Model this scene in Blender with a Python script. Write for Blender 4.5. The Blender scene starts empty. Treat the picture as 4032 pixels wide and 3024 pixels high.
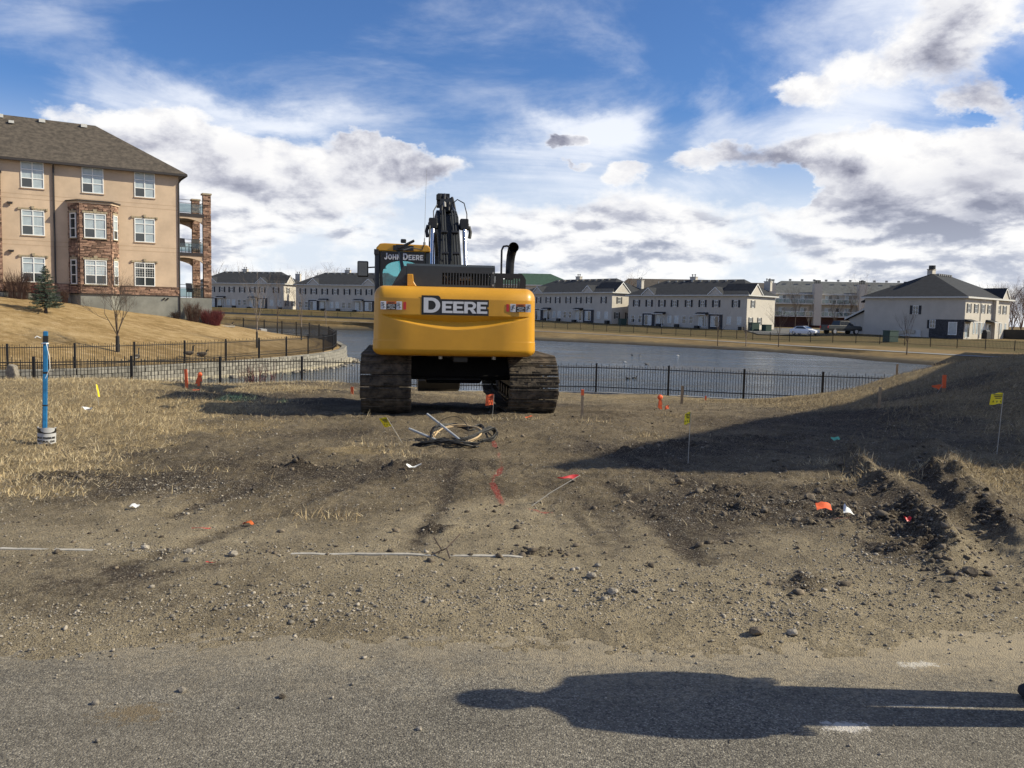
import bpy, bmesh, math, random
import numpy as np
from mathutils import Vector, Matrix
R = math.radians
random.seed(7); RNG = np.random.default_rng(11)
scene = bpy.context.scene
COL = scene.collection

# ---------------------------------------------------------------- camera
cam_d = bpy.data.cameras.new('camera'); cam = bpy.data.objects.new('camera', cam_d); COL.objects.link(cam)
cam_d.sensor_width = 36.0; cam_d.lens = 29.91; cam_d.clip_start = 0.05; cam_d.clip_end = 4000
pit, rol = R(4.56), 0.02
Fv = Vector((0, math.cos(pit), -math.sin(pit))); U0 = Vector((0, math.sin(pit), math.cos(pit))); R0 = Vector((1, 0, 0))
Rv = R0*math.cos(rol) + U0*math.sin(rol); Uv = U0*math.cos(rol) - R0*math.sin(rol)
cam.matrix_world = Matrix(((Rv.x, Uv.x, -Fv.x, 0), (Rv.y, Uv.y, -Fv.y, 0), (Rv.z, Uv.z, -Fv.z, 1.6), (0, 0, 0, 1)))
scene.camera = cam

# ---------------------------------------------------------------- sun, sky, exposure
SUN_EL = 35.0
sun_h = Vector((1.0, 0.0, 0)).normalized()
sun_v = Vector((sun_h.x*math.cos(R(SUN_EL)), sun_h.y*math.cos(R(SUN_EL)), math.sin(R(SUN_EL))))
sl = bpy.data.lights.new('sun', 'SUN'); sl.energy = 4.6; sl.angle = R(0.53); sl.color = (1.0, 0.915, 0.71)
so = bpy.data.objects.new('sun', sl); COL.objects.link(so); so.rotation_euler = (-sun_v).to_track_quat('-Z', 'Y').to_euler()
scene.view_settings.view_transform = 'Standard'; scene.view_settings.look = 'None'
scene.view_settings.exposure = 0.42; scene.view_settings.gamma = 1.0; scene.view_settings.use_curve_mapping = False

world = bpy.data.worlds.new('World'); scene.world = world; world.use_nodes = True
class NT:
    """small expression helper over a node tree"""
    def __init__(s, nt): s.nt = nt; s.L = nt.links
    def n(s, typ, **kw):
        nd = s.nt.nodes.new(typ)
        for k, v in kw.items(): setattr(nd, k, v)
        return nd
    def put(s, sock, v):
        if isinstance(v, bpy.types.NodeSocket): s.L.new(v, sock)
        else: sock.default_value = v
    def m(s, op, *a, clamp=False):
        nd = s.n('ShaderNodeMath', operation=op, use_clamp=clamp)
        for i, v in enumerate(a): s.put(nd.inputs[i], v)
        return nd.outputs[0]
    def add(s, a, b): return s.m('ADD', a, b)
    def sub(s, a, b): return s.m('SUBTRACT', a, b)
    def mul(s, a, b): return s.m('MULTIPLY', a, b)
    def ss(s, x, a, b, lo=0.0, hi=1.0):
        nd = s.n('ShaderNodeMapRange', interpolation_type='SMOOTHSTEP')
        for i, v in enumerate((x, a, b, lo, hi)): s.put(nd.inputs[i], v)
        return nd.outputs[0]
    def v(s, op, *a):
        nd = s.n('ShaderNodeVectorMath', operation=op)
        for i, q in enumerate(a):
            if op == 'SCALE' and i == 1: s.put(nd.inputs['Scale'], q)
            else: s.put(nd.inputs[i], q)
        return nd.outputs['Value'] if op in ('LENGTH', 'DOT_PRODUCT', 'DISTANCE') else nd.outputs['Vector']
    def noise(s, vec, scale, detail=4, rough=0.5, dist=0.0, col=False):
        nd = s.n('ShaderNodeTexNoise'); s.put(nd.inputs['Vector'], vec)
        s.put(nd.inputs['Scale'], scale); s.put(nd.inputs['Detail'], detail); s.put(nd.inputs['Roughness'], rough); s.put(nd.inputs['Distortion'], dist)
        return nd.outputs['Color' if col else 'Fac']
    def mix(s, f, a, b, mode='MIX'):
        nd = s.n('ShaderNodeMix', data_type='RGBA', blend_type=mode)
        s.put(nd.inputs[0], f); s.put(nd.inputs[6], a); s.put(nd.inputs[7], b)
        return nd.outputs[2]
    def xyz(s, x, y, z):
        nd = s.n('ShaderNodeCombineXYZ')
        for i, q in enumerate((x, y, z)): s.put(nd.inputs[i], q)
        return nd.outputs[0]

def build_sky():
    nt = world.node_tree; nt.nodes.clear(); T = NT(nt)
    tc = T.n('ShaderNodeTexCoord').outputs['Generated']
    d = T.v('NORMALIZE', tc)
    sp = T.n('ShaderNodeSeparateXYZ'); T.L.new(d, sp.inputs[0]); x, y, z = sp.outputs
    sky = T.n('ShaderNodeTexSky', sky_type='NISHITA'); sky.sun_disc = False
    sky.sun_elevation = R(SUN_EL); sky.sun_rotation = math.atan2(sun_h.x, sun_h.y)
    sky.air_density = 1.0; sky.dust_density = 0.3; sky.ozone_density = 2.5
    S = 0.1
    skyc = T.mix(1.0, sky.outputs[0], (0.45, 0.64, 0.92, 1), 'MULTIPLY')
    az = T.m('ARCTAN2', x, y); el = T.m('ARCSINE', z)
    # cloud space: direction with the vertical stretched, so clouds lie flat
    cv = T.v('MULTIPLY', d, (1.0, 1.0, 1.7))
    wn = T.noise(cv, 7.0, 7, 0.62, col=True)
    wv = T.v('SCALE', T.v('SUBTRACT', wn, (0.5, 0.5, 0.5)), 0.15)
    ae = T.v('ADD', T.xyz(az, el, 0.0), T.v('MULTIPLY', wv, (1.0, 0.7, 0.0)))
    def blobs(lst):
        acc = None
        for (a, e, ra, re, amp) in lst:
            q = T.v('MULTIPLY', T.v('SUBTRACT', ae, (R(a), R(e), 0)), (1/R(ra), 1/R(re), 0))
            l2 = T.v('DOT_PRODUCT', q, q)
            g = T.mul(T.m('EXPONENT', T.mul(l2, -1.0)), amp)
            acc = g if acc is None else T.add(acc, g)
        return acc
    def dens(off):
        p = T.v('ADD', cv, off) if off else cv
        n1 = T.noise(p, 5.5, 12, 0.60, 0.12)
        return n1
    base = T.ss(el, R(5.5), R(12.5), 0.16, -0.065)           # cover grows towards the horizon
    base = T.add(base, T.ss(el, R(22), R(36), 0.0, 0.075))  # extra cloud overhead, out of view, added to whiten the shadow fill
    side = T.ss(az, R(12), R(55), 0.0, 0.06)
    cum = blobs(CUMULUS); dark = blobs(DARK)
    hole = blobs(HOLES)
    n0 = dens(None); nS = dens((0.022, 0.0, 0.030))
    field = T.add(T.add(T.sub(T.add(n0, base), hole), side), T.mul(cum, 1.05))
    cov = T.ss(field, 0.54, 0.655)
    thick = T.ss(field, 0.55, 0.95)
    relief = T.m('MULTIPLY_ADD', T.sub(n0, nS), 4.2, 0.60, clamp=True)
    nl = T.noise(cv, 9.0, 6, 0.6)
    shade = T.m('MULTIPLY_ADD', nl, 0.6, T.sub(relief, 0.16), clamp=True)
    cvl = T.v('MULTIPLY', d, (1.0, 1.0, 2.6))
    la = T.noise(cvl, 13.0, 8, 0.55, 0.2); lb = T.noise(T.v('ADD', cvl, (0.006, 0, 0.022)), 13.0, 8, 0.55, 0.2)
    shl = T.m('MULTIPLY_ADD', T.sub(la, lb), 3.6, T.ss(la, 0.30, 0.66, 0.25, 0.85), clamp=True)
    lowk = T.ss(el, R(5.5), R(9.5), 0.75, 0.0)
    shade = T.add(T.mul(shade, T.sub(1.0, lowk)), T.mul(shl, lowk))
    shade = T.sub(shade, T.mul(T.mul(dark, T.ss(n0, 0.34, 0.62)), 0.72))
    shade = T.m('ADD', shade, T.ss(field, 0.56, 0.68, 0.42, 0.0), clamp=True)
    ramp = T.n('ShaderNodeValToRGB'); T.L.new(shade, ramp.inputs[0]); e = ramp.color_ramp.elements
    e[0].position = 0.0; e[0].color = (0.21, 0.22, 0.30, 1); e[1].position = 1.0; e[1].color = (1.0, 0.99, 0.98, 1)
    k = e.new(0.35); k.color = (0.50, 0.51, 0.59, 1); k = e.new(0.62); k.color = (0.78, 0.785, 0.83, 1)
    # thin high cloud, streaked, on a plane far above
    pz = T.add(T.m('MAXIMUM', z, 0.0), 0.16)
    pv = T.xyz(T.m('DIVIDE', x, pz), T.mul(T.m('DIVIDE', y, pz), 0.55), 0.0)
    pr = T.n('ShaderNodeMapping'); T.L.new(pv, pr.inputs[0]); pr.inputs['Rotation'].default_value = (0, 0, R(-32)); pr.inputs['Scale'].default_value = (0.9, 2.0, 1)
    ci = T.noise(pr.outputs[0], 1.3, 7, 0.62, 0.5)
    cb = blobs(CIRRUS)
    cirr = T.m('MULTIPLY', T.ss(T.add(ci, T.mul(cb, 0.8)), 0.50, 1.0), 0.85, clamp=True)
    hz = T.ss(el, R(4), R(13.5), 0.92, 0.0)                  # pale air low down
    c0 = T.mix(hz, skyc, (5.9, 6.4, 7.1, 1))
    c1 = T.mix(cirr, c0, (7.6, 7.8, 8.2, 1))
    low = T.ss(el, R(2.0), R(10.0), 0.8, 0.0)
    cc = T.mix(low, T.v('SCALE', ramp.outputs[0], 7.7), T.mix(T.ss(shade, 0.1, 0.9), (4.0, 4.4, 5.3, 1), (8.0, 8.0, 7.9, 1)))
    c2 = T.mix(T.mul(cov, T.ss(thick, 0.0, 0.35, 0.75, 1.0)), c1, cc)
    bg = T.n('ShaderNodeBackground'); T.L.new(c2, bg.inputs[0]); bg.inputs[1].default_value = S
    out = T.n('ShaderNodeOutputWorld'); T.L.new(bg.outputs[0], out.inputs[0])
    world.cycles.sampling_method = 'MANUAL'; world.cycles.sample_map_resolution = 512
CUMULUS = [(-28.2, 11.6, 3.8, 1.5, 0.25), (-22.8, 11.0, 3.6, 1.5, 0.25), (-19.6, 10.5, 3.8, 2.1, 0.27), (-16.6, 8.5, 3.3, 1.8, 0.22), (-9.6, 9.7, 3.3, 1.6, 0.36), (-10.8, 10.8, 1.8, 0.9, 0.20), (-4.7, 8.9, 1.8, 0.8, 0.24), (2.3, 11.2, 1.2, 0.75, 0.42), (7.1, 9.1, 1.7, 0.9, 0.45), (3.5, 9.5, 1.2, 0.3, 0.20), (12.8, 10.5, 2.7, 1.2, 0.30), (17.3, 10.4, 3.3, 1.5, 0.20), (21.4, 10.3, 3.3, 1.5, 0.25), (24.3, 9.1, 3.8, 1.8, 0.30), (20.2, 7.9, 3.3, 1.5, 0.30), (26.7, 7.1, 3.8, 1.8, 0.30), (28.9, 9.6, 2.7, 3.3, 0.30), (26.1, 16.1, 4.2, 2.9, 0.26), (20.6, 15.4, 3.3, 1.3, 0.13), (17.1, 15.1, 1.8, 0.9, 0.15), (26.6, 13.1, 1.8, 1.2, 0.22), (29.6, 13.1, 1.8, 1.8, 0.20), (5.8, 5.7, 5.0, 1.3, 0.15), (-1.0, 5.6, 3.6, 1.8, 0.12), (24.3, 4.5, 7.7, 1.5, 0.12), (-14.3, 6.9, 2.7, 1.2, 0.15)]
DARK = [(-19.0, 9.7, 3.3, 1.2, 0.25), (-15.4, 7.4, 2.7, 0.9, 0.30), (-8.7, 8.6, 3.3, 0.7, 0.40), (-4.4, 8.6, 1.8, 0.9, 0.45), (2.3, 11.1, 1.3, 0.7, 0.90), (7.1, 9.0, 1.8, 0.8, 0.90), (3.7, 9.5, 1.5, 0.4, 0.60), (11.6, 10.1, 2.7, 0.9, 0.40), (14.5, 9.5, 1.8, 0.6, 0.40), (22.1, 7.6, 3.3, 1.2, 0.75), (26.2, 6.1, 3.8, 0.8, 0.75), (20.2, 8.5, 1.8, 0.7, 0.50), (28.9, 8.8, 2.6, 3.0, 0.75), (25.9, 16.4, 1.5, 1.8, 0.80), (5.8, 4.6, 5.9, 0.4, 0.50), (24.5, 5.2, 4.4, 0.4, 0.40), (29.2, 11.9, 1.5, 0.9, 0.50), (-24.8, 10.0, 1.8, 0.7, 0.20), (3.7, 3.8, 7.4, 0.9, 0.35), (-14.3, 4.6, 4.4, 0.9, 0.25), (23.1, 3.1, 8.9, 0.6, 0.20), (-12.5, 3.1, 5.9, 0.6, 0.20)]
HOLES = [(18.3, 8.3, 2.4, 0.9, 0.25), (17.4, 8.0, 2.1, 0.7, 0.30), (-6.6, 11.3, 3.8, 0.9, 0.25), (-14.8, 12.3, 4.4, 1.2, 0.15), (-3.6, 15.6, 11.8, 3.8, 0.25), (-23.5, 15.3, 8.9, 2.7, 0.20), (13.0, 12.6, 4.4, 1.2, 0.10), (10.8, 15.9, 4.7, 2.4, 0.20), (28.3, 11.4, 0.9, 0.6, 0.20)]
CIRRUS = [(5.0, 12.0, 3.8, 1.8, 0.75), (-29.3, 15.5, 4.7, 1.8, 0.25), (-24.8, 13.4, 3.0, 1.5, 0.30), (-20.4, 12.3, 4.7, 1.5, 0.30), (-15.4, 11.7, 6.5, 1.2, 0.35), (-0.5, 10.1, 5.9, 1.2, 0.40), (5.7, 8.1, 8.9, 1.8, 0.45), (13.2, 12.9, 1.8, 3.3, 0.30), (3.9, 17.4, 4.1, 1.2, 0.08), (6.9, 16.8, 1.8, 0.9, 0.14), (-3.7, 18.1, 4.4, 1.2, 0.06), (18.7, 11.3, 4.4, 1.8, 0.25), (24.8, 17.0, 7.4, 3.0, 0.42), (21.0, 13.5, 6.0, 2.0, 0.30)]
build_sky()
# ================================================================ helpers
def link(o, parent=None):
    COL.objects.link(o)
    if parent is not None: o.parent = parent
    return o
def tag(o, label=None, cat=None, group=None, kind=None):
    if label: o['label'] = label
    if cat: o['category'] = cat
    if group: o['group'] = group
    if kind: o['kind'] = kind
    return o
def thing(name, label, cat, loc=(0, 0, 0), rz=0.0, group=None):
    o = bpy.data.objects.new(name, None); o.empty_display_size = 0.2
    o.location = loc; o.rotation_euler = (0, 0, rz); link(o)
    return tag(o, label, cat, group)
class MB:
    """collects boxes, tubes and prisms into one mesh"""
    def __init__(s): s.V = []; s.F = []
    def add(s, vs, fs, M=None):
        k = len(s.V)
        s.V += [tuple(M @ Vector(v)) if M is not None else tuple(v) for v in vs]
        s.F += [tuple(k+i for i in f) for f in fs]; return s
    def box(s, c, d, M=None, rot=None):
        x, y, z = d[0]/2, d[1]/2, d[2]/2
        vs = [(-x, -y, -z), (x, -y, -z), (x, y, -z), (-x, y, -z), (-x, -y, z), (x, -y, z), (x, y, z), (-x, y, z)]
        T = Matrix.Translation(c)
        if rot is not None: T = T @ rot
        if M is not None: T = M @ T
        return s.add(vs, [(0, 3, 2, 1), (4, 5, 6, 7), (0, 1, 5, 4), (1, 2, 6, 5), (2, 3, 7, 6), (3, 0, 4, 7)], T)
    def bb(s, x0, x1, y0, y1, z0, z1, M=None):
        return s.box(((x0+x1)/2, (y0+y1)/2, (z0+z1)/2), (abs(x1-x0), abs(y1-y0), abs(z1-z0)), M)
    def tube(s, pts, r, n=8, caps=True, M=None):
        pts = [Vector(p) for p in pts]; rs = r if isinstance(r, (list, tuple)) else [r]*len(pts)
        rings = []; up = None
        for i, p in enumerate(pts):
            t = (pts[min(i+1, len(pts)-1)] - pts[max(i-1, 0)])
            t = t.normalized() if t.length > 1e-9 else Vector((0, 0, 1))
            if up is None: up = Vector((0, 0, 1)) if abs(t.z) < 0.9 else Vector((1, 0, 0))
            a = t.cross(up)
            a = a.normalized() if a.length > 1e-6 else t.orthogonal().normalized()
            b = t.cross(a).normalized(); up = -b
            rings.append([p + (a*math.cos(2*math.pi*k/n) + b*math.sin(2*math.pi*k/n))*rs[i] for k in range(n)])
        vs = [v for q in rings for v in q]; fs = []
        for i in range(len(pts)-1):
            for k in range(n):
                fs.append((i*n+k, i*n+(k+1) % n, (i+1)*n+(k+1) % n, (i+1)*n+k))
        if caps: fs += [tuple(range(n-1, -1, -1)), tuple(range((len(pts)-1)*n, len(pts)*n))]
        return s.add(vs, fs, M)
    def prism(s, poly, a0, a1, axis='x', M=None):
        """poly in the plane across axis; x: (y,z)  y: (x,z)  z: (x,y)"""
        mk = {'x': lambda p, a: (a, p[0], p[1]), 'y': lambda p, a: (p[0], a, p[1]), 'z': lambda p, a: (p[0], p[1], a)}[axis]
        n = len(poly)
        vs = [mk(p, a0) for p in poly] + [mk(p, a1) for p in poly]
        fs = [tuple(range(n)), tuple(range(2*n-1, n-1, -1))] + [(i, n+i, n+(i+1) % n, (i+1) % n) for i in range(n)]
        return s.add(vs, fs, M)
    def mesh(s, name, m=None, bevel=0.0, smooth=None, seg=2):
        me = bpy.data.meshes.new(name); me.from_pydata(s.V, [], s.F)
        bm = bmesh.new(); bm.from_mesh(me)
        bmesh.ops.recalc_face_normals(bm, faces=bm.faces)
        if bevel: bmesh.ops.bevel(bm, geom=bm.edges[:], offset=bevel, segments=seg, affect='EDGES', profile=0.6, clamp_overlap=True)
        bm.to_mesh(me); bm.free()
        if m: me.materials.append(m)
        if smooth is not None:
            me.polygons.foreach_set('use_smooth', [True]*len(me.polygons)); me.set_sharp_from_angle(angle=R(smooth))
        me.update(); return me
    def build(s, name, m=None, parent=None, bevel=0.0, smooth=None, loc=None, rz=None, seg=2):
        o = bpy.data.objects.new(name, s.mesh(name, m, bevel, smooth, seg)); link(o, parent)
        if loc is not None: o.location = loc
        if rz is not None: o.rotation_euler = (0, 0, rz)
        return o
def inst(name, me, parent=None, loc=(0, 0, 0), rz=0.0, sc=None):
    o = bpy.data.objects.new(name, me); link(o, parent); o.location = loc; o.rotation_euler = (0, 0, rz)
    if sc: o.scale = sc
    return o
def np_mesh(name, V, F, m=None, parent=None, attrs=None, smooth=False, sharp=None):
    me = bpy.data.meshes.new(name); V = np.ascontiguousarray(V, dtype=np.float32); F = np.ascontiguousarray(F, dtype=np.int32)
    me.vertices.add(len(V)); me.vertices.foreach_set('co', V.ravel())
    k = F.shape[1]; me.loops.add(F.size); me.loops.foreach_set('vertex_index', F.ravel())
    me.polygons.add(len(F)); me.polygons.foreach_set('loop_start', np.arange(0, F.size, k, dtype=np.int32))
    me.polygons.foreach_set('loop_total', np.full(len(F), k, dtype=np.int32))
    if smooth: me.polygons.foreach_set('use_smooth', np.ones(len(F), dtype=bool))
    me.update(calc_edges=True); me.validate()
    for nm, (typ, arr) in (attrs or {}).items():
        a = me.attributes.new(nm, typ, 'POINT')
        a.data.foreach_set('color' if typ == 'FLOAT_COLOR' else 'value', np.ascontiguousarray(arr, dtype=np.float32).ravel())
    if m: me.materials.append(m)
    o = bpy.data.objects.new(name, me); link(o, parent); return o
def grid_faces(nr, nc):
    i = np.arange(nr-1)[:, None]*nc + np.arange(nc-1)[None, :]
    i = i.ravel(); return np.stack([i, i+1, i+nc+1, i+nc], 1)
def hsh(ix, iy, s):
    v = np.sin(ix*127.1 + iy*311.7 + s*74.7)*43758.5453
    return v - np.floor(v)
def vno(x, y, s=0):
    ix, iy = np.floor(x), np.floor(y); fx, fy = x-ix, y-iy
    fx = fx*fx*(3-2*fx); fy = fy*fy*(3-2*fy)
    a, b = hsh(ix, iy, s), hsh(ix+1, iy, s); c, d = hsh(ix, iy+1, s), hsh(ix+1, iy+1, s)
    return (a*(1-fx)+b*fx)*(1-fy) + (c*(1-fx)+d*fx)*fy
def fbm(x, y, f=1.0, octv=4, s=0, g=0.5):
    t = 0; a = 1; n = 0
    for k in range(octv):
        t = t + a*(vno(x*f+k*17.3, y*f-k*9.1, s+k)-0.5); n += a; a *= g; f *= 2.03
    return t/n
def sst(x, a, b):
    t = np.clip((x-a)/(b-a), 0, 1); return t*t*(3-2*t)
def segd(x, y, pts):
    """distance to a polyline"""
    best = None
    for (x0, y0), (x1, y1) in zip(pts[:-1], pts[1:]):
        dx, dy = x1-x0, y1-y0; t = np.clip(((x-x0)*dx+(y-y0)*dy)/(dx*dx+dy*dy), 0, 1)
        d = np.hypot(x-x0-t*dx, y-y0-t*dy); best = d if best is None else np.minimum(best, d)
    return best
def gau(x, y, cx, cy, rx, ry, rot=0.0):
    c, s_ = math.cos(R(rot)), math.sin(R(rot)); dx, dy = x-cx, y-cy
    u, v = (dx*c+dy*s_)/rx, (-dx*s_+dy*c)/ry; return np.exp(-(u*u+v*v))

# ================================================================ materials
def mat(name, col, rough=0.6, metal=0.0, var=0.0, vs=6.0, bump=0.0, bs=60.0, coat=0.0, rnd=0.0, spec=0.5, world=False, col2=None):
    m = bpy.data.materials.new(name); m.use_nodes = True; nt = m.node_tree; b = nt.nodes['Principled BSDF']; T = NT(nt)
    b.inputs['Roughness'].default_value = rough; b.inputs['Metallic'].default_value = metal
    b.inputs['Coat Weight'].default_value = coat; b.inputs['Coat Roughness'].default_value = 0.12; b.inputs['Specular IOR Level'].default_value = spec
    c = (*col, 1); b.inputs['Base Color'].default_value = c
    vec = T.n('ShaderNodeNewGeometry').outputs['Position'] if world else T.n('ShaderNodeTexCoord').outputs['Object']
    if var or col2:
        f = T.noise(vec, vs, 6, 0.62)
        f2 = T.ss(f, 0.3, 0.7)
        lo = tuple(q*(1-var) for q in col); hi = tuple(min(1, q*(1+var)) for q in (col2 or col))
        c = T.mix(f2, (*lo, 1), (*hi, 1))
    if rnd:
        oi = T.n('ShaderNodeObjectInfo').outputs['Random']; at = T.n('ShaderNodeAttribute', attribute_name='rnd').outputs['Fac']
        q = T.m('FRACT', T.add(oi, at)); k = T.m('MULTIPLY_ADD', q, 2*rnd, 1-rnd)
        c = T.v('SCALE', c if isinstance(c, bpy.types.NodeSocket) else T.xyz(*col), k)
    if isinstance(c, bpy.types.NodeSocket): nt.links.new(c, b.inputs['Base Color'])
    if bump:
        bn = T.n('ShaderNodeBump'); bn.inputs['Strength'].default_value = bump; bn.inputs['Distance'].default_value = 0.01
        nt.links.new(T.noise(vec, bs, 5, 0.6), bn.inputs['Height']); nt.links.new(bn.outputs[0], b.inputs['Normal'])
    return m
def glass_mat(name, tint, refl=0.12, dark=None):
    m = bpy.data.materials.new(name); m.use_nodes = True; nt = m.node_tree; T = NT(nt); nt.nodes.remove(nt.nodes['Principled BSDF'])
    tr = T.n('ShaderNodeBsdfTransparent'); tr.inputs[0].default_value = (*tint, 1)
    gl = T.n('ShaderNodeBsdfGlossy'); gl.inputs['Roughness'].default_value = 0.03
    fr = T.n('ShaderNodeFresnel'); fr.inputs[0].default_value = 1.5
    mx = T.n('ShaderNodeMixShader'); nt.links.new(T.m('ADD', fr.outputs[0], refl), mx.inputs[0]); nt.links.new(tr.outputs[0], mx.inputs[1]); nt.links.new(gl.outputs[0], mx.inputs[2])
    nt.links.new(mx.outputs[0], nt.nodes['Material Output'].inputs[0]); return m

M = {}
M['stucco'] = mat('stucco', (0.53, 0.40, 0.285), 0.9, var=0.13, vs=0.6, bump=0.35, bs=90)
M['stucco_line'] = mat('stucco_line', (0.42, 0.30, 0.20), 0.9)
M['stone'] = mat('ledge_stone', (0.23, 0.118, 0.082), 0.9, var=0.35, vs=5, bump=0.8, bs=35, rnd=0.55, col2=(0.26, 0.17, 0.12))
M['stone_bed'] = mat('mortar', (0.08, 0.05, 0.04), 0.95)
M['lintel'] = mat('cast_stone', (0.34, 0.28, 0.19), 0.9, var=0.15, vs=8)
M['concrete'] = mat('concrete', (0.22, 0.22, 0.195), 0.9, var=0.22, vs=0.8, bump=0.3, bs=30)
M['shingle_brown'] = mat('shingle_brown', (0.074, 0.060, 0.046), 0.95, var=0.4, vs=3.5, bump=0.8, bs=12)
M['dark_trim'] = mat('dark_trim', (0.03, 0.024, 0.022), 0.5)
M['white'] = mat('white_trim', (0.78, 0.78, 0.76), 0.5)
M['offwhite'] = mat('pale_trim', (0.55, 0.54, 0.51), 0.6)
M['pane'] = mat('window_glass', (0.035, 0.042, 0.045), 0.06, spec=0.9)
M['blind'] = mat('window_blind', (0.36, 0.42, 0.45), 0.12, var=0.12, vs=2.5, spec=0.8)
M['th_wall'] = mat('townhouse_stucco', (0.50, 0.46, 0.40), 0.9, var=0.06, vs=0.7)
M['th_roof'] = mat('charcoal_shingle', (0.022, 0.024, 0.028), 0.95, var=0.25, vs=1.5, bump=0.5, bs=8)
M['th_roof2'] = mat('grey_shingle', (0.088, 0.093, 0.095), 0.95, var=0.2, vs=1.2)
M['green_roof'] = mat('green_shingle', (0.03, 0.07, 0.045), 0.9, var=0.2, vs=1.2)
M['tan_roof'] = mat('tan_shingle', (0.075, 0.062, 0.05), 0.9, var=0.2, vs=1.2)
M['shutter'] = mat('black_shutter', (0.015, 0.015, 0.02), 0.6)
M['dark_brick'] = mat('dark_stone', (0.05, 0.05, 0.055), 0.9, var=0.5, vs=6)
M['red_brick'] = mat('red_brick', (0.075, 0.034, 0.03), 0.9, var=0.3, vs=4)
M['iron'] = mat('black_iron', (0.012, 0.011, 0.011), 0.45)
M['block'] = mat('wall_block', (0.215, 0.20, 0.17), 0.95, var=0.2, vs=4, bump=1.0, bs=22, rnd=0.28)
M['yellow'] = mat('yellow_paint', (0.60, 0.29, 0.014), 0.42, var=0.07, vs=2.2, coat=0.2)
M['boom_paint'] = mat('boom_paint', (0.022, 0.025, 0.029), 0.72, var=0.2, vs=3, spec=0.3)
M['charcoal'] = mat('charcoal_paint', (0.030, 0.037, 0.044), 0.55, var=0.15, vs=3)
M['black'] = mat('black_paint', (0.012, 0.012, 0.013), 0.4, var=0.2, vs=5)
M['muddy'] = mat('muddy_steel', (0.034, 0.027, 0.020), 0.9, var=0.45, vs=7, bump=0.9, bs=26, rnd=0.3, col2=(0.085, 0.066, 0.045))
M['steel'] = mat('worn_steel', (0.30, 0.29, 0.27), 0.4, 0.7)
M['chrome'] = mat('chrome', (0.8, 0.8, 0.82), 0.14, 1.0)
M['rubber'] = mat('rubber', (0.014, 0.014, 0.015), 0.6)
M['decal_white'] = mat('decal_white', (0.62, 0.62, 0.64), 0.4)
M['decal_black'] = mat('decal_black', (0.014, 0.013, 0.013), 0.4)
M['decal_red'] = mat('decal_red', (0.52, 0.02, 0.025), 0.4)
M['decal_orange'] = mat('decal_orange', (0.55, 0.13, 0.03), 0.4)
M['engine_rust'] = mat('engine_rust', (0.22, 0.09, 0.04), 0.7, var=0.4, vs=9)
M['cream'] = mat('cream_duct', (0.42, 0.38, 0.30), 0.6)
M['teal'] = glass_mat('teal_glass', (0.60, 0.84, 0.84), 0.04)
M['rail_glass'] = glass_mat('rail_glass', (0.62, 0.70, 0.70), 0.05)
M['orange'] = mat('orange_fluorescent', (0.90, 0.15, 0.045), 0.6)
M['flag_yellow'] = mat('flag_yellow', (0.88, 0.70, 0.02), 0.5)
M['flag_red'] = mat('flag_red', (0.55, 0.025, 0.03), 0.5)
M['wood'] = mat('lath_wood', (0.36, 0.26, 0.16), 0.8, var=0.2, vs=12)
M['wire'] = mat('wire', (0.45, 0.42, 0.36), 0.5)
M['blue'] = mat('blue_paint', (0.009, 0.14, 0.32), 0.6, var=0.3, vs=11, bump=0.2, bs=40)
M['pipe_grey'] = mat('grey_pipe', (0.36, 0.37, 0.38), 0.5, var=0.1)
M['label_grey'] = mat('grey_plastic', (0.46, 0.46, 0.46), 0.6, var=0.1, vs=8)
M['cable_tan'] = mat('tan_cable', (0.50, 0.36, 0.20), 0.6)
M['rockm'] = mat('stone_pale', (0.25, 0.22, 0.178), 0.95, var=0.3, vs=18, bump=0.6, bs=60, rnd=0.5)
M['clod'] = mat('dark_soil', (0.085, 0.066, 0.048), 0.98, var=0.4, vs=14, bump=1.0, bs=60, rnd=0.35, col2=(0.14, 0.112, 0.08))
M['paper'] = mat('paper', (0.72, 0.72, 0.70), 0.8)
M['green_w'] = mat('green_wrapper', (0.12, 0.45, 0.30), 0.6)
M['bark'] = mat('bark', (0.085, 0.062, 0.047), 0.95, var=0.3, vs=9)
M['bark_pale'] = mat('pale_bark', (0.20, 0.16, 0.13), 0.9, var=0.25, vs=9)
M['twig_red'] = mat('red_twig', (0.20, 0.055, 0.055), 0.8, var=0.3, vs=3)
M['twig_brown'] = mat('brown_twig', (0.16, 0.10, 0.07), 0.9, var=0.3, vs=3)
M['wrap'] = mat('trunk_wrap', (0.016, 0.015, 0.015), 0.7)
M['needle'] = mat('needles', (0.042, 0.062, 0.042), 0.8, var=0.4, vs=2.5, col2=(0.085, 0.115, 0.080))
M['carwhite'] = mat('white_car_paint', (0.75, 0.76, 0.78), 0.3, coat=0.5)
M['cardark'] = mat('dark_car_paint', (0.014, 0.017, 0.018), 0.45, coat=0.15)
M['tint'] = mat('tinted_glass', (0.012, 0.014, 0.016), 0.25, spec=0.25)
M['street'] = mat('street_asphalt', (0.10, 0.097, 0.09), 0.95, var=0.2, vs=0.5, world=True)
M['rim'] = mat('alloy', (0.4, 0.4, 0.42), 0.35, 0.8)
M['tail'] = mat('tail_light', (0.4, 0.02, 0.02), 0.3)
M['goose_brown'] = mat('goose_brown', (0.12, 0.095, 0.07), 0.9, var=0.2, vs=14)
M['goose_black'] = mat('goose_black', (0.012, 0.012, 0.013), 0.7)
M['goose_white'] = mat('goose_white', (0.62, 0.60, 0.56), 0.9)
M['skin'] = mat('skin', (0.50, 0.30, 0.22), 0.6)
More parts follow.
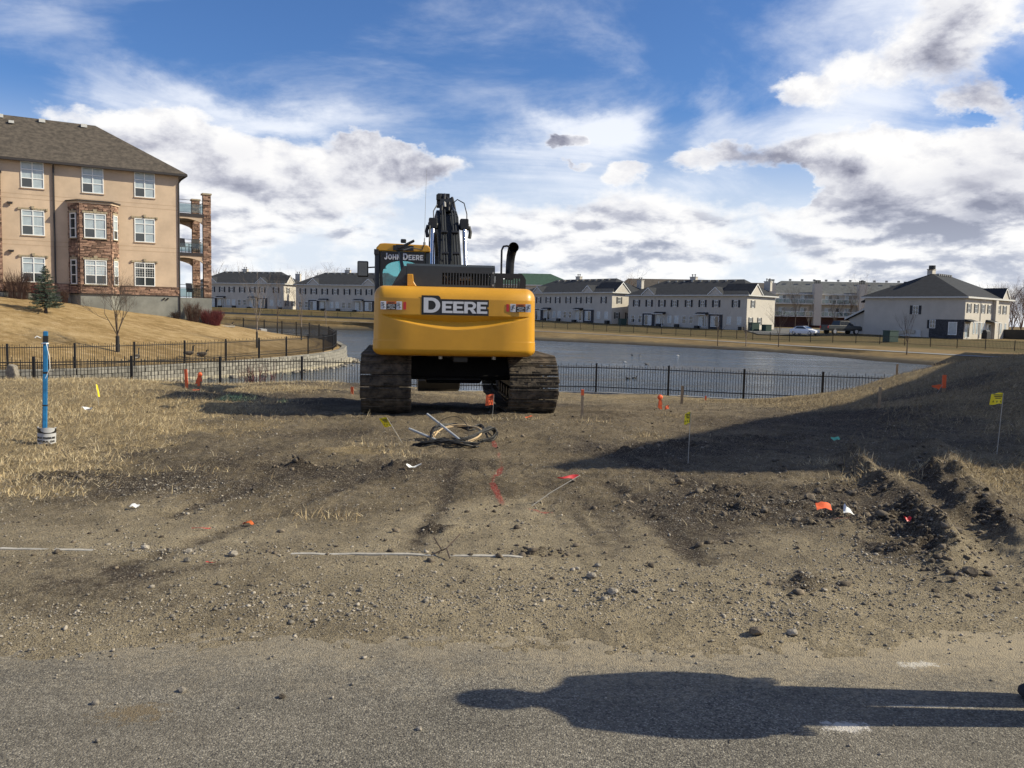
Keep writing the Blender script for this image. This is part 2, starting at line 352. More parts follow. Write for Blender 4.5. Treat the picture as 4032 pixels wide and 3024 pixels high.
M['coat'] = mat('dark_coat', (0.02, 0.022, 0.028), 0.9, var=0.2, vs=12)
M['denim'] = mat('denim', (0.03, 0.04, 0.07), 0.9, var=0.2, vs=20)
M['hair'] = mat('hair', (0.03, 0.02, 0.014), 0.7)
M['plastic_green'] = mat('plastic_green', (0.02, 0.05, 0.04), 0.6)
M['grill'] = mat('grill_cover', (0.015, 0.015, 0.016), 0.6)

def attr(T, n): return T.n('ShaderNodeAttribute', attribute_name=n).outputs['Fac']
def ground_mat():
    m = bpy.data.materials.new('lot_soil'); m.use_nodes = True; nt = m.node_tree; T = NT(nt); b = nt.nodes['Principled BSDF']
    P = T.n('ShaderNodeNewGeometry').outputs['Position']
    n1 = T.noise(P, 1.1, 6, 0.6); n2 = T.noise(P, 9.0, 6, 0.65); n3 = T.noise(P, 70.0, 4, 0.7); n4 = T.noise(P, 260.0, 2, 0.6)
    n5 = T.noise(P, 3.0, 6, 0.7)
    soil = T.ss(T.add(attr(T, 'soil'), T.add(T.mul(T.sub(n2, 0.5), 0.9), T.mul(T.sub(n5, 0.5), 1.0))), 0.22, 0.80)
    straw = T.ss(T.add(attr(T, 'straw'), T.mul(T.sub(n2, 0.5), 1.3)), 0.25, 0.8)
    dust = T.ss(T.add(attr(T, 'dust'), T.mul(T.sub(n1, 0.5), 0.8)), 0.2, 0.9)
    red = T.ss(T.add(attr(T, 'red'), T.mul(T.sub(n3, 0.5), 0.9)), 0.42, 0.7)
    c = T.mix(T.ss(n1, 0.35, 0.65), (0.128, 0.099, 0.063, 1), (0.222, 0.176, 0.113, 1))
    c = T.mix(dust, c, T.mix(n2, (0.285, 0.232, 0.150, 1), (0.41, 0.338, 0.225, 1)))
    c = T.mix(T.mul(straw, 0.85), c, T.mix(n3, (0.20, 0.148, 0.078, 1), (0.42, 0.32, 0.17, 1)))
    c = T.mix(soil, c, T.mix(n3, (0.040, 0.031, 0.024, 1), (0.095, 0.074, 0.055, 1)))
    c = T.mix(T.mul(red, 0.55), c, (0.42, 0.03, 0.035, 1))
    # scattered grit: pale and dark grains
    vo = T.n('ShaderNodeTexVoronoi'); T.put(vo.inputs['Vector'], P); vo.inputs['Scale'].default_value = 55.0
    gr = T.ss(T.add(vo.outputs['Distance'], T.mul(T.sub(n2, 0.5), 0.5)), 0.10, 0.22, 1.0, 0.0)
    c = T.mix(T.mul(gr, 0.75), c, T.mix(vo.outputs['Color'], (0.05, 0.042, 0.035, 1), (0.46, 0.40, 0.31, 1)))
    v2 = T.n('ShaderNodeTexVoronoi'); T.put(v2.inputs['Vector'], P); v2.inputs['Scale'].default_value = 130.0; vs2 = T.n('ShaderNodeSeparateColor'); nt.links.new(v2.outputs['Color'], vs2.inputs[0])
    c = T.mix(T.mul(T.ss(vs2.outputs[0], .72, .95), 0.55), c, (0.40, 0.345, 0.26, 1)); c = T.mix(T.mul(T.ss(vs2.outputs[1], .74, .95), 0.6), c, (0.045, 0.036, 0.027, 1))
    k = T.m('MULTIPLY_ADD', n3, 1.3, 0.35); k = T.mul(k, T.ss(n5, 0.25, 0.75, 0.78, 1.2)); c = T.v('SCALE', c, k)
    nt.links.new(c, b.inputs['Base Color']); b.inputs['Roughness'].default_value = 0.98; b.inputs['Specular IOR Level'].default_value = 0.15
    bn = T.n('ShaderNodeBump'); bn.inputs['Strength'].default_value = 1.0; bn.inputs['Distance'].default_value = 0.034
    h = T.add(T.mul(n3, 0.7), T.add(T.mul(n4, 0.3), T.add(T.mul(n2, 0.6), T.mul(v2.outputs['Distance'], -.25)))); nt.links.new(h, bn.inputs['Height']); nt.links.new(bn.outputs[0], b.inputs['Normal'])
    return m
def road_mat():
    m = bpy.data.materials.new('old_asphalt'); m.use_nodes = True; nt = m.node_tree; T = NT(nt); b = nt.nodes['Principled BSDF']
    P = T.n('ShaderNodeNewGeometry').outputs['Position']; sp = T.n('ShaderNodeSeparateXYZ'); nt.links.new(P, sp.inputs[0])
    n1 = T.noise(P, 0.8, 5, 0.6); n2 = T.noise(P, 5.0, 6, 0.65); n3 = T.noise(P, 120.0, 3, 0.7)
    vo = T.n('ShaderNodeTexVoronoi'); T.put(vo.inputs['Vector'], P); vo.inputs['Scale'].default_value = 140.0; vo.inputs['Randomness'].default_value = 1.0
    cell = T.n('ShaderNodeSeparateColor'); nt.links.new(vo.outputs['Color'], cell.inputs[0])
    g = T.m('POWER', cell.outputs[0], 2.2)
    c = T.mix(g, (0.108, 0.098, 0.079, 1), (0.36, 0.328, 0.265, 1))
    c = T.mix(T.ss(cell.outputs[1], 0.80, 0.93), c, (0.045, 0.042, 0.04, 1))
    c = T.mix(T.ss(vo.outputs['Distance'], 0.35, 0.75, 0.0, 0.6), c, (0.105, 0.094, 0.08, 1))
    c = T.mix(T.ss(n1, 0.35, 0.7, 0.0, 0.35), c, (0.205, 0.175, 0.132, 1))
    n6 = T.noise(T.v('MULTIPLY', P, (0.6, 1.0, 1)), 2.6, 6, 0.7); c = T.v('SCALE', c, T.ss(n6, 0.3, 0.7, 0.84, 1.14)); n7 = T.noise(P, 28.0, 5, 0.75); c = T.v('SCALE', c, T.ss(n7, 0.25, 0.75, 0.80, 1.18))
    # blown dust along the broken edge and in patches
    e = T.add(sp.outputs[1], T.mul(T.sub(n2, 0.5), 1.1)); dust = T.mul(T.ss(T.add(e, T.mul(T.sub(n7, 0.5), 1.6)), 3.35, 4.30), T.ss(n6, 0.2, 0.6, 0.55, 1.0))
    dx = T.ss(T.add(T.sub(sp.outputs[0], T.mul(sp.outputs[1], 0.0)), T.mul(T.sub(n2, 0.5), 1.5)), -0.6, 1.0, 0.6, 1.0)
    c = T.mix(T.mul(T.mul(dust, dx), 0.95), c, (0.33, 0.27, 0.18, 1))
    def spot(x, y, rx, ry):
        q = T.v('MULTIPLY', T.v('SUBTRACT', P, (x, y, 0)), (1/rx, 1/ry, 0)); return T.ss(T.add(T.v('LENGTH', q), T.add(T.mul(T.sub(n2, 0.5), 2.4), T.mul(T.sub(n7, 0.5), 3.2))), 1.0, 0.5)
    c = T.mix(T.mul(spot(-1.49, 3.26, 0.17, 0.09), 0.8), c, (0.16, 0.12, 0.07, 1))
    c = T.mix(T.mul(spot(1.97, 3.9, 0.12, 0.05), 0.75), c, (0.55, 0.51, 0.44, 1))
    c = T.mix(T.mul(spot(1.38, 3.27, 0.12, 0.05), 0.8), c, (0.58, 0.54, 0.48, 1))
    c = T.mix(T.mul(spot(1.75, 3.46, 0.22, 0.012), 0.6), c, (0.45, 0.41, 0.35, 1))
    nt.links.new(c, b.inputs['Base Color']); b.inputs['Roughness'].default_value = 0.92; b.inputs['Specular IOR Level'].default_value = 0.25
    bn = T.n('ShaderNodeBump'); bn.inputs['Strength'].default_value = 0.9; bn.inputs['Distance'].default_value = 0.004
    nt.links.new(T.sub(T.mul(n3, 0.6), vo.outputs['Distance']), bn.inputs['Height']); nt.links.new(bn.outputs[0], b.inputs['Normal'])
    return m
def lawn_mat():
    m = bpy.data.materials.new('dormant_lawn'); m.use_nodes = True; nt = m.node_tree; T = NT(nt); b = nt.nodes['Principled BSDF']
    P = T.n('ShaderNodeNewGeometry').outputs['Position']
    st = T.v('MULTIPLY', P, (0.55, 1.0, 1.0)); n1 = T.noise(st, 0.35, 6, 0.65); n2 = T.noise(st, 2.4, 6, 0.7); n3 = T.noise(P, 22.0, 4, 0.7)
    c = T.mix(T.ss(n1, 0.35, 0.68), (0.270, 0.180, 0.080, 1), (0.390, 0.275, 0.135, 1))
    c = T.mix(T.ss(n2, 0.46, 0.70, 0.0, 0.75), c, (0.48, 0.355, 0.20, 1))
    c = T.mix(T.ss(n2, 0.50, 0.30, 0.0, 0.75), c, (0.19, 0.128, 0.055, 1))
    c = T.v('SCALE', c, T.m('MULTIPLY_ADD', n3, 0.7, 0.65))
    nt.links.new(c, b.inputs['Base Color']); b.inputs['Roughness'].default_value = 0.98; b.inputs['Specular IOR Level'].default_value = 0.1
    bn = T.n('ShaderNodeBump'); bn.inputs['Strength'].default_value = 1.0; bn.inputs['Distance'].default_value = 0.06
    nt.links.new(T.add(n3, n2), bn.inputs['Height']); nt.links.new(bn.outputs[0], b.inputs['Normal']); return m
def bank_mat():
    m = bpy.data.materials.new('bank_grass'); m.use_nodes = True; nt = m.node_tree; T = NT(nt); b = nt.nodes['Principled BSDF']
    P = T.n('ShaderNodeNewGeometry').outputs['Position']
    n1 = T.noise(P, 0.22, 6, 0.65); n2 = T.noise(P, 1.6, 6, 0.7)
    sh = attr(T, 'shore'); gr = attr(T, 'green')
    c = T.mix(T.ss(n1, 0.35, 0.65), (0.165, 0.112, 0.052, 1), (0.25, 0.178, 0.085, 1))
    c = T.mix(T.ss(n2, 0.4, 0.7, 0.0, 0.5), c, (0.13, 0.095, 0.05, 1))
    c = T.mix(T.mul(gr, T.ss(n1, 0.35, 0.6, 0.35, 0.9)), c, (0.085, 0.070, 0.030, 1))  # lawn green, darkened further to stand for the shade of the houses
    c = T.mix(T.ss(T.add(sh, T.mul(T.sub(n2, 0.5), 0.8)), 0.35, 0.8), c, (0.095, 0.078, 0.052, 1))
    c = T.mix(T.ss(T.add(sh, T.mul(T.sub(n2, 0.5), 0.5)), 0.85, 1.1), c, (0.045, 0.038, 0.03, 1))
    nt.links.new(c, b.inputs['Base Color']); b.inputs['Roughness'].default_value = 0.98; b.inputs['Specular IOR Level'].default_value = 0.1
    bn = T.n('ShaderNodeBump'); bn.inputs['Strength'].default_value = 0.8; bn.inputs['Distance'].default_value = 0.1
    nt.links.new(n2, bn.inputs['Height']); nt.links.new(bn.outputs[0], b.inputs['Normal']); return m
def water_mat():
    m = bpy.data.materials.new('pond_water'); m.use_nodes = True; nt = m.node_tree; T = NT(nt); b = nt.nodes['Principled BSDF']
    P = T.n('ShaderNodeNewGeometry').outputs['Position']
    b.inputs['Base Color'].default_value = (0.055, 0.070, 0.078, 1); b.inputs['Roughness'].default_value = 0.10; b.inputs['IOR'].default_value = 1.33
    a = T.noise(T.v('MULTIPLY', P, (0.9, 1.5, 1)), 1.5, 5, 0.6, 0.6); f = T.noise(T.v('MULTIPLY', P, (0.9, 1.8, 1)), 6.0, 3, 0.6)
    big = T.noise(P, 0.06, 3, 0.5); sw = T.noise(T.v('MULTIPLY', P, (0.10, 0.45, 1)), 1.0, 6, 0.65, 0.4)
    bn = T.n('ShaderNodeBump'); nt.links.new(T.ss(big, 0.3, 0.7, 0.55, 1.0), bn.inputs['Strength']); bn.inputs['Distance'].default_value = 0.13
    nt.links.new(T.add(T.add(a, T.mul(f, 0.35)), T.mul(sw, 1.6)), bn.inputs['Height']); nt.links.new(T.ss(sw, 0.35, 0.7, 0.04, 0.22), b.inputs['Roughness']); nt.links.new(bn.outputs[0], b.inputs['Normal']); return m
def grass_mat():
    m = bpy.data.materials.new('dry_grass'); m.use_nodes = True; nt = m.node_tree; T = NT(nt); b = nt.nodes['Principled BSDF']
    c = T.n('ShaderNodeAttribute', attribute_name='tint').outputs['Color']
    nt.links.new(c, b.inputs['Base Color']); b.inputs['Roughness'].default_value = 0.8; b.inputs['Specular IOR Level'].default_value = 0.2; return m
M['grass'] = grass_mat()
# ================================================================ the land
CTRL = np.array([(-2, 4, 0), (2, 4, 0), (0, 6, .05), (-4, 6, .05), (4, 6, .08), (0, 9, 0), (-4, 9, .02), (-6, 10, .03), (3, 9, 0), (6, 9, .12), (0, 12, 0), (-1, 14, 0), (-2.4, 13.5, 0), (.7, 13.9, 0),
    (3, 13, -.05), (6, 13, .1), (-7, 14, 0), (-9.56, 19, .02), (-8.05, 18, .05), (-13.3, 21, -.3), (-12, 21, -.22), (-7.4, 20, -.26), (-7.15, 24, -.5), (-6.5, 25, -.45), (-5.5, 26, -.55), (-16, 24, -.5),
    (-15.2, 27, -1.2), (-12.8, 28.5, -1.2), (-10.4, 30.3, -1.25), (-8, 32, -1.25), (-3, 34.5, -1.5), (3.5, 35.7, -1.58), (6.4, 34.7, -1.52), (9.3, 34, -1.5), (12, 33, -1.25), (0, 24, -.75), (4, 24, -.75),
    (-1, 20, -.4), (4, 18, -.3), (7.4, 17.3, -.1), (8.6, 16.9, .3), (10, 17.3, .7), (11, 16, .9), (12, 20, .9), (11, 22, .57), (11.1, 24, .27), (11.5, 26, -.05), (11.8, 30, -.8), (14, 14, 1.1), (14, 24, .6),
    (15, 30, -.4), (7, 13, .15), (9, 12, .35), (9, 14, .5), (5.6, 9.7, .1), (8, 9, .2), (-12, 12, 0), (-12, 8, 0), (10, 6, .15), (-18, 16, -.1), (-20, 24, -.6), (18, 18, 1.2), (18, 30, 0), (22, 10, .2), (-22, 6, 0), (0, 2, -.04), (10.3, 26, -.72), (8.7, 22, -.36), (10.8, 28, -.98), (11.3, 26, -.36), (9.5, 22, -.12), (12, 28, -.55)], float)
class RBF:
    def __init__(s, c, eps=0.02):
        s.p = c[:, :2]; n = len(c); d = np.hypot(*(s.p[:, None, :]-s.p[None, :, :]).transpose(2, 0, 1))
        A = np.zeros((n+3, n+3)); A[:n, :n] = d + np.eye(n)*eps; A[:n, n] = 1; A[:n, n+1:] = s.p; A[n, :n] = 1; A[n+1:, :n] = s.p.T
        s.w = np.linalg.solve(A, np.concatenate([c[:, 2], [0, 0, 0]]))
    def __call__(s, x, y):
        x = np.asarray(x, float); y = np.asarray(y, float); n = len(s.p); r = s.w[n] + s.w[n+1]*x + s.w[n+2]*y
        for (px, py), w in zip(s.p, s.w[:n]): r = r + w*np.sqrt((x-px)**2+(y-py)**2+0.3)
        return r
LOT = RBF(CTRL)
NEAR_FENCE = [(-24.3, 22.0, -1.15), (-21.4, 23.4, -1.15), (-18.1, 25.2, -1.2), (-15.22, 27.0, -1.22), (-12.83, 28.6, -1.22), (-10.43, 30.3, -1.28), (-7.93, 32.0, -1.3), (-5.25, 33.4, -1.42), (-2.4, 34.6, -1.5), (0.55, 35.5, -1.53), (3.54, 35.75, -1.54), (6.41, 34.8, -1.53), (9.29, 34.0, -1.56), (12.04, 32.9, -1.54), (14.8, 31.6, -1.5)]
_fx = [p[0] for p in NEAR_FENCE]; _fy = [p[1] for p in NEAR_FENCE]
EDGE_X = [-6, -2.31, -1.76, -1.53, -.69, 0.03, .92, 1.69, 2.7, 6]; EDGE_Y = [3.7, 3.77, 3.85, 4.06, 4.15, 4.03, 4.05, 4.12, 4.32, 4.6]
RIDGES = [([(4.0, 9.9), (3.78, 9.2), (3.47, 7.34), (2.95, 5.5), (2.72, 4.95)], 0.19, 0.145), ([(5.05, 10.2), (4.81, 9.4), (4.1, 7.4), (3.5, 5.6), (3.25, 5.1)], 0.24, 0.15), ([(4.42, 8.9), (4.1, 7.9), (3.72, 6.8)], 0.12, 0.085)]
CLODS = [(2.3, 7.0, .95, .45, 0), (2.0, 7.75, .25, .2, 0), (2.75, 5.75, .3, .3, 0), (2.95, 6.3, .25, .4, 0), (3.2, 7.9, .35, .25, 0), (-4.18, 7.75, .28, .2, 0), (-1.05, 8.75, .5, .18, 0), (-.47, 6.08, .17, .1, 0), (1.35, 10.1, .4, .15, 0), (1.75, 4.95, .22, .12, 20), (3.4, 11.4, .6, .3, 0), (2.1, 10.7, .5, .25, 0), (-2.2, 8.6, .3, .12, 0), (.15, 5.5, .3, .08, 0), (3.75, 6.4, .10, .5, -20)]
def clodmask(x, y):
    t = 0
    for c in CLODS: t = t + gau(x, y, *c)
    for pts, w, h in RIDGES: t = t + (0.26 if h > .1 else .15)*np.exp(-(segd(x, y, [(a-.5*w, b) for a, b in pts])/(w*.9))**2)
    return np.clip(t, 0, 1.3)
def lot_z(x, y, detail=True):
    x = np.asarray(x, float); y = np.asarray(y, float)
    z = LOT(x, y)
    ye = np.interp(x, EDGE_X, EDGE_Y); near = 1-sst(y, 5.0, 6.2)
    z = z*(1-near) + near*np.clip((y-ye)*0.055, -0.25, 0.055)
    z = z + 0.10*sst(y, 8, 14)*fbm(x, y, 0.35, 3, 3)*2
    for pts, w, h in RIDGES:
        d = segd(x, y, pts); n = 0.75+0.9*fbm(x, y, 3.0, 3, 21)*1.6
        z = z + h*(np.exp(-(d/w)**2)*.7+.5*np.exp(-(d/(w*.45))**2))*np.clip(n, 0.5, 1.5)*(.10+.90*sst(y, 4.95, 5.9))
    z = z - 0.05*np.exp(-(segd(x, y, [(4.6, 9.4), (4.25, 8.3), (3.85, 7.3), (3.3, 5.6)])/0.22)**2)
    z0_ = z + 0.0
    if detail:
        cm = clodmask(x, y)
        rough = 0.35+0.65*sst(y, 5, 8)
        z = z + rough*(0.055*fbm(x, y, 1.6, 4, 5) + 0.050*fbm(x, y, 7.0, 3, 9)) + (0.014+.024*sst(y, 5.5, 8))*fbm(x, y, 22, 2, 12)
        z = z + cm*(0.02 + 0.30*np.maximum(fbm(x, y, 5.0, 5, 31, .6), -0.05))
        for pts in ([(-1.3, 9.0), (-1.55, 7.5), (-1.95, 6.2), (-2.3, 5.0)], [(-.62, 9.2), (-.55, 7.0), (-.65, 5.6)], [(.95, 8.2), (1.12, 6.8), (1.25, 5.4)], [(-2.25, 8.0), (-2.6, 6.4)]):
            z = z - 0.022*np.exp(-(segd(x, y, pts)/0.10)**2)
        tr = np.exp(-(segd(x, y, [(-2.9, 4.55), (-2.2, 4.42), (-1.7, 4.3)])/0.13)**2)
        z = z + tr*0.0035*np.sin(x*120+y*25)
        kf = np.exp(-((y-5.405-.0175*x)/.07)**4)*(x < 1.3); z = z*(1-kf) + kf*(z0_ + .010*fbm(x, y, 14, 3, 142))
        eg = np.exp(-((y-ye)/.35)**2); z = z + eg*(.014*fbm(x, y, 9, 3, 150) + .012*fbm(x, y, 34, 2, 151))
    over = y - np.interp(x, _fx, _fy); z = z - 2.4*sst(over, 0.35, 1.5)
    return z
def gz(x, y): return float(lot_z(np.array([x]), np.array([y]))[0])

nr, nc = 460, 720
t = np.linspace(0, 1, nr)[:, None]; yy = 3.2*(38.5/3.2)**t + np.zeros((1, nc)); s_ = np.linspace(-1, 1, nc)[None, :]
xx = s_*(2.6+0.68*yy) - 0.4
zz = lot_z(xx, yy)
def zone(x, y):
    n = fbm(x, y, 0.9, 4, 41)*1.6
    soil = np.clip(clodmask(x, y)*0.62, 0, .8)
    for g in [(-4.6, 16.5, 2.6, 1.2, 0, .8), (-5.5, 25, 4, 1.6, 0, .8), (-1.0, 18, 3.5, 3, 0, .5), (1.32, 10.2, .8, .35, 0, .6), (2.6, 10.4, 1.4, .9, 0, .55), (-1.6, 8.3, .7, .35, 0, .5), (-.5, 9.1, .8, .3, 0, .5), (-3.4, 7.6, 1.0, .5, 0, .55), (-2.2, 11.3, 1.3, .8, 0, .45), (5.5, 13.5, 2.0, 1.6, 0, .5), (4, 8.4, .5, 1.4, -15, .35), (8.5, 17.5, 2.5, 1.4, 0, .6), (1.4, 6.6, .35, 1.0, 0, .4), (-6.4, 27, 1.6, .8, 0, 1.0), (-2.4, 4.5, 1.2, .45, 0, .55), (-2.9, 5.1, .9, .25, 0, .35), (-1.9, 5.0, .5, .12, 30, .35), (.6, 5.6, .3, .9, 0, .15), (2.0, 5.4, .7, .4, 0, .35), (2.2, 7.2, 1.4, .9, 0, .5), (1.6, 6.3, .5, .9, 0, .3), (-.4, 8.3, 1.6, .5, 0, .25)]:  # dark soil patches; the one left of the excavator also paints in its shadow
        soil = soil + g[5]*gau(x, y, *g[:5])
    soil = soil + sst(y, 6.4, 8.5)*(1-.6*sst(y, 20, 26))*np.clip(.16+1.15*fbm(x, y, .55, 4, 63), 0, .7)
    ph_ = (x+1.0)/(17.5-np.minimum(y, 15.5)); stk = fbm(ph_*30, y*.16, 1.0, 3, 97); soil = soil + 1.15*np.clip(stk-.03, 0, .5)*sst(y, 4.6, 6.0)*(1-sst(y, 11, 14))
    for pts, w in (([(-1.3, 9.0), (-1.55, 7.5), (-1.95, 6.2), (-2.3, 5.0)], .10), ([(-.62, 9.2), (-.55, 7.0), (-.65, 5.6)], .09), ([(.95, 8.2), (1.12, 6.8), (1.25, 5.4)], .11), ([(-2.25, 8.0), (-2.6, 6.4)], .08)):
        soil = soil + 0.45*np.exp(-(segd(x, y, pts)/w)**2)
    straw = 1.15*sst(-x - 3.1 - 0.10*(y-9) + n*1.3, -0.4, 1.3)*sst(y, 6.3, 7.6) + 0.9*sst(x-4.6+n*1.2-0.05*(y-12), 0, 2.0)*sst(y, 9.6, 11.5)
    straw = straw + 0.42*sst(y, 6.4, 9.0)*(n*1.3+0.55) + 0.35*sst(y, 20, 26)
    straw = straw + 0.75*gau(x, y, 4.9, 8.2, .6, 1.0, -20)*(x > 4.3) + .7*gau(x, y, -1.9, 9.7, .6, .3)
    straw = np.clip(straw - soil*0.7, 0, 1.2)
    dust = (1-sst(y, 5.5, 8.0))*0.72 + 1.3*np.clip(-stk-.02, 0, .5)*(1-sst(y, 9, 12)) + .5*fbm(x, y, .8, 4, 33) + 0.5*gau(x, y, -.2, 6.2, .7, 1.2) + .5*gau(x, y, .8, 5.8, .4, .8) + .35*gau(x, y, 1.6, 5.4, .3, .5) + 0.5*gau(x, y, 2.3, 4.4, 1.2, .25)
    red = np.exp(-(segd(x, y, [(-.23, 10.8), (-.13, 9.6), (-.09, 8.95), (-.17, 8.15), (-.16, 7.9), (-.08, 7.2), (-.06, 7.0), (.1, 6.85), (.32, 6.74)])/0.040)**2)*np.clip(0.8+2.0*fbm(x, y, 3, 2, 77), 0, 1)
    red = red + .6*gau(x, y, 2.62, 6.6, .13, .08)
    return np.clip(soil, 0, 1.2), straw, np.clip(dust, 0, 1), np.clip(red, 0, 1)
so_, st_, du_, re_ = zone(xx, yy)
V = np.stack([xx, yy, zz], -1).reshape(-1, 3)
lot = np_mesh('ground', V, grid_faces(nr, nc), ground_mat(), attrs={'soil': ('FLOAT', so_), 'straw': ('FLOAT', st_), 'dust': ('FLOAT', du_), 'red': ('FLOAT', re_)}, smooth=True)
tag(lot, kind='structure')

rd = MB(); rd.add([(-90, -60, 0), (90, -60, 0), (90, 5.0, 0), (-90, 5.0, 0)], [(0, 1, 2, 3)])
road = tag(rd.build('road', road_mat()), kind='structure')
fl = MB(); fl.add([(-160, -200, -.35), (160, -200, -.35), (160, 15, -.35), (-160, 15, -.35)], [(0, 1, 2, 3)])
bankm = bank_mat()
tag(fl.build('field', bankm), kind='structure')
fl = MB(); fl.add([(21, 5, -.2), (160, 5, -.2), (160, 62, -.9), (44, 62, -.9), (21, 30, -.3)], [(0, 1, 2, 3, 4)])
tag(fl.build('verge', bankm), kind='structure')

# the buried kerb: only stretches of its top still show
kb = MB()
yc = lambda x: 5.40+0.0175*x - max(0, x-1.6)**2*0.42
kx = np.arange(-5.2, 1.6, .05); ky = np.array([yc(v) for v in kx]); kz_ = lot_z(kx, ky, False)
kt = kz_ + .004 + .020*fbm(kx, ky, 2.6, 3, 140) + .010*fbm(kx, ky, 12, 2, 141) - .022*sst(kx, -.1, .5) - .05*sst(kx, .6, 1.1) - .045*np.exp(-((kx+2.05)/.5)**4)
for k in range(len(kx)-1):
    hw_ = .018; a, b = (kx[k], ky[k], kt[k]), (kx[k+1], ky[k+1], kt[k+1])
    kb.add([(a[0], a[1]-hw_, a[2]), (b[0], b[1]-hw_, b[2]), (b[0], b[1]+hw_, b[2]), (a[0], a[1]+hw_, a[2]), (a[0], a[1]-hw_, -.1), (b[0], b[1]-hw_, -.1), (b[0], b[1]+hw_, -.1), (a[0], a[1]+hw_, -.1)], [(0, 1, 2, 3), (0, 4, 5, 1), (2, 6, 7, 3)])
kb.add([(2.25, 4.66, -.1), (2.45, 4.62, -.1), (3.6, 4.34, -.1), (3.6, 4.40, -.1), (2.48, 4.68, -.1), (2.25, 4.66, -.03), (2.45, 4.62, .008), (3.6, 4.34, .012), (3.6, 4.40, .012), (2.48, 4.68, .008)], [(4, 3, 2, 1, 0), (5, 6, 7, 8, 9), (0, 1, 6, 5), (1, 2, 7, 6), (2, 3, 8, 7), (3, 4, 9, 8), (4, 0, 5, 9)])
M['kerb'] = mat('kerb_concrete', (0.36, 0.335, 0.29), 0.9, var=0.25, vs=9, bump=0.4, bs=50)
tag(kb.build('kerb', M['kerb']), kind='structure')

# ---------------------------------------------------------------- pond
WZ = -1.95
wt = MB(); wt.add([(-170, 24, WZ), (60, 24, WZ), (60, 100, WZ), (60, 215, WZ), (-170, 215, WZ)], [(0, 1, 2, 3, 4)])
tag(wt.build('water', water_mat()), kind='structure')

# ---------------------------------------------------------------- far bank and everything beyond
TU = [-2, -.8, -.354, -.166, .029, .165, .309, .412, .53, .66, 2]
D_SH = [190, 185, 180, 178, 126, 112, 97, 82, 70, 60, 50]; D_PA = [198, 193, 188, 184, 140, 127, 106, 90, 82, 76, 70]; Z_PA = [.3, .3, .3, -.45, -.84, -1.15, -1.34, -1.24, -1.35, -1.4, -1.4]
D_FE = [205, 200, 195, 190, 160, 140, 120, 112, 104, 98, 92]; Z_FE = [1, 1, 1, .3, -.5, -.9, -1.2, -1.05, -1.25, -1.4, -1.4]
D_HO = [215, 210, 204, 198, 185, 172, 158, 137, 126, 118, 110]; Z_HO = [2.3, 2.3, 2.3, 1.95, .75, .3, -.1, -.15, -.5, -.6, -.6]
def ti(u, t):
    k = 0.03; return (np.interp(u-k, TU, t)+2*np.interp(u, TU, t)+np.interp(u+k, TU, t))/4
def far_z(x, y):
    """height of the far bank at x, y"""
    u = x/y; s = ti(u, D_SH); pa = ti(u, D_PA); fe = ti(u, D_FE); ho = ti(u, D_HO)
    return float(np.interp(y, [s-12, s, pa-1.3, pa+1.3, fe, ho, ho+120], [-3.6, WZ, ti(u, Z_PA)-.06, ti(u, Z_PA), ti(u, Z_FE), ti(u, Z_HO), ti(u, Z_HO)+.6]))
us = np.linspace(-1.6, 1.6, 420)
lev = [('s', -12), ('s', -3), ('s', -1), ('s', -.3), ('s', .3), ('s', 1), ('s', 2), ('m', .25), ('m', .45), ('m', .64), ('p', -1.9), ('p', 1.9), ('n', .36), ('n', .55), ('n', .75), ('f', 0), ('h', .25), ('h', .5), ('h', .8), ('h', 1), ('x', 8), ('x', 25), ('x', 60), ('x', 140), ('x', 500), ('x', 1800)]
X = np.zeros((len(lev), len(us))); Y = X.copy(); Z = X.copy(); SH = X.copy(); GREEN_SHADE = X.copy()
s = ti(us, D_SH) + 2.2*fbm(us*40, us*0, 1.0, 3, 55); pa = ti(us, D_PA); fe = ti(us, D_FE); ho = ti(us, D_HO); zp, zf, zh = ti(us, Z_PA), ti(us, Z_FE), ti(us, Z_HO)
for k, (a, v) in enumerate(lev):
    if a == 's': d = s+v; z = np.where(v < 0, WZ+v*0.14, WZ+v*0.10); sh = 1.15-abs(v)*0.08
    elif a == 'm': d = s+2+(pa-s-2)*v; z = WZ+.2+(zp-WZ-.2)*v; sh = 0.75*(1-v)
    elif a == 'p': d = pa+v; z = zp; sh = 0
    elif a == 'n': d = pa+(fe-pa)*v; z = zp+(zf-zp)*v; sh = 0
    elif a == 'f': d = fe; z = zf; sh = 0
    elif a == 'h': d = fe+(ho-fe)*v; z = zf+(zh-zf)*v; sh = 0
    else: d = ho+v; z = zh + min(v, 120)*0.005; sh = 0
    X[k] = us*d; Y[k] = d; Z[k] = z + (0.16*fbm(us*90, us*0+k, 1.0, 3, 60) if a in 'smn' and v > 0 else 0); SH[k] = sh; GREEN_SHADE[k] = 1.0 if a in 'fh' or (a == 'n' and v > .6) else (0.35 if a == 'x' else 0)  # green mask: lawn tint plus painted house shade, strongest between fence and houses
tag(np_mesh('far_bank', np.stack([X, Y, Z], -1).reshape(-1, 3), grid_faces(len(lev), len(us)), bankm, attrs={'shore': ('FLOAT', SH), 'green': ('FLOAT', GREEN_SHADE)}, smooth=True), kind='structure')
M['path'] = mat('asphalt_path', (0.20, 0.195, 0.185), 0.95, var=0.15, vs=0.6, world=True)
pv = [];
for u in us:
    d, z = float(ti(u, D_PA)), float(ti(u, Z_PA)); pv += [(u*(d-1.5), d-1.5, z+.05), (u*(d+1.5), d+1.5, z+.05)]
tag(np_mesh('path', np.array(pv), grid_faces(len(us), 2), M['path'], smooth=True), kind='structure')
sv = MB()
for (x0, y0, x1, y1) in ((49, 128, 66, 150),):
    pass
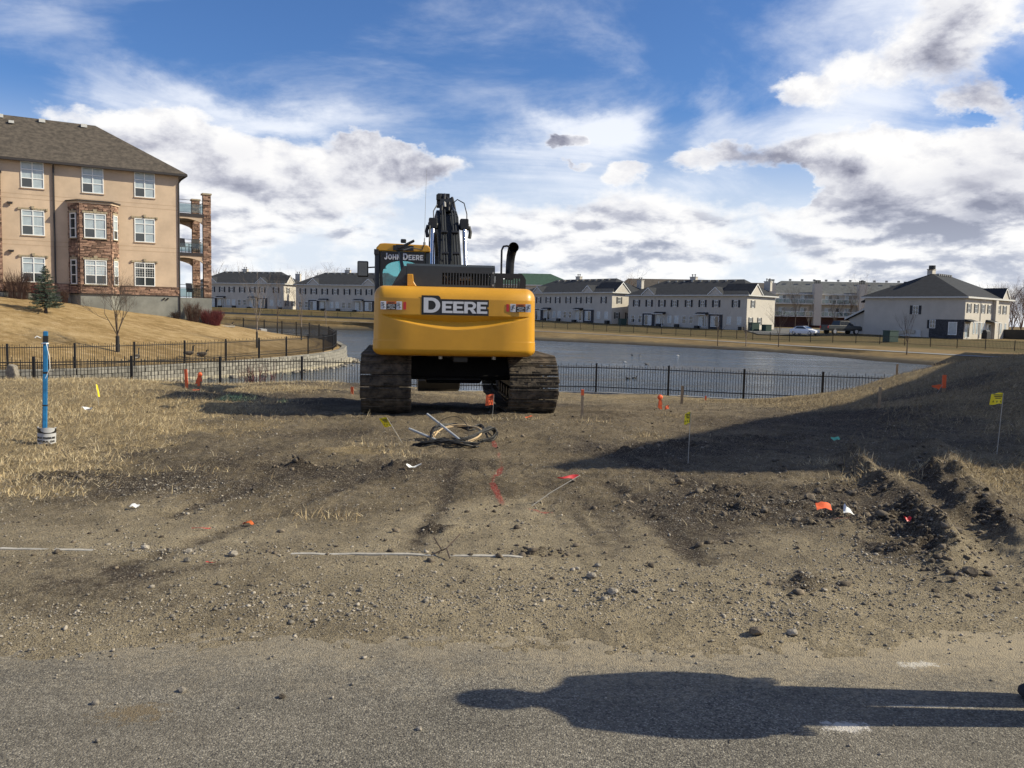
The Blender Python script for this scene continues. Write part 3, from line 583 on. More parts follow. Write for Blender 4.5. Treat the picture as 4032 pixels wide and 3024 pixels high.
st_pts = [(40, 139), (46.5, 133), (62, 152), (70, 180), (58, 186), (44, 168)]
sv.add([(x, y, far_z(x, y)+.14) for x, y in st_pts], [tuple(range(len(st_pts)))])
tag(sv.build('street', M['street']), kind='structure')

# ---------------------------------------------------------------- lawn peninsula
WALL_FENCE = [(-37.5, 38.3, -1.45), (-34.5, 38.0, -1.42), (-31.5, 37.8, -1.4), (-28.5, 37.8, -1.38), (-25.6, 38.0, -1.36), (-22.95, 38.6, -1.34), (-20.5, 39.8, -1.30), (-18.6, 41.8, -1.26), (-17.05, 44.2, -1.23), (-15.75, 46.7, -1.2), (-14.7, 49.3, -1.17), (-13.85, 52.05, -1.15), (-13.2, 54.9, -1.12), (-12.88, 57.8, -1.09), (-12.85, 60.75, -1.06), (-13.2, 63.6, -0.95), (-14.35, 66.4, -0.72), (-15.7, 69.0, -0.6), (-17.1, 71.5, -0.53), (-18.75, 73.7, -0.5), (-20.5, 75.6, -0.46), (-22.6, 77.4, -0.38), (-25, 79, -.3), (-29, 81, -.2), (-36, 83, -.1)]
wf = np.array(WALL_FENCE)
def offset_poly(P, d):
    out = []
    for i in range(len(P)):
        a, b = P[max(i-1, 0)], P[min(i+1, len(P)-1)]; tx, ty = b[0]-a[0], b[1]-a[1]; L = math.hypot(tx, ty)
        out.append((P[i][0]+ty/L*d, P[i][1]-tx/L*d, P[i][2]))
    return np.array(out)
wall_line = offset_poly(wf, 0.62); inner = offset_poly(wf, 0.40)
poly = np.concatenate([inner[:, :2], [(-60, 83), (-60, 38.3)]])
def inside(px, py, P):
    c = np.zeros(px.shape, bool); j = len(P)-1
    for i in range(len(P)):
        xi, yi, xj, yj = *P[i], *P[j]
        hit = ((yi > py) != (yj > py)) & (px < (xj-xi)*(py-yi)/(yj-yi+1e-12)+xi); c ^= hit; j = i
    return c
LC = [tuple(p) for p in wf] + [(-22.36, 57.0, 1.03), (-24.5, 55.7, 1.3), (-27.2, 53.4, 1.8), (-31.1, 51.5, 2.2), (-26.3, 48, 1.30), (-20.44, 44, -.67), (-15.63, 52, -.62), (-20, 50, .1), (-23, 46, .25), (-28, 44, .9), (-30, 47, 1.7), (-24, 52, 1.0), (-20, 57, .55), (-19.5, 62, .3), (-16, 60, -.5), (-21, 66, .35), (-19.9, 72, -.35), (-15.9, 64, -.55), (-40, 46, 2.2), (-40, 60, 2.4), (-29, 66, 1.0), (-26, 72, .3), (-45, 75, 1.0), (-60, 60, 2.4)]
LAWN = RBF(np.array(LC), 0.01)
def lawn_z(x, y): return float(LAWN(np.array([x]), np.array([y]))[0])
gx, gy = np.meshgrid(np.arange(-58, -11.9, .22), np.arange(36.5, 84, .22))
ins = inside(gx, gy, poly)
lz = LAWN(gx, gy) + 0.05*fbm(gx, gy, 0.5, 3, 71); lz = np.where(ins, lz, -2.6)
tag(np_mesh('lawn', np.stack([gx, gy, lz], -1).reshape(-1, 3), grid_faces(*gx.shape), lawn_mat(), smooth=True), kind='structure')

# ================================================================ block retaining wall (each block its own piece)
def resample(P, step):
    P = np.array(P); d = np.r_[0, np.cumsum(np.hypot(*np.diff(P[:, :2], axis=0).T))]
    n = int(d[-1]/step); q = np.arange(n+1)*step
    return np.stack([np.interp(q, d, P[:, k]) for k in range(3)], 1)
rw = thing('retaining_wall', 'curved grey block retaining wall holding up the lawn at the water edge', 'retaining wall', (0, 0, 0))
RW = resample(wall_line[2:22], 0.45)
bl = MB(); bl.box((0, 0, 0), (0.440, 0.30, 0.192)); block_me = bl.mesh('block', M['block'], bevel=0.02, seg=1)
cp = MB(); cp.box((0, 0, 0), (0.444, 0.36, 0.095)); cap_me = cp.mesh('cap_stone', M['block'], bevel=0.012, seg=1)
cand = []
for i in range(len(RW)-1):
    a, b = RW[i], RW[i+1]; ang = math.atan2(b[1]-a[1], b[0]-a[0]); top = (a[2]+b[2])/2 - 0.02
    nx, ny = math.sin(ang), -math.cos(ang)
    for k in range(7):
        zc = top - 0.20*k - 0.096
        if zc < -2.45: break
        o = 0.02*k; sh = 0.225 if k % 2 else 0.0
        c = ((a[0]+b[0])/2 + nx*o + math.cos(ang)*sh, (a[1]+b[1])/2 + ny*o + math.sin(ang)*sh, zc)
        front = 1 if ny < 0.2 else 0
        cand.append((-front*1000 + c[1] - (30 if c[0] > -24 else 0), c, ang))
    c = ((a[0]+b[0])/2 - nx*.02, (a[1]+b[1])/2 - ny*.02, top+.05)
    inst('cap_stone', cap_me, rw, c, ang)
cand.sort(key=lambda q: q[0])
for _, c, ang in cand[:300]:
    inst('block', block_me, rw, (c[0], c[1]+random.uniform(-.012, .012), c[2]), ang+random.uniform(-.02, .02))
rest = MB()
for _, c, ang in cand[300:]: rest.box(c, (0.436, 0.30, 0.19), rot=Matrix.Rotation(ang, 4, 'Z'))
tag(rest.build('block_courses', M['block'], rw), kind='stuff')
ft = MB(); FT = resample(offset_poly(wall_line[4:18], 0.36), 0.9)
for a, b in zip(FT[:-1], FT[1:]):
    ang = math.atan2(b[1]-a[1], b[0]-a[0]); ft.box(((a[0]+b[0])/2, (a[1]+b[1])/2, -1.98), (0.91, 0.62, 0.34), rot=Matrix.Rotation(ang, 4, 'Z'))
M['footing'] = mat('footing_concrete', (0.33, 0.29, 0.21), 0.95, var=0.2, vs=2)
ft.build('footing', M['footing'], rw, bevel=0.03, seg=1)

# ================================================================ iron picket fences
fpost = MB(); fpost.bb(-.038, .038, -.038, .038, -.25, 1.24); fpost_me = fpost.mesh('post', M['iron'])
pk = MB(); pk.bb(-.009, .009, -.009, .009, 0, 1.17); pick_tall = pk.mesh('picket', M['iron'])
pk = MB(); pk.bb(-.009, .009, -.009, .009, 0, 1.09); pick_short = pk.mesh('picket', M['iron'])
def iron_fence(name, label, pts, order=None, n=27, limit=300, pickets=True):
    root = thing(name, label, 'fence', (0, 0, 0)); items = []
    for p in pts: inst('post', fpost_me, root, p, 0.0)
    for a, b in zip(pts[:-1], pts[1:]):
        ang = math.atan2(b[1]-a[1], b[0]-a[0]); L = math.dist(a, b); ux, uy = (b[0]-a[0]), (b[1]-a[1])
        pit_ = math.atan2(b[2]-a[2], math.hypot(ux, uy)); Mx = Matrix.Rotation(ang, 4, 'Z') @ Matrix.Rotation(-pit_, 4, 'Y')
        for h in (0.243, 1.05):
            r = MB(); r.box(((a[0]+b[0])/2, (a[1]+b[1])/2, (a[2]+b[2])/2+h), (L-.07, .036, .036), rot=Mx); r.build('rail', M['iron'], root)
        for k in range(1, n+1):
            t_ = k/(n+1); items.append((a[0]+ux*t_, a[1]+uy*t_, a[2]+(b[2]-a[2])*t_+.05, ang, k % 3 == 2))
    items.sort(key=order or (lambda q: q[1]))
    for (x, y, z, ang, tall) in items[:limit]: inst('picket', pick_tall if tall else pick_short, root, (x, y, z), ang)
    if items[limit:]:
        r = MB()
        for (x, y, z, ang, tall) in items[limit:]: r.box((x, y, z+(.585 if tall else .545)), (.018, .018, 1.17 if tall else 1.09), rot=Matrix.Rotation(ang, 4, 'Z'))
        tag(r.build('distant_pickets', M['iron'], root), kind='stuff')
    return root
iron_fence('picket_fence', 'black iron picket fence crossing behind the excavator at the end of the dirt lot', NEAR_FENCE, order=lambda q: abs(q[0]+4.5) < 3.2)
iron_fence('picket_fence', 'black iron picket fence curving along the top of the block retaining wall', WALL_FENCE)
FF = []; acc = 0; lastp = None
for u in np.linspace(-.42, .80, 4000):
    d = float(ti(u, D_FE)); p = (u*d, d, float(ti(u, Z_FE)))
    if lastp is None or math.hypot(p[0]-lastp[0], p[1]-lastp[1]) >= 3.05: FF.append(p); lastp = p
iron_fence('picket_fence', 'long thin black picket fence on the far shore below the townhouses', FF, limit=0, n=20)
el = MB(); ed = resample([(p[0], p[1]-.02, p[2]) for p in NEAR_FENCE[7:15]], 0.8)
for a, b in zip(ed[:-1], ed[1:]):
    ang = math.atan2(b[1]-a[1], b[0]-a[0]); el.box(((a[0]+b[0])/2, (a[1]+b[1])/2, (a[2]+b[2])/2-.13), (.81, .22, .30), rot=Matrix.Rotation(ang, 4, 'Z'))
tag(el.build('kerb_edge', M['kerb']), kind='structure')
lw = thing('low_wall', 'low grey concrete wall along the far shore below the left townhouses', 'wall', (0, 0, 0)); lb = MB()
q = [(u*(float(ti(u, D_FE))-.5), float(ti(u, D_FE))-.5, float(ti(u, Z_FE))) for u in np.linspace(-.40, -.02, 40)]
for a, b in zip(q[:-1], q[1:]):
    ang = math.atan2(b[1]-a[1], b[0]-a[0]); lb.box(((a[0]+b[0])/2, (a[1]+b[1])/2, (a[2]+b[2])/2-.25), (math.dist(a, b)+.05, .3, 1.0), rot=Matrix.Rotation(ang, 4, 'Z'))
lb.build('wall_face', mat('low_wall_concrete', (0.15, 0.15, 0.15), 0.95, var=0.2, vs=0.7), lw)
# ================================================================ lettering
DG = lambda: bpy.context.evaluated_depsgraph_get()
def arc(cx, cy, rx, ry, a0, a1, n=14): return [(cx+rx*math.cos(R(a0+(a1-a0)*i/n)), cy+ry*math.sin(R(a0+(a1-a0)*i/n))) for i in range(n+1)]
def glyph(c):
    t, w = .20, .26
    if c == 'E': return 0.80, [[(0, 0), (.76, 0), (.76, t), (w, t), (w, .4), (.66, .4), (.66, .6), (w, .6), (w, .8), (.76, .8), (.76, 1), (0, 1)]]
    if c == 'D': return 0.98, [[(0, 0)] + arc(.42, .5, .50, .5, -90, 90) + [(0, 1)], [(w, t)] + arc(.42, .5, .25, .3, -90, 90) + [(w, 1-t)]]
    if c == 'R': return 0.92, [[(0, 0), (w, 0), (w, .32), (.40, .32), (.60, 0), (.90, 0), (.66, .37)] + arc(.52, .67, .34, .33, -65, 90) + [(0, 1)], [(w, .51)] + arc(.50, .66, .13, .15, -90, 90, 8) + [(w, .81)]]
    if c == 'J': return 0.62, [arc(.26, .28, .30, .30, 180, 360) + [(.56, 1), (.32, 1), (.32, .28)] + arc(.26, .28, .06, .09, 0, -180, 6)]
    if c == 'O': return 1.0, [arc(.47, .5, .47, .5, 0, 350, 28), arc(.47, .5, .23, .29, 0, 350, 28)]
    if c == 'H': return 0.94, [[(0, 0), (w, 0), (w, .4), (.62, .4), (.62, 0), (.88, 0), (.88, 1), (.62, 1), (.62, .6), (w, .6), (w, 1), (0, 1)]]
    if c == 'N': return 0.94, [[(0, 0), (w, 0), (w, .58), (.62, 0), (.88, 0), (.88, 1), (.62, 1), (.62, .42), (w, 1), (0, 1)]]
    return 0.42, []
def curve_mesh(name, contours, m, off=0.0, ext=0.002):
    cu = bpy.data.curves.new(name, 'CURVE'); cu.dimensions = '2D'; cu.fill_mode = 'BOTH'; cu.extrude = ext; cu.offset = off
    for c in contours:
        sp = cu.splines.new('POLY'); sp.points.add(len(c)-1); sp.use_cyclic_u = True
        for p, q in zip(sp.points, c): p.co = (q[0], q[1], 0, 1)
    o = bpy.data.objects.new(name, cu); COL.objects.link(o)
    me = bpy.data.meshes.new_from_object(o.evaluated_get(DG())); bpy.data.objects.remove(o); bpy.data.curves.remove(cu)
    me.materials.clear(); me.materials.append(m); return me
def text_mesh(name, s, size, m, off=0.0, align='CENTER', ext=0.001, res=3):
    cu = bpy.data.curves.new(name, 'FONT'); cu.body = s; cu.size = size; cu.align_x = align; cu.offset = off; cu.extrude = ext; cu.resolution_u = res
    o = bpy.data.objects.new(name, cu); COL.objects.link(o)
    me = bpy.data.meshes.new_from_object(o.evaluated_get(DG())); bpy.data.objects.remove(o); bpy.data.curves.remove(cu)
    me.materials.clear(); me.materials.append(m); return me
UPR = Matrix.Rotation(R(90), 4, 'X')     # text plane -> standing, read from -y

# ================================================================ the excavator
EX = thing('excavator', 'yellow tracked excavator seen from behind with a big DEERE counterweight', 'excavator', (-1.12, 15.82, 0.0), R(7.6))
# --- tracks
def loop_pts(n, r=.455, h=1.83, zc=.475):
    L = 4*h + 2*math.pi*r; out = []
    for i in range(n):
        s = L*i/n
        if s < 2*h: out.append((-h+s, zc-r, 0.0))
        elif s < 2*h+math.pi*r:
            a = (s-2*h)/r; out.append((h+r*math.sin(a), zc-r*math.cos(a), a))
        elif s < 4*h+math.pi*r: out.append((h-(s-2*h-math.pi*r), zc+r, math.pi))
        else:
            a = (s-4*h-math.pi*r)/r; out.append((-h-r*math.sin(a), zc+r*math.cos(a), math.pi+a))
    return out
shoe_var = []
for v_ in range(5):
    rg = random.Random(90+v_); sh = MB(); sh.box((0, 0, 0), (.80, .183, .018))
    for yy_ in (-.072, -.004, .066): sh.box((0, yy_, -.017), (.80, .017, .018))
    for k in range(9): sh.box((rg.uniform(-.34, .34), rg.uniform(-.045, .045), -.012), (rg.uniform(.06, .24), rg.uniform(.03, .075), rg.uniform(.012, .034)), rot=Matrix.Rotation(rg.uniform(-.15, .15), 4, 'Z'))
    for xx_ in (-.2, .2): sh.box((xx_, 0, .03), (.05, .17, .045))
    shoe_var.append(sh.mesh('track_shoe', M['muddy'], bevel=.004, seg=1))
for sx in (-1.185, 1.185):
    tr = MB(); lp = loop_pts(60, r=.36)
    for side in (-.09, .09):
        k = len(lp)
        for j in range(k):
            (y0, z0, _), (y1, z1, _) = lp[j], lp[(j+1) % k]; tr.tube([(sx+side, y0, z0), (sx+side, y1, z1)], .045, 5)
    tk = tr.build('track', M['muddy'], EX)
    for (y, z, a) in loop_pts(52):
        o = inst('track_shoe', random.choice(shoe_var), tk, (sx+random.uniform(-.006, .006), y, z)); o.rotation_euler = (a+random.uniform(-.03, .03), 0, random.uniform(-.006, .006))
    fr = MB(); fr.bb(sx-.2, sx+.2, -1.5, 1.5, .32, .62); fr.build('track_frame', M['black'], EX, bevel=.03, seg=1)
    for yy_, nm in ((-1.83, 'sprocket'), (1.83, 'idler')):
        w = MB(); w.tube([(sx-.13, yy_, .475), (sx+.13, yy_, .475)], .33, 24); w.tube([(sx-.2, yy_, .475), (sx+.2, yy_, .475)], .16, 16); w.build(nm, M['muddy'], EX, smooth=40)
    for k in range(7):
        w = MB(); w.tube([(sx-.16, -1.2+.4*k, .19), (sx+.16, -1.2+.4*k, .19)], .10, 12); w.build('roller', M['black'], EX, smooth=40)
cbm = MB(); cbm.prism([(-.75, .50), (-.45, .43), (.45, .43), (.75, .50), (.6, .86), (-.6, .86)], -1.0, 1.0, 'x')
cbm.prism([(-.62, .42), (-.38, .36), (.38, .36), (.62, .42), (.50, .80), (-.50, .80)], -.5, .5, 'x'); cbm.build('car_body', M['black'], EX, bevel=.02, seg=1)
w = MB(); w.tube([(0, 0, .84), (0, 0, 1.04)], .62, 32); w.build('swing_bearing', M['black'], EX, smooth=40)
# --- upper structure deck
dk = MB(); dk.bb(-1.22, 1.22, -1.95, 1.05, 1.02, 1.24); dk.bb(-.55, .55, -2.3, -1.0, .93, 1.06); dk.bb(-.12, .12, -2.2, -1.2, .84, .94); dk.build('deck_frame', M['black'], EX, bevel=.015, seg=1)
for sx in (-1.02, 1.03):
    w = MB(); w.bb(sx-.19, sx+.19, -1.9, 1.0, 1.245, 1.9) if sx > 0 else w.bb(sx-.15, sx+.15, -1.9, -.62, 1.245, 1.9)
    w.build('side_door', M['yellow'], EX, bevel=.03)
for bx in (-.33, .52):
    w = MB(); w.tube([(bx, -2.3, .90), (bx, -2.3, .965)], .035, 10); w.build('bolt', M['steel'], EX)
# --- counterweight
CW0, CW1, CZ0, CZ1, CY0, CY1 = -1.385, 1.165, .955, 2.035, -2.62, -1.85
def cw_shape(p):
    x, y, z = p; rr = .155
    q = Vector((min(max(x, CW0+rr), CW1-rr), min(max(y, CY0+rr), CY1-.02), min(max(z, CZ0+.11), CZ1-rr))); d = Vector((x, y, z))-q
    if d.length > 1e-6:
        rad = rr if z > (CZ0+CZ1)/2 else Vector((rr, rr, .11)).length*.0 + (.11 if abs(d.z) > 1e-6 and abs(d.x)+abs(d.y) < 1e-6 else rr)
        m_ = max(abs(d.x)/rr, abs(d.y)/rr, abs(d.z)/(rr if z > 1.5 else .11), 1e-9)
        e = Vector((d.x/rr, d.y/rr, d.z/(rr if z > 1.5 else .11))); e = e.normalized()*m_
        p2 = q + Vector((e.x*rr, e.y*rr, e.z*(rr if z > 1.5 else .11)))
    else: p2 = Vector((x, y, z))
    cx = (CW0+CW1)/2; u = (x-cx)/((CW1-CW0)/2)
    yb = p2.y
    back = max(0.0, min(1.0, (CY1-yb)/(CY1-CY0)))
    yb += back*(0.10*max(0.0, abs(u)-.55)**2/.2)                       # ends sweep forward
    yb += back*0.34*max(0.0, p2.z-1.845)                               # upper band leans in
    taper = 1 - 0.012*(p2.z-CZ0)/(CZ1-CZ0)
    xb = cx + (p2.x-cx)*taper
    if p2.z < 1.19: xb = cx + (xb-cx)*1.006                            # little step low on the ends
    if y < CY0+.02:                                                    # the smile-shaped scoop
        zt = 1.590 + 0.004*u; k = max(0.0, 1-(abs(u)/.90)**1.9); zb = 1.585 - .215*max(0.0, 1-(abs(u)/.93)**1.6); zm = zb + (zt-zb)*.52
        if zb < p2.z < zt and k > 0:
            f = (zt-p2.z)/(zt-zm) if p2.z > zm else (p2.z-zb)/(zm-zb); yb += 0.080*k**.6*max(0.0, min(1.0, f))
    return (xb, yb, p2.z)
bm = bmesh.new(); NX, NY, NZ = 110, 14, 120
def cw_patch(f, na, nb):
    g = [[bm.verts.new(cw_shape(f(i/na, j/nb))) for j in range(nb+1)] for i in range(na+1)]
    for i in range(na):
        for j in range(nb): bm.faces.new((g[i][j], g[i+1][j], g[i+1][j+1], g[i][j+1]))
lx = lambda a: CW0+(CW1-CW0)*a
ly = lambda a: CY0+(CY1-CY0)*a
lz_ = lambda a: CZ0+(CZ1-CZ0)*a
cw_patch(lambda a, b: (lx(a), CY0, lz_(b)), NX, NZ); cw_patch(lambda a, b: (lx(a), ly(1-b), CZ0), NX, NY); cw_patch(lambda a, b: (lx(a), ly(b), CZ1), NX, NY)
cw_patch(lambda a, b: (CW0, ly(1-a), lz_(b)), NY, NZ); cw_patch(lambda a, b: (CW1, ly(a), lz_(b)), NY, NZ); cw_patch(lambda a, b: (lx(1-a), CY1, lz_(b)), NX, NZ)
bmesh.ops.remove_doubles(bm, verts=bm.verts, dist=.0015); bmesh.ops.recalc_face_normals(bm, faces=bm.faces)
me = bpy.data.meshes.new('counterweight'); bm.to_mesh(me); bm.free(); me.materials.append(M['yellow'])
me.polygons.foreach_set('use_smooth', [True]*len(me.polygons)); me.set_sharp_from_angle(angle=R(24))
cw = bpy.data.objects.new('counterweight', me); link(cw, EX)
# DEERE decal
gx0 = -.615; H1, H2, pos = .232, .180, []
x = gx0
for i, c in enumerate('DEERE'):
    h = H1 if i == 0 else H2; wd, cs = glyph(c); pos.append((c, x, h, wd)); x += wd*h*1.19 + (.012 if i == 0 else .0)
zb_ = 1.628
bk = MB(); yd = CY0-.002
o = .033; xe = x-.02; xd = pos[1][1]-.03
bk.prism([(gx0-o, zb_-o), (xe+o, zb_-o), (xe+o, zb_+H2*.40), (xe+o-.022, zb_+H2*.40), (xe+o-.022, zb_+H2*.58), (xe+o, zb_+H2*.58), (xe+o, zb_+H2+o), (xd+.012, zb_+H2+o)] + [(xd-.035+.05*math.cos(R(a)), zb_+H1*.72+(H1*.28+o)*math.sin(R(a))) for a in range(20, 91, 14)] + [(gx0-o, zb_+H1+o)], yd-.001, yd+.003, 'y')
dec = bk.build('decal', M['decal_black'], cw)
for c, x0, h, wd in pos:
    wd, cs = glyph(c); me = curve_mesh('letter', [[(p[0]*h*1.19, p[1]*h) for p in k] for k in cs], M['decal_white'], ext=.0015)
    me.transform(Matrix.Translation((x0, yd-.0035, zb_)) @ UPR); link(bpy.data.objects.new('letter', me), cw)
def sticker(x0, z0, flip):
    w = .335
    for (a, b, mm) in ((0, .085, 'decal_white'), (.087, .238, 'decal_black'), (.24, .325, 'decal_white')):
        q = MB(); q.bb(x0+a, x0+b, yd-.002, yd+.003, z0, z0+(.125 if mm == 'decal_white' else .088)); q.build('warning_label', M[mm], cw)
    q = MB(); q.bb(x0+.087, x0+.238, yd-.002, yd+.003, z0+.0885, z0+.125); q.build('warning_label', M['decal_orange'], cw)
    rx = x0+.345 if not flip else x0-.062
    q = MB(); q.bb(rx, rx+.042, yd-.002, yd+.003, z0+.004, z0+.120); q.build('red_reflector', M['decal_red'], cw)
    t_ = [('WARNING', .022, z0+.098, 'decal_black'), ('Operator may', .017, z0+.068, 'decal_white'), ('swing or reverse', .017, z0+.050, 'decal_white'), ('machine', .017, z0+.032, 'decal_white'), ('STAY CLEAR', .020, z0+.008, 'decal_white')]
    for s_, sz, z, mm in t_:
        me = text_mesh('lettering', s_, sz, M[mm], off=.0006); me.transform(Matrix.Translation((x0+.1625, yd-.0035, z)) @ UPR); link(bpy.data.objects.new('lettering', me), cw)
    for cx in (x0+.042, x0+.282):
        f = MB()
        for (a, b, c, d) in ((-.02, .085, .02, .075), (0, .075, .012, .045), (.012, .045, -.005, .02), (.012, .045, .03, .028), (-.03, .105, .012, .1), (.0, .065, -.028, .058)):
            f.tube([(cx+a*(-1 if flip else 1), yd-.004, z0+b), (cx+c*(-1 if flip else 1), yd-.004, z0+d)], .004, 4)
        f.build('pictogram', M['decal_black'], cw)
sticker(CW0+.115, 1.665, False); sticker(CW1-.435, 1.665, True)
# --- hood with louvre slots
hd = MB(); hx0, hx1, hy, hz0, hz1 = -.875, .545, -2.02, 2.0, 2.375
s0, s1, ns = -.315, .485, 17; zs0, zs1 = 2.085, 2.275
hd.bb(hx0, s0, hy-.012, hy+.012, hz0, hz1); hd.bb(s1, hx1, hy-.012, hy+.012, hz0, hz1); hd.bb(s0, s1, hy-.012, hy+.012, hz0, zs0); hd.bb(s0, s1, hy-.012, hy+.012, zs1, hz1)
pw = (s1-s0)/ns
for k in range(ns+1):
    c = s0 + pw*k; a, b = max(s0, c-pw*.22), min(s1, c+pw*.22); hd.bb(a, b, hy-.0115, hy+.0115, zs0, zs1)
hd.prism([(hy-.012, hz1), (hy+.03, hz1+.035), (hy+1.0, hz1+.035), (hy+1.0, hz1)], hx0, hx1, 'x')
hd.bb(hx1-.02, hx1, hy+.012, hy+1.0, hz0, hz1); hd.bb(hx0, hx0+.02, hy+.012, hy+1.0, hz0, hz1)
hood = hd.build('engine_hood', M['charcoal'], EX)
w = MB(); w.prism([(hx0-.26, hz0), (hx0-.003, hz0), (hx0-.003, hz1-.01), (hx0-.05, hz1-.01)], hy-.02, hy+.8, 'y'); w.build('hood_flank', M['charcoal'], EX)
for z in (2.09, 2.29):
    w = MB(); w.tube([(hx1-.03, hy-.025, z), (hx1-.03, hy-.01, z)], .018, 10); w.build('bolt', M['steel'], hood)
w = MB(); w.bb(-.25, .1, hy+.2, hy+.5, 2.0, 2.16); w.tube([(-.3, hy+.22, 2.13), (-.1, hy+.16, 2.12)], .05, 8); w.build('engine_block', M['engine_rust'], EX)
w = MB(); w.tube([(-.02, hy+.10, 2.19), (.15, hy+.09, 2.20), (.2, hy+.2, 2.1)], .042, 10); w.tube([(-.28, hy+.12, 2.24), (-.2, hy+.1, 2.2)], .02, 8); w.build('air_duct', M['cream'], EX, smooth=40)
w = MB(); w.bb(-.8, .5, hy+.6, hy+.62, 1.99, 2.36); w.build('firewall', M['black'], EX)
# right-hand box with its own slots
bx0, bx1, by = .575, 1.085, -1.80
rb = MB(); sl0, sl1 = .70, 1.0; zz0, zz1 = 2.07, 2.22
poly_ = lambda x0_, x1_, z0_, z1_: [(x0_, z0_), (x1_, z0_), (x1_, z1_), (x0_, z1_)]
rb.prism(poly_(bx0, sl0, 1.98, 2.30), by-.01, by+.01, 'y'); rb.prism([(sl1, 1.98), (bx1, 1.98), (bx1, 2.2), (bx1-.03, 2.26), (bx1-.07, 2.30), (sl1, 2.30)], by-.01, by+.01, 'y')
rb.prism(poly_(sl0, sl1, 1.98, zz0), by-.01, by+.01, 'y'); rb.prism(poly_(sl0, sl1, zz1, 2.30), by-.01, by+.01, 'y')
for k in range(8):
    c = sl0 + (sl1-sl0)*k/7; rb.prism(poly_(max(sl0, c-.011), min(sl1, c+.011), zz0, zz1), by-.0095, by+.0095, 'y')
rb.bb(bx0, bx1-.07, by+.01, by+.7, 2.28, 2.30); rb.bb(bx1-.02, bx1, by+.01, by+.7, 1.98, 2.2); rb.build('side_hood', M['black'], EX)
# exhaust
ex_ = MB(); ex_.tube([(.875, -1.3, 2.22), (.882, -1.3, 2.50), (.892, -1.31, 2.62), (.905, -1.36, 2.71), (.91, -1.45, 2.75), (.912, -1.50, 2.755)], [.072, .072, .075, .08, .085, .088], 20, caps=False)
ex_.tube([(.912, -1.502, 2.755), (.91, -1.44, 2.75), (.9, -1.36, 2.69)], [.078, .074, .06], 20, caps=False); ex_.build('exhaust_pipe', M['black'], EX, smooth=50)
w = MB(); w.tube([(.71, -1.5, 2.28), (.71, -1.5, 2.70), (.74, -1.5, 2.765), (.80, -1.5, 2.775), (.84, -1.5, 2.76)], .017, 8); w.build('grab_rail', M['black'], EX, smooth=50)
# --- cab
cx0, cx1, cy0, cy1, cz0, cz1 = -1.425, -.445, -.50, 1.25, 1.22, 2.70
cf = MB()
for (a, b) in ((cx0, cy0), (cx1-.09, cy0), (cx0, cy1-.08), (cx1-.09, cy1-.08)): cf.bb(a, a+.09, b, b+.08, cz0, cz1)
cf.bb(cx0+.09, cx1-.09, cy0+.001, cy0+.05, cz0, 1.86); cf.bb(cx0+.001, cx0+.05, cy0+.08, cy1-.08, cz0, 1.55); cf.bb(cx1-.05, cx1-.001, cy0+.08, cy1-.08, cz0, 1.75)
cf.bb(cx0+.09, cx1-.09, cy1-.06, cy1-.001, cz0, 1.45); cf.bb(cx0+.001, cx0+.05, .25, .33, 1.55, cz1)
cab = cf.build('cab', M['charcoal'], EX, bevel=.012, seg=1)
rf = MB(); rf.prism([(cx0+.04, cz1+.001), (cx1+.0, cz1+.001), (cx1-.0, cz1+.07), (cx1-.05, cz1+.125), (cx0+.17, cz1+.140), (cx0+.09, cz1+.13), (cx0+.02, cz1+.05)], cy0-.02, cy1, 'y'); rf.build('cab_roof', M['yellow'], cab, bevel=.018)
w = MB(); w.bb(cx0+.32, cx1-.30, cy0-.035, cy0-.022, cz1+.015, cz1+.105); w.bb(cx0-.012, cx0+.07, cy0-.022, cy0+.4, cz1-.06, cz1+.03); w.build('roof_lamp_bar', M['black'], cab, bevel=.004, seg=1)
# rear window: dark surround with a rounded opening, glass, lettering
ox0, ox1, oz0, oz1 = cx0+.10, cx1-.10, 1.87, 2.695
outer = [(ox0, oz0), (ox1, oz0), (ox1, oz1), (ox0, oz1)]
ix0, ix1 = ox0+.035, ox1-.035
innr = [(ix0+.16, 1.885)] + [(ix1-.10, 1.885), (ix1, 1.98), (ix1, 2.34), (ix1-.09, 2.34), (ix1-.105, 2.365), (ix1-.02, 2.365), (ix1-.02, 2.395), (ix1-.07, 2.395)] + arc((ix0+ix1)/2, 2.41, .30, .125, 0, 180, 12) + [(ix0+.07, 2.395), (ix0+.02, 2.385), (ix0+.0, 2.3), (ix0+.02, 2.05), (ix0+.08, 1.94)]
me = curve_mesh('window_surround', [outer, innr], M['decal_black'], ext=.004); me.transform(Matrix.Translation((0, cy0-.006, 0)) @ UPR); link(bpy.data.objects.new('window_surround', me), cab)
w = MB(); w.bb(ox0+.01, ox1-.01, cy0+.012, cy0+.018, 1.865, 2.69); w.build('rear_glass', M['teal'], cab)
w = MB(); w.bb(cx0+.1, cx1-.1, cy1-.03, cy1-.024, 1.46, 2.65); w.build('windscreen', M['teal'], cab)
for xg in (cx0+.02, cx1-.02):
    w = MB(); w.bb(xg-.003, xg+.003, cy0+.09, cy1-.09, 1.76, 2.65); w.build('side_glass', M['teal'], cab)
w = MB(); w.bb(-1.2, -.72, .05, .6, 1.3, 1.62); w.bb(-1.18, -.74, -.06, .06, 1.5, 1.92); w.build('seat', M['black'], cab, bevel=.05)
x = ix0+.035; zb2 = 2.555; adv = 0
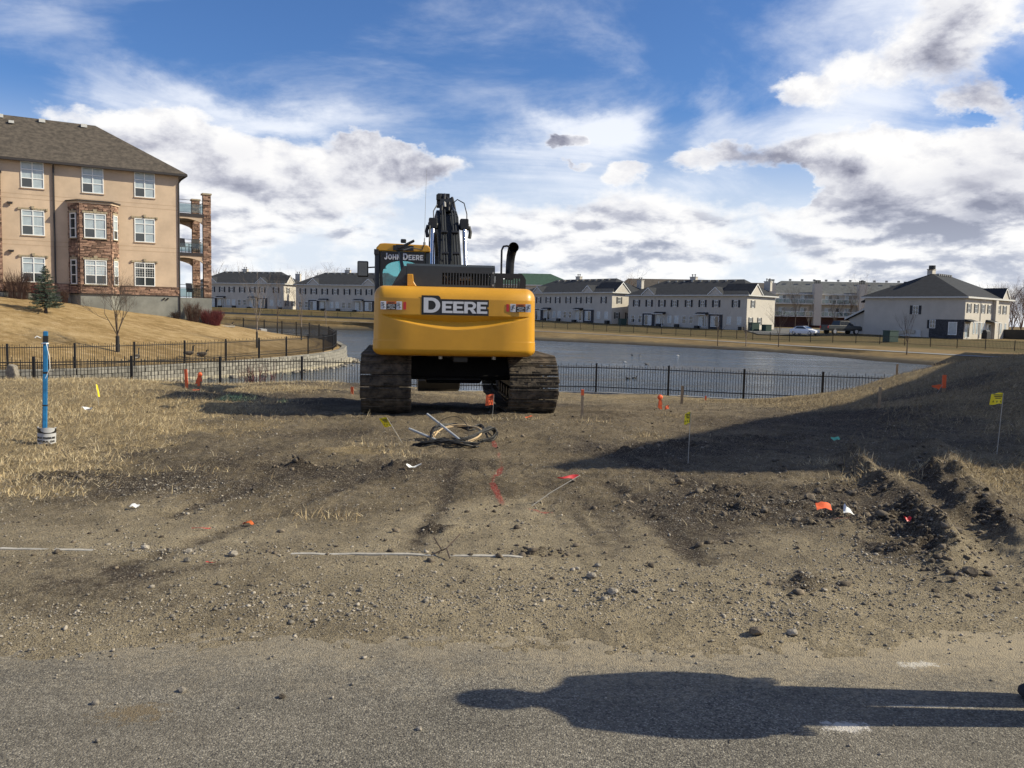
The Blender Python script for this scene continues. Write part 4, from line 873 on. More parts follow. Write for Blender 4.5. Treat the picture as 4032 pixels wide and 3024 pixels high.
for i, c in enumerate('JOHN DEERE'):
    if c == ' ': x += .033; continue
    h = .115 if c in 'J' or (c == 'D') else .092
    wd, cs = glyph(c); me = curve_mesh('letter', [[(p[0]*h*.80, p[1]*h) for p in k] for k in cs], M['decal_white'], ext=.001)
    me.transform(Matrix.Translation((x, cy0-.0125, zb2)) @ UPR); link(bpy.data.objects.new('letter', me), cab); x += wd*h*.80 + .006
# mirrors, posts, antenna
w = MB(); w.box((cx0-.225, -.02, 2.40), (.20, .05, .29)); mr = w.build('mirror', M['black'], EX, bevel=.03)
w = MB(); w.box((cx0-.225, -.047, 2.40), (.16, .004, .24)); w.build('mirror_glass', M['pane'], mr)
w = MB(); w.tube([(cx0-.13, -.02, 2.43), (cx0+.0, -.02, 2.44)], .014, 6); w.tube([(cx0+.0, .1, 2.0), (cx0+.0, .1, 2.55)], .012, 6); w.build('mirror_arm', M['black'], EX)
w = MB(); w.prism([(-.885, 2.36), (-.86, 2.36), (-.86, 2.22), (-.985, 2.60), (-1.015, 2.60)], -2.04, -1.99, 'y') if False else w.add([(-.93, -2.05, 2.09), (-.872, -2.05, 2.09), (-.872, -2.05, 2.22), (-.99, -1.9, 2.62), (-1.02, -1.9, 2.62), (-.93, -1.99, 2.09), (-.872, -1.99, 2.09), (-.872, -1.99, 2.22), (-.99, -1.85, 2.62), (-1.02, -1.85, 2.62)], [(0, 1, 2, 3, 4), (9, 8, 7, 6, 5), (0, 5, 6, 1), (1, 6, 7, 2), (2, 7, 8, 3), (3, 8, 9, 4), (4, 9, 5, 0)])
w.build('mirror_post', M['charcoal'], EX)
w = MB(); w.box((-.885, -1.86, 2.715), (.30, .17, .035), rot=Matrix.Rotation(R(-28), 4, 'Y')); w.box((-.99, -1.86, 2.66), (.13, .12, .10)); w.box((-.93, -1.87, 2.77), (.09, .1, .06)); w.build('rear_mirror', M['black'], EX, bevel=.012, seg=1)
w = MB(); w.tube([(-.94, -1.9, 2.62), (-.8, -1.2, 2.72), (-.6, -.52, 2.74), (-.56, -.52, 2.83)], .009, 5); w.build('cable', M['rubber'], EX)
w = MB(); w.prism([(-.865, 2.045), (-.705, 2.045), (-.73, 2.06), (-.765, 2.12), (-.775, 2.235), (-.865, 2.235)], -2.13, -2.02, 'y'); w.build('hood_bracket', M['yellow'], EX, bevel=.008, seg=1)
w = MB(); w.tube([(-.555, -.47, 2.83), (-.555, -.47, 2.88)], .022, 8); w.tube([(-.555, -.47, 2.88), (-.553, -.47, 2.95)], .010, 6); w.tube([(-.553, -.47, 2.95), (-.545, -.45, 3.5), (-.53, -.42, 4.15)], [.0035, .003, .002], 4); w.build('antenna', M['steel'], EX)
# --- boom, arm, bucket
def thick(profile, w_, m, name, parent, bevel=.012):
    q = MB(); q.prism(profile, -w_/2, w_/2, 'x'); return q.build(name, m, parent, bevel=bevel, seg=1)
boom = thick([(.35, 1.85), (.55, 1.62), (.95, 2.05), (1.75, 2.95), (2.55, 3.36), (3.6, 3.38), (5.15, 3.0), (5.3, 3.2), (3.7, 3.82), (2.75, 3.84), (2.15, 3.64), (1.15, 2.72)], .44, M['boom_paint'], 'boom', EX)
for sx in (-.13, -.075, .085, .14):
    w = MB(); k = .5 if abs(sx) > .1 else .9
    w.tube([(sx, .25, 2.1), (sx, .62, 2.36), (sx, 1.10, 2.80), (sx*.98, 1.9, 3.50), (sx*.95, 2.1, 3.70), (sx*.85, 2.5, 3.88), (sx*.7, 2.75, 3.92), (sx*.5, 2.95, 3.86)], .019, 7); w.build('hydraulic_line', M['boom_paint'], EX, smooth=50)
for (y, z) in ((1.08, 2.80), (1.55, 3.26)):
    for sx in (-.105, .112):
        w = MB(); w.box((sx, y, z), (.13, .05, .055), rot=Matrix.Rotation(R(45), 4, 'X')); w.build('line_clamp', M['black'], EX, bevel=.006, seg=1)
w = MB(); w.bb(-.045, .09, .66, .70, 2.36, 2.44); w.build('valve_plate', M['steel'], EX)
for sx in (-1, 1):
    w = MB(); w.tube([(sx*.34, 1.15, 1.55), (sx*.335, 1.45, 2.36)], .085, 16); w.tube([(sx*.335, 1.44, 2.32), (sx*.334, 1.47, 2.42)], .10, 16); w.build('boom_cylinder', M['charcoal'], EX, smooth=40)
    w = MB(); w.tube([(sx*.335, 1.46, 2.40), (sx*.325, 1.86, 3.40)], .045, 16); w.build('cylinder_rod', M['chrome'], EX, smooth=40)
    w = MB(); w.box((sx*.32, 1.9, 3.46), (.17, .22, .22)); w.tube([(sx*.22, 1.9, 3.42), (sx*.42, 1.9, 3.42)], .075, 14); w.build('rod_end', M['black'], EX, bevel=.015, seg=1)
    w = MB(); w.tube([(sx*.42, 1.88, 3.42), (sx*.45, 1.86, 3.30), (sx*.43, 1.83, 3.18)], .035, 8); w.build('hose', M['rubber'], EX, smooth=50)
w = MB(); w.tube([(.10, 2.3, 3.93), (.20, 2.3, 4.02), (.34, 2.25, 3.94), (.39, 2.1, 3.7), (.38, 1.95, 3.5)], .012, 6); w.build('hose', M['rubber'], EX, smooth=50)
w = MB(); w.tube([(-.39, 1.75, 3.4), (-.40, 1.5, 2.7), (-.36, 1.4, 2.4)], .018, 6); w.tube([(-.22, 2.3, 3.9), (-.30, 2.2, 3.75), (-.3, 2.0, 3.5)], .012, 6); w.build('hose', M['rubber'], EX, smooth=50)
# arm cylinder with hoses on top of the boom bend
w = MB(); w.tube([(-.04, 2.45, 3.95), (-.04, 4.4, 4.17)], .085, 14); w.bb(-.16, .10, 2.35, 2.6, 3.77, 4.03); w.build('arm_cylinder', M['charcoal'], EX, smooth=40)
w = MB(); w.bb(-.22, -.12, 2.5, 2.66, 3.87, 4.15); w.bb(-.2, .06, 2.62, 2.75, 3.97, 4.18); w.bb(-.235, -.14, 2.42, 2.5, 4.01, 4.13); w.build('boom_bracket', M['black'], EX, bevel=.01, seg=1)
for (pts, r_) in (([(-.05, 2.35, 3.80), (-.07, 2.42, 4.03), (-.06, 2.55, 4.14), (-.03, 2.75, 4.05)], .034), ([(.02, 2.3, 3.78), (.03, 2.36, 3.95), (-.0, 2.5, 4.07), (-.02, 2.8, 3.97)], .030), ([(.16, 2.25, 3.70), (.13, 2.36, 3.91), (.10, 2.5, 4.07), (.07, 2.62, 4.05), (.06, 2.8, 3.90)], .034), ([(-.14, 2.22, 3.70), (-.11, 2.4, 3.95), (-.1, 2.6, 4.10)], .028)):
    w = MB(); w.tube(pts, r_, 8); w.build('hose', M['rubber'], EX, smooth=50)
for (a, b) in (((.145, 2.28, 3.75), (.125, 2.38, 3.91)), ((-.06, 2.34, 3.85), (-.07, 2.4, 3.99))):
    w = MB(); w.tube([a, b], .042, 10); w.build('hose_fitting', M['steel'], EX)
arm = thick([(4.95, 3.85), (5.35, 3.95), (5.65, 3.2), (5.75, .75), (5.55, .70), (5.1, 2.6)], .36, M['charcoal'], 'arm', EX)
bk_ = MB(); prof = [(5.75, .62), (5.45, .60), (5.15, .25), (5.05, -.02), (5.2, -.25), (5.6, -.33), (6.05, -.15), (6.2, .1), (5.8, .0), (5.45, -.1), (5.5, .2), (5.8, .45)]
bk_.prism(prof, -.52, .52, 'x'); bk_.build('bucket', M['black'], EX, bevel=.05, seg=2)

# ================================================================ cable and pipe pile behind the machine
def top(x, y): return gz(x, y)
def vec(x, y, dz=0.0): return (x, y, gz(x, y)+dz)
for k, (pts, lab) in enumerate((([(-1.08, 10.85, .33), (-.58, 10.42, .03)], 'long grey conduit pipe sloping highest out of the cable pile'), ([(-1.28, 10.6, .17), (-.84, 10.40, .03)], 'shorter grey conduit pipe low at the left of the cable pile'))):
    w = MB(); (x0, y0, z0), (x1, y1, z1) = pts; g0 = gz(x1, y1); w.tube([(x0, y0, z0+g0), (x1, y1, z1+g0)], .0155, 14, caps=True)
    tag(w.build('conduit_pipe', M['pipe_grey'], smooth=40), lab, 'pipe', 'grey conduit pipes in the cable pile')
ct = MB(); pts = []
g0 = gz(-.45, 10.6)
for i in range(80):
    a = i/79*2*math.pi*1.93 + 2.6; r_ = 1 + .035*math.sin(i*.7)
    pts.append((-.68+.30*math.cos(a)*r_, 10.62+.30*math.sin(a)*r_, g0+.11+.08*math.sin(a+.35)+.012*math.sin(i*.4)))
ct.tube(pts, .011, 8); tag(ct.build('cable_coil', M['cable_tan'], smooth=50), 'loose loop of tan cable over the black cable pile', 'cable')
bc = MB(); rr_ = random.Random(5)
def spl(ctrl, n=22):
    P = [Vector(c) for c in ctrl]; P = [P[0]*2-P[1]] + P + [P[-1]*2-P[-2]]; out = []
    for i in range(n):
        t_ = i/(n-1)*(len(P)-3); k = min(int(t_), len(P)-4); f = t_-k; a, b, c, d = P[k:k+4]
        out.append(.5*((2*b)+(c-a)*f+(2*a-5*b+4*c-d)*f*f+(3*b-a-3*c+d)*f**3))
    return out
J = lambda c, s_: tuple(v+rr_.uniform(-s_, s_) for v in c)
for k in range(15):        # the long flat strand in front
    c = [(-1.183, 10.22, 0.022), (-1.050, 10.18, 0.043), (-0.819, 10.22, 0.079), (-0.595, 10.22, 0.061), (-0.399, 10.28, 0.036)]
    bc.tube(spl([(x_, y_, g0+max(.012, z_)) for x_, y_, z_ in (J(q, .03) for q in c)]), rr_.uniform(.004, .007), 5)
for k in range(20):        # the bundle that folds back on itself at the right
    c = [(-0.819, 10.30, 0.029), (-0.595, 10.38, 0.072), (-0.371, 10.60, 0.144), (-0.245, 10.78, 0.180), (-0.196, 10.82, 0.122), (-0.245, 10.72, 0.050), (-0.371, 10.62, 0.029)]
    bc.tube(spl([(x_, y_, g0+max(.012, z_)) for x_, y_, z_ in (J(q, .028) for q in c)], 30), rr_.uniform(.004, .007), 5)
for k in range(5):         # dark rope round the back of the coil
    c = [(-1.001, 10.35, 0.086), (-0.966, 10.75, 0.173), (-0.749, 11.02, 0.187), (-0.525, 10.85, 0.144), (-0.399, 10.98, 0.173), (-0.273, 10.7, 0.086)]
    bc.tube(spl([(x_, y_, g0+max(.012, z_)) for x_, y_, z_ in (J(q, .03) for q in c)], 30), .008, 6)
bc.tube(spl([(-1.141, 10.3, g0+0.072), (-0.945, 10.35, g0+0.144), (-0.861, 10.5, g0+0.302), (-0.665, 10.5, g0+0.346), (-0.525, 10.4, g0+0.216), (-0.553, 10.3, g0+0.043), (-0.735, 10.25, g0+0.022), (-1.085, 10.3, g0+0.036)], 50), .004, 5)
tag(bc.build('cable_pile', M['rubber'], smooth=50), 'tangled heap of black cable lying on the dirt behind the excavator', 'cable')
# ================================================================ windows shared by all buildings
_wc = {}
def window_meshes(w, h, cols, rows, fr=.055, grid=False):
    key = (round(w, 3), round(h, 3), cols, tuple(rows), fr, grid)
    if key in _wc: return _wc[key]
    q = MB(); d0, d1 = -.035, .03
    q.bb(-w/2, w/2, d0, d1, 0, fr); q.bb(-w/2, w/2, d0, d1, h-fr, h); q.bb(-w/2, -w/2+fr, d0, d1, fr, h-fr); q.bb(w/2-fr, w/2, d0, d1, fr, h-fr)
    xs = [-w/2+fr] + [-w/2 + w*i/cols for i in range(1, cols)] + [w/2-fr]
    zs = [fr] + [h*r_ for r_ in rows] + [h-fr]
    for x in xs[1:-1]: q.bb(x-.03, x+.03, d0+.003, d1-.003, fr, h-fr)
    for z in zs[1:-1]: q.bb(-w/2+fr, w/2-fr, d0+.008, d1-.008, z-.025, z+.025)
    if grid:
        for i in range(1, 8): x = -w/2+w*i/8; q.bb(x-.006, x+.006, -.001, .006, zs[1], h-fr)
        for i in range(1, 6): z = zs[1]+(h-zs[1])*i/6; q.bb(-w/2+fr, w/2-fr, -.001, .006, z-.006, z+.006)
    fm = q.mesh('window', M['white']); panes = []
    for i in range(len(xs)-1):
        for j in range(len(zs)-1):
            p = MB(); p.bb(xs[i], xs[i+1], .004, .012, zs[j], zs[j+1]); panes.append((i, j, p.mesh('pane', M['pane']), p.mesh('pane', M['blind'])))
    _wc[key] = (fm, panes); return _wc[key]
def add_window(parent, mx, w, h, cols=2, rows=(.38, .77), blind=lambda i, j: False, fr=.055, grid=False):
    fm, panes = window_meshes(w, h, cols, rows, fr, grid)
    o = bpy.data.objects.new('window', fm); link(o, parent); o.matrix_local = mx
    for i, j, pd, pb in panes: link(bpy.data.objects.new('pane', pb if blind(i, j) else pd), o)
    return o
def face_mx(x, y, z, rz=0.0): return Matrix.Translation((x, y, z)) @ Matrix.Rotation(rz, 4, 'Z')
def slab(q, poly, th):
    """thin roof plane from a 3D polygon, thickened downwards"""
    n = len(poly); vs = [tuple(p) for p in poly] + [(p[0], p[1], p[2]-th) for p in poly]
    q.add(vs, [tuple(range(n)), tuple(range(2*n-1, n-1, -1))] + [(i, n+i, n+(i+1) % n, (i+1) % n) for i in range(n)])

# ================================================================ apartment building on the left
AB = thing('apartment_building', 'three storey tan stucco apartment building with stone bay and brown hip roof', 'building', (-22.34, 57.15, 0), R(31.5))
XL = -16.0; DP = 8.95
w = MB(); w.bb(XL, 0, 0, DP, 3.03, 10.38); w.build('wall', M['stucco'], AB)
w = MB(); w.bb(XL, .04, -.03, DP, .2, 2.46); w.build('foundation', M['concrete'], AB)
w = MB(); w.bb(XL, .03, -.015, DP, 2.50, 3.03); w.build('stone_band', M['stone_bed'], AB)
w = MB(); w.bb(XL, .06, -.075, DP, 3.03, 3.075); w.build('ledge', M['stone'], AB)
w = MB(); w.bb(XL, .06, -.07, DP, 2.46, 2.50); w.build('flashing', M['dark_trim'], AB)
for z in (5.62, 8.40, 5.34, 8.14):
    w = MB(); w.bb(XL, -.01, -.006, .002, z, z+.025); w.build('reveal_line', M['stucco_line'], AB)
# roof
ez, rz_ = 10.50, 13.86; ov = .47; yR = (DP+ov-ov)/2; rf = MB()
x1, y0, y1 = ov, -ov, DP+ov; xr = x1-(y1-y0)/2; ym = (y0+y1)/2
slab(rf, [(XL, y0, ez), (x1, y0, ez), (xr, ym, rz_), (XL, ym, rz_)], .06); slab(rf, [(x1, y0, ez), (x1, y1, ez), (xr, ym, rz_)], .06); slab(rf, [(x1, y1, ez), (XL, y1, ez), (XL, ym, rz_), (xr, ym, rz_)], .06)
roof = rf.build('roof', M['shingle_brown'], AB)
w = MB(); w.bb(XL, x1+.02, y0-.02, y0+.10, 10.34, 10.48); w.bb(x1-.1, x1+.02, y0+.10, y1, 10.34, 10.48); w.bb(XL, x1-.1, y0+.10, .0, 10.375, 10.40); w.bb(.001, x1-.1, 0, y1, 10.375, 10.40); w.build('gutter', M['dark_trim'], AB)
for vx in (-5.2, -7.65, -10.0):
    w = MB(); w.box((vx, ym-.38, rz_-.18), (.36, .36, .22)); w.build('roof_vent', M['offwhite'], roof)
w = MB(); w.box((-9.4, ym-1.0, rz_-.60), (.3, .4, .16)); w.build('roof_vent', M['offwhite'], roof)
w = MB(); w.bb(-7.36, -7.26, -.11, -.01, 3.1, 10.2); w.tube([(-7.31, -.06, 10.15), (-7.31, -.25, 10.28), (-7.31, -.42, 10.40)], .05, 8); w.build('downspout', M['dark_trim'], AB)
w = MB(); w.tube([(.0, -.06, 1.1), (.0, -.06, 9.9), (.12, -.1, 10.1), (.35, -.3, 10.3), (.42, -.42, 10.36)], .045, 8); w.build('downspout', M['dark_trim'], AB)
for z in (7.86, 4.98):
    w = MB(); w.box((-9.66, -.07, z), (.30, .12, .06)); w.box((-9.72, -.12, z-.06), (.1, .1, .1)); w.box((-9.58, -.12, z-.06), (.1, .1, .1)); w.build('wall_lamp', M['dark_trim'], AB)
w = MB()
for k in (0, .22): w.tube([(-1.05+k, -.05, 2.22), (-.95+k, -.12, 2.34)], .05, 8)
w.build('foundation_vent', M['dark_trim'], AB)
# stone veneer: single ledge stones
VEN = []
ub = MB(); ub.box((0, 0, 0), (1, 1, 1)); unit_me = ub.mesh('stone', M['stone'])
def veneer(mx, u0, u1, z0, z1, holes=(), pri=0):
    z = z0; row = 0
    while z < z1-.03:
        hh = min(random.uniform(.065, .125), z1-z); u = u0 - random.uniform(0, .2)
        while u < u1:
            L = random.uniform(.20, .55); a, b = max(u, u0-.02), min(u+L, u1+.02)
            segs = [(a, b)]
            for (h0, h1, g0, g1) in holes:
                if z+hh > g0+.01 and z < g1-.01:
                    ns_ = []
                    for (p, q_) in segs:
                        if q_ <= h0 or p >= h1: ns_.append((p, q_))
                        else:
                            if p < h0-.03: ns_.append((p, h0))
                            if q_ > h1+.03: ns_.append((h1, q_))
                    segs = ns_
            for (p, q_) in segs:
                if q_-p > .04: VEN.append((pri, mx, (p+q_)/2, z+hh/2, q_-p-.012, hh-.010, random.uniform(.05, .105)))
            u += L
        z += hh
F0 = face_mx(0, 0, 0)
veneer(face_mx(0, -.015, 0), XL+5.5, -6.6, 2.5, 3.03, pri=2); veneer(face_mx(0, -.015, 0), -3.6, .02, 2.5, 3.03, pri=1)
# windows on the facade
def lintel(parent, x, z, w_, y=-.06):
    lt = MB(); n = 9
    for k in range(n): a = x-w_/2-.12+(w_+.24)*k/n; lt.bb(a+.008, a+(w_+.24)/n-.008, y, y+.07, z+.01+.005*(k % 2), z+.115+.008*(k % 3))
    for e in (x-w_/2-.13, x+w_/2+.13): lt.bb(e-.05, e+.05, y-.05, y+.07, z+.0, z+.13)
    l = lt.build('lintel', M['lintel'], parent); k_ = MB(); k_.prism([(x-.06, z+.07), (x+.06, z+.07), (x+.085, z+.25), (x-.085, z+.25)], y-.06, y+.068, 'y'); k_.build('keystone', M['lintel'], l)
light = lambda i, j: not (j == 0 and i == 0)
for wx, z0 in ((-8.44, 8.80), (-8.46, 5.95), (-8.48, 3.09), (-5.12, 8.80), (-2.08, 8.80), (-2.11, 5.92), (-2.14, 3.07)):
    h = 1.60 if z0 > 8 else 1.53; dark = abs(z0-3.07) < .001
    add_window(AB, face_mx(wx, -.01, z0), 1.24, h, 2, (.37, .70) if z0 > 8 else (.38, .77), blind=(lambda i, j: False) if dark else ((lambda i, j: j > 0) if z0 < 3.2 else light), grid=dark)
    w = MB(); w.bb(wx-.66, wx+.66, -.06, .0, z0-.05, z0-.002); w.build('sill', M['stucco_line'], AB)
    if z0 < 8: lintel(AB, wx, z0+h, 1.24)
# bay
bz0, bz1 = .3, 8.05; BP = [(-6.52, 0.0), (-6.00, -.88), (-4.24, -.88), (-3.70, 0.0)]
w = MB(); w.prism(BP, 2.48, bz1, 'z'); bay = w.build('bay', M['stone_bed'], AB)
w = MB(); w.prism(BP, bz0, 2.44, 'z'); w.build('foundation', M['concrete'], AB)
BO = [(-6.62, .0), (-6.06, -.97), (-4.18, -.97), (-3.60, .0)]; BO2 = [(-6.70, .0), (-6.10, -1.06), (-4.13, -1.06), (-3.52, .0)]
w = MB(); w.prism(BO, bz1, bz1+.13, 'z'); w.build('cornice', M['stucco'], AB); w = MB(); w.prism(BO2, bz1+.13, bz1+.20, 'z'); w.build('bay_cap', M['dark_trim'], AB)
w = MB(); w.prism(BO, 2.44, 2.48, 'z'); w.build('flashing', M['dark_trim'], AB)
veneer(face_mx(-5.12, -.88, 0), -.86, .86, 2.5, bz1, [(-.66, .66, 3.0, 4.72), (-.66, .66, 5.86, 7.62)], 0)
for (a, b) in ((BP[0], BP[1]), (BP[2], BP[3])):
    ang = math.atan2(b[1]-a[1], b[0]-a[0]); L = math.dist(a, b); mid = ((a[0]+b[0])/2, (a[1]+b[1])/2); mx = face_mx(mid[0], mid[1], 0, ang)
    veneer(mx, -L/2+.03, L/2-.03, 2.5, bz1, [(-.32, .32, 3.0, 4.72), (-.32, .32, 5.86, 7.62)], 1)
    for z0 in (3.06, 5.93):
        add_window(AB, face_mx(mid[0]+math.sin(ang)*.06, mid[1]-math.cos(ang)*.06, z0, ang), .56, 1.52, 1, (.38, .77), blind=lambda i, j: j > 0 and a[0] > -5)
        w = MB(); w.bb(-.34, .34, -.10, 0, z0+1.53, z0+1.66); w.bb(-.06, .06, -.12, -.0, z0+1.66, z0+1.76); o = w.build('lintel', M['lintel'], AB); o.matrix_local = face_mx(mid[0], mid[1], 0, ang)
        w = MB(); w.bb(-.35, .35, -.12, 0, z0-.06, z0-.005); o = w.build('sill', M['lintel'], AB); o.matrix_local = face_mx(mid[0], mid[1], 0, ang)
for z0, g in ((3.06, True), (5.93, False)):
    add_window(AB, face_mx(-5.12, -.94, z0), 1.24, 1.52, 2, (.38, .77), blind=(lambda i, j: j > 0) if g else light, grid=g)
    lt = MB()
    for k in range(7): a = -5.83+1.42*k/7; lt.bb(a+.006, a+1.42/7-.006, -.99, -.88, z0+1.53, z0+1.66)
    l = lt.build('lintel', M['lintel'], AB); k_ = MB(); k_.prism([(-5.20, z0+1.54), (-5.04, z0+1.54), (-5.0, z0+1.78), (-5.24, z0+1.78)], -1.0, -.88, 'y'); k_.build('keystone', M['lintel'], l)
    w = MB(); w.bb(-5.80, -4.44, -1.01, -.88, z0-.06, z0-.005); w.build('sill', M['lintel'], AB)
# pilaster at the left edge
w = MB(); w.bb(-11.0, -10.12, -.30, 0, 2.48, 9.55); w.build('pilaster', M['stone_bed'], AB); veneer(face_mx(-10.56, -.30, 0), -.43, .43, 2.5, 9.55, pri=3)
w = MB(); w.bb(-11.06, -10.06, -.42, 0, 9.55, 9.66); w.build('pilaster_cap', M['dark_trim'], AB); w = MB(); w.bb(-11.0, -10.1, -.34, 0, .5, 2.44); w.build('foundation', M['concrete'], AB)
# balconies on the hidden end
for (px, py) in ((1.56, .0), (1.56, 3.6)):
    w = MB(); w.bb(px+.03, px+.47, py+.03, py+.47, 2.40, 9.32); w.build('pillar', M['stone_bed'], AB)
    veneer(face_mx(px+.25, py+.03, 0), -.24, .24, 2.45, 9.3, pri=1.5)
    w = MB(); w.bb(px-.05, px+.55, py-.06, py+.55, 9.32, 9.43); w.build('pillar_cap', M['lintel'], AB)
w = MB(); w.bb(.05, 2.08, -.0, 4.2, .3, 2.40); w.build('balcony_base', M['concrete'], AB)
chair_pts = []
for dz in (2.40, 5.42, 8.02):
    if dz > 3:
        w = MB(); w.bb(.02, 1.62, -.02, 4.1, dz-.21, dz); w.build('balcony_deck', M['dark_trim'], AB)
        for yy_ in (.03, 3.75):
            pr = [(.02, dz-.21), (1.56, dz-.21), (1.56, dz-.70)] + [(1.56-1.54*k/10, dz-.70+.36*math.sin(math.pi*min(1, k/10*.9+.1)*.62)/1.0) for k in range(1, 10)] + [(.02, dz-.36)]
            w = MB(); w.prism(pr, yy_, yy_+.25, 'y'); w.build('arch_beam', M['stucco'], AB)
    rl = MB()
    for (a, b) in (((.05, .06), (1.56, .06)), ((1.80, .5), (1.80, 3.6))):
        for z in (dz+.02+.0, dz+.62, dz+.84): rl.tube([(a[0], a[1], z+.04), (b[0], b[1], z+.04)], .018, 6)
        n = 3 if a[1] < .3 else 5
        for k in range(n): t_ = k/(n-1); rl.tube([(a[0]+(b[0]-a[0])*t_, a[1]+(b[1]-a[1])*t_, dz), (a[0]+(b[0]-a[0])*t_, a[1]+(b[1]-a[1])*t_, dz+.88)], .018, 6)
    r_ = rl.build('railing', M['iron'], AB)
    w = MB(); w.bb(.06, 1.55, .10, .106, dz+.06, dz+.62); w.build('glass_panel', M['rail_glass'], r_)
w = MB(); w.bb(.0, 2.2, -.45, 4.4, 9.86, 9.95); w.prism([(.0, 9.95), (1.1, 9.95), (.0, 10.36)], -.1, 4.4, 'y') if False else None; 
VEN.sort(key=lambda q: q[0])
unit_obj = 0
for pri, mx, u, z, L, hh, dpt in VEN[:300]:
    o = bpy.data.objects.new('stone', unit_me); link(o, AB); o.matrix_local = mx @ Matrix.Translation((u, -dpt/2+.03, z)) @ Matrix.Diagonal((L, dpt, hh, 1))
q = MB(); rv = []
for pri, mx, u, z, L, hh, dpt in VEN[300:]:
    q.box((0, 0, 0), (1, 1, 1), M=mx @ Matrix.Translation((u, -dpt/2+.03, z)) @ Matrix.Diagonal((L, dpt, hh, 1))); rv += [random.random()]*8
o = q.build('stone_veneer', M['stone'], AB); tag(o, kind='stuff')
if len(o.data.vertices) == len(rv): a = o.data.attributes.new('rnd', 'FLOAT', 'POINT'); a.data.foreach_set('value', rv)
def ab_world(x, y, z): return AB.matrix_basis @ Vector((x, y, z))
M['mesh_chair'] = mat('chair_mesh', (0.17, 0.16, 0.15), 0.8)
def patio_chair(x, y, z, rz, lab):
    p = ab_world(x, y, z); t_ = thing('patio_chair', lab, 'chair', p, rz+R(31.5))
    q = MB(); q.bb(-.25, .25, -.24, .24, .40, .43); q.build('seat', M['mesh_chair'], t_); q = MB(); q.box((0, .27, .70), (.5, .03, .62), rot=Matrix.Rotation(R(-12), 4, 'X')); q.build('backrest', M['mesh_chair'], t_)
    for sx in (-.25, .25):
        for sy in (-.22, .22):
            q = MB(); q.tube([(sx, sy, 0), (sx, sy*.9, .62 if sy < 0 else .44)], .016, 6); q.build('leg', M['iron'], t_)
        q = MB(); q.bb(sx-.025, sx+.025, -.22, .25, .62, .645); q.build('armrest', M['iron'], t_)
patio_chair(.42, .75, 5.42, .3, 'pale mesh patio chair by the wall on the middle balcony'); patio_chair(1.12, .85, 5.42, -.5, 'dark patio chair beside the pillar on the middle balcony'); patio_chair(.9, .8, 2.40, .2, 'patio chair on the ground floor balcony above the red bush')

# ================================================================ townhouses across the pond
def hip(q, x0, x1, y0, y1, z0, z1, ra, rb, th=.08):
    ym_ = (y0+y1)/2
    slab(q, [(x0, y0, z0), (x1, y0, z0), (rb, ym_, z1), (ra, ym_, z1)], th); slab(q, [(x1, y1, z0), (x0, y1, z0), (ra, ym_, z1), (rb, ym_, z1)], th)
    slab(q, [(x1, y0, z0), (x1, y1, z0), (rb, ym_, z1)], th); slab(q, [(x0, y1, z0), (x0, y0, z0), (ra, ym_, z1)], th)
bq = MB(); bq.bb(-.2, .2, -.05, .0, 0, 1.35); shut_me = bq.mesh('shutter', M['shutter'])
def upper_window(h, mx, shut=True, dark=True):
    add_window(h, mx, .86, 1.30, 2, (.5,), fr=.07, blind=lambda i, j: not dark)
    if shut:
        for s_ in (-.66, .66): o = bpy.data.objects.new('shutter', shut_me); link(o, h); o.matrix_local = mx @ Matrix.Translation((s_, 0, -.02))
def chimney(h, x, y, z, parent=None, vents=2):
    w = MB(); w.bb(x-.65, x+.65, y-.4, y+.4, z-1.2, z+.55); w.bb(x-.72, x+.72, y-.46, y+.46, z+.55, z+.68); c = w.build('chimney', M['th_wall'], parent or h)
    for k in range(vents): w = MB(); xx_ = x-.3+.6*k/max(1, vents-1); w.tube([(xx_, y, z+.68), (xx_, y, z+1.0), (xx_, y, z+1.02), (xx_, y, z+1.2)], [.1, .1, .17, .17], 8); w.build('chimney_vent', M['steel'], c)
def gable(h, x, y, z, w_, hgt, dep, rz=0.0):
    mx = face_mx(x, y, z, rz)
    q = MB(); q.prism([(-w_/2+.1, 0), (w_/2-.1, 0), (0, hgt-.08)], 0, .1, 'y', M=mx); g = q.build('gable', M['th_wall'], h)
    q = MB(); t_ = .20
    q.add([(-w_/2, -.15, 0), (0, -.15, hgt), (0, -.15, hgt+t_), (-w_/2-.15, -.15, .02), (-w_/2, .02, 0), (0, .02, hgt), (0, .02, hgt+t_), (-w_/2-.15, .02, .02)], [(0, 1, 2, 3), (7, 6, 5, 4), (0, 4, 5, 1), (1, 5, 6, 2), (2, 6, 7, 3), (3, 7, 4, 0)], mx)
    q.add([(w_/2, -.15, 0), (0, -.15, hgt), (0, -.15, hgt+t_), (w_/2+.15, -.15, .02), (w_/2, .02, 0), (0, .02, hgt), (0, .02, hgt+t_), (w_/2+.15, .02, .02)], [(3, 2, 1, 0), (4, 5, 6, 7), (1, 5, 4, 0), (2, 6, 5, 1), (3, 7, 6, 2), (0, 4, 7, 3)], mx)
    q.build('gable_trim', M['white'], h)
    q = MB(); slab(q, [mx @ Vector(p) for p in ((-w_/2-.15, -.14, .05), (0, -.14, hgt+t_+.05), (0, dep, hgt+t_+.05), (-w_/2-.15, dep, .05))], .05); slab(q, [mx @ Vector(p) for p in ((0, -.14, hgt+t_+.05), (w_/2+.15, -.14, .05), (w_/2+.15, dep, .05), (0, dep, hgt+t_+.05))], .05)
    q.build('gable_roof', M['th_roof'], h)
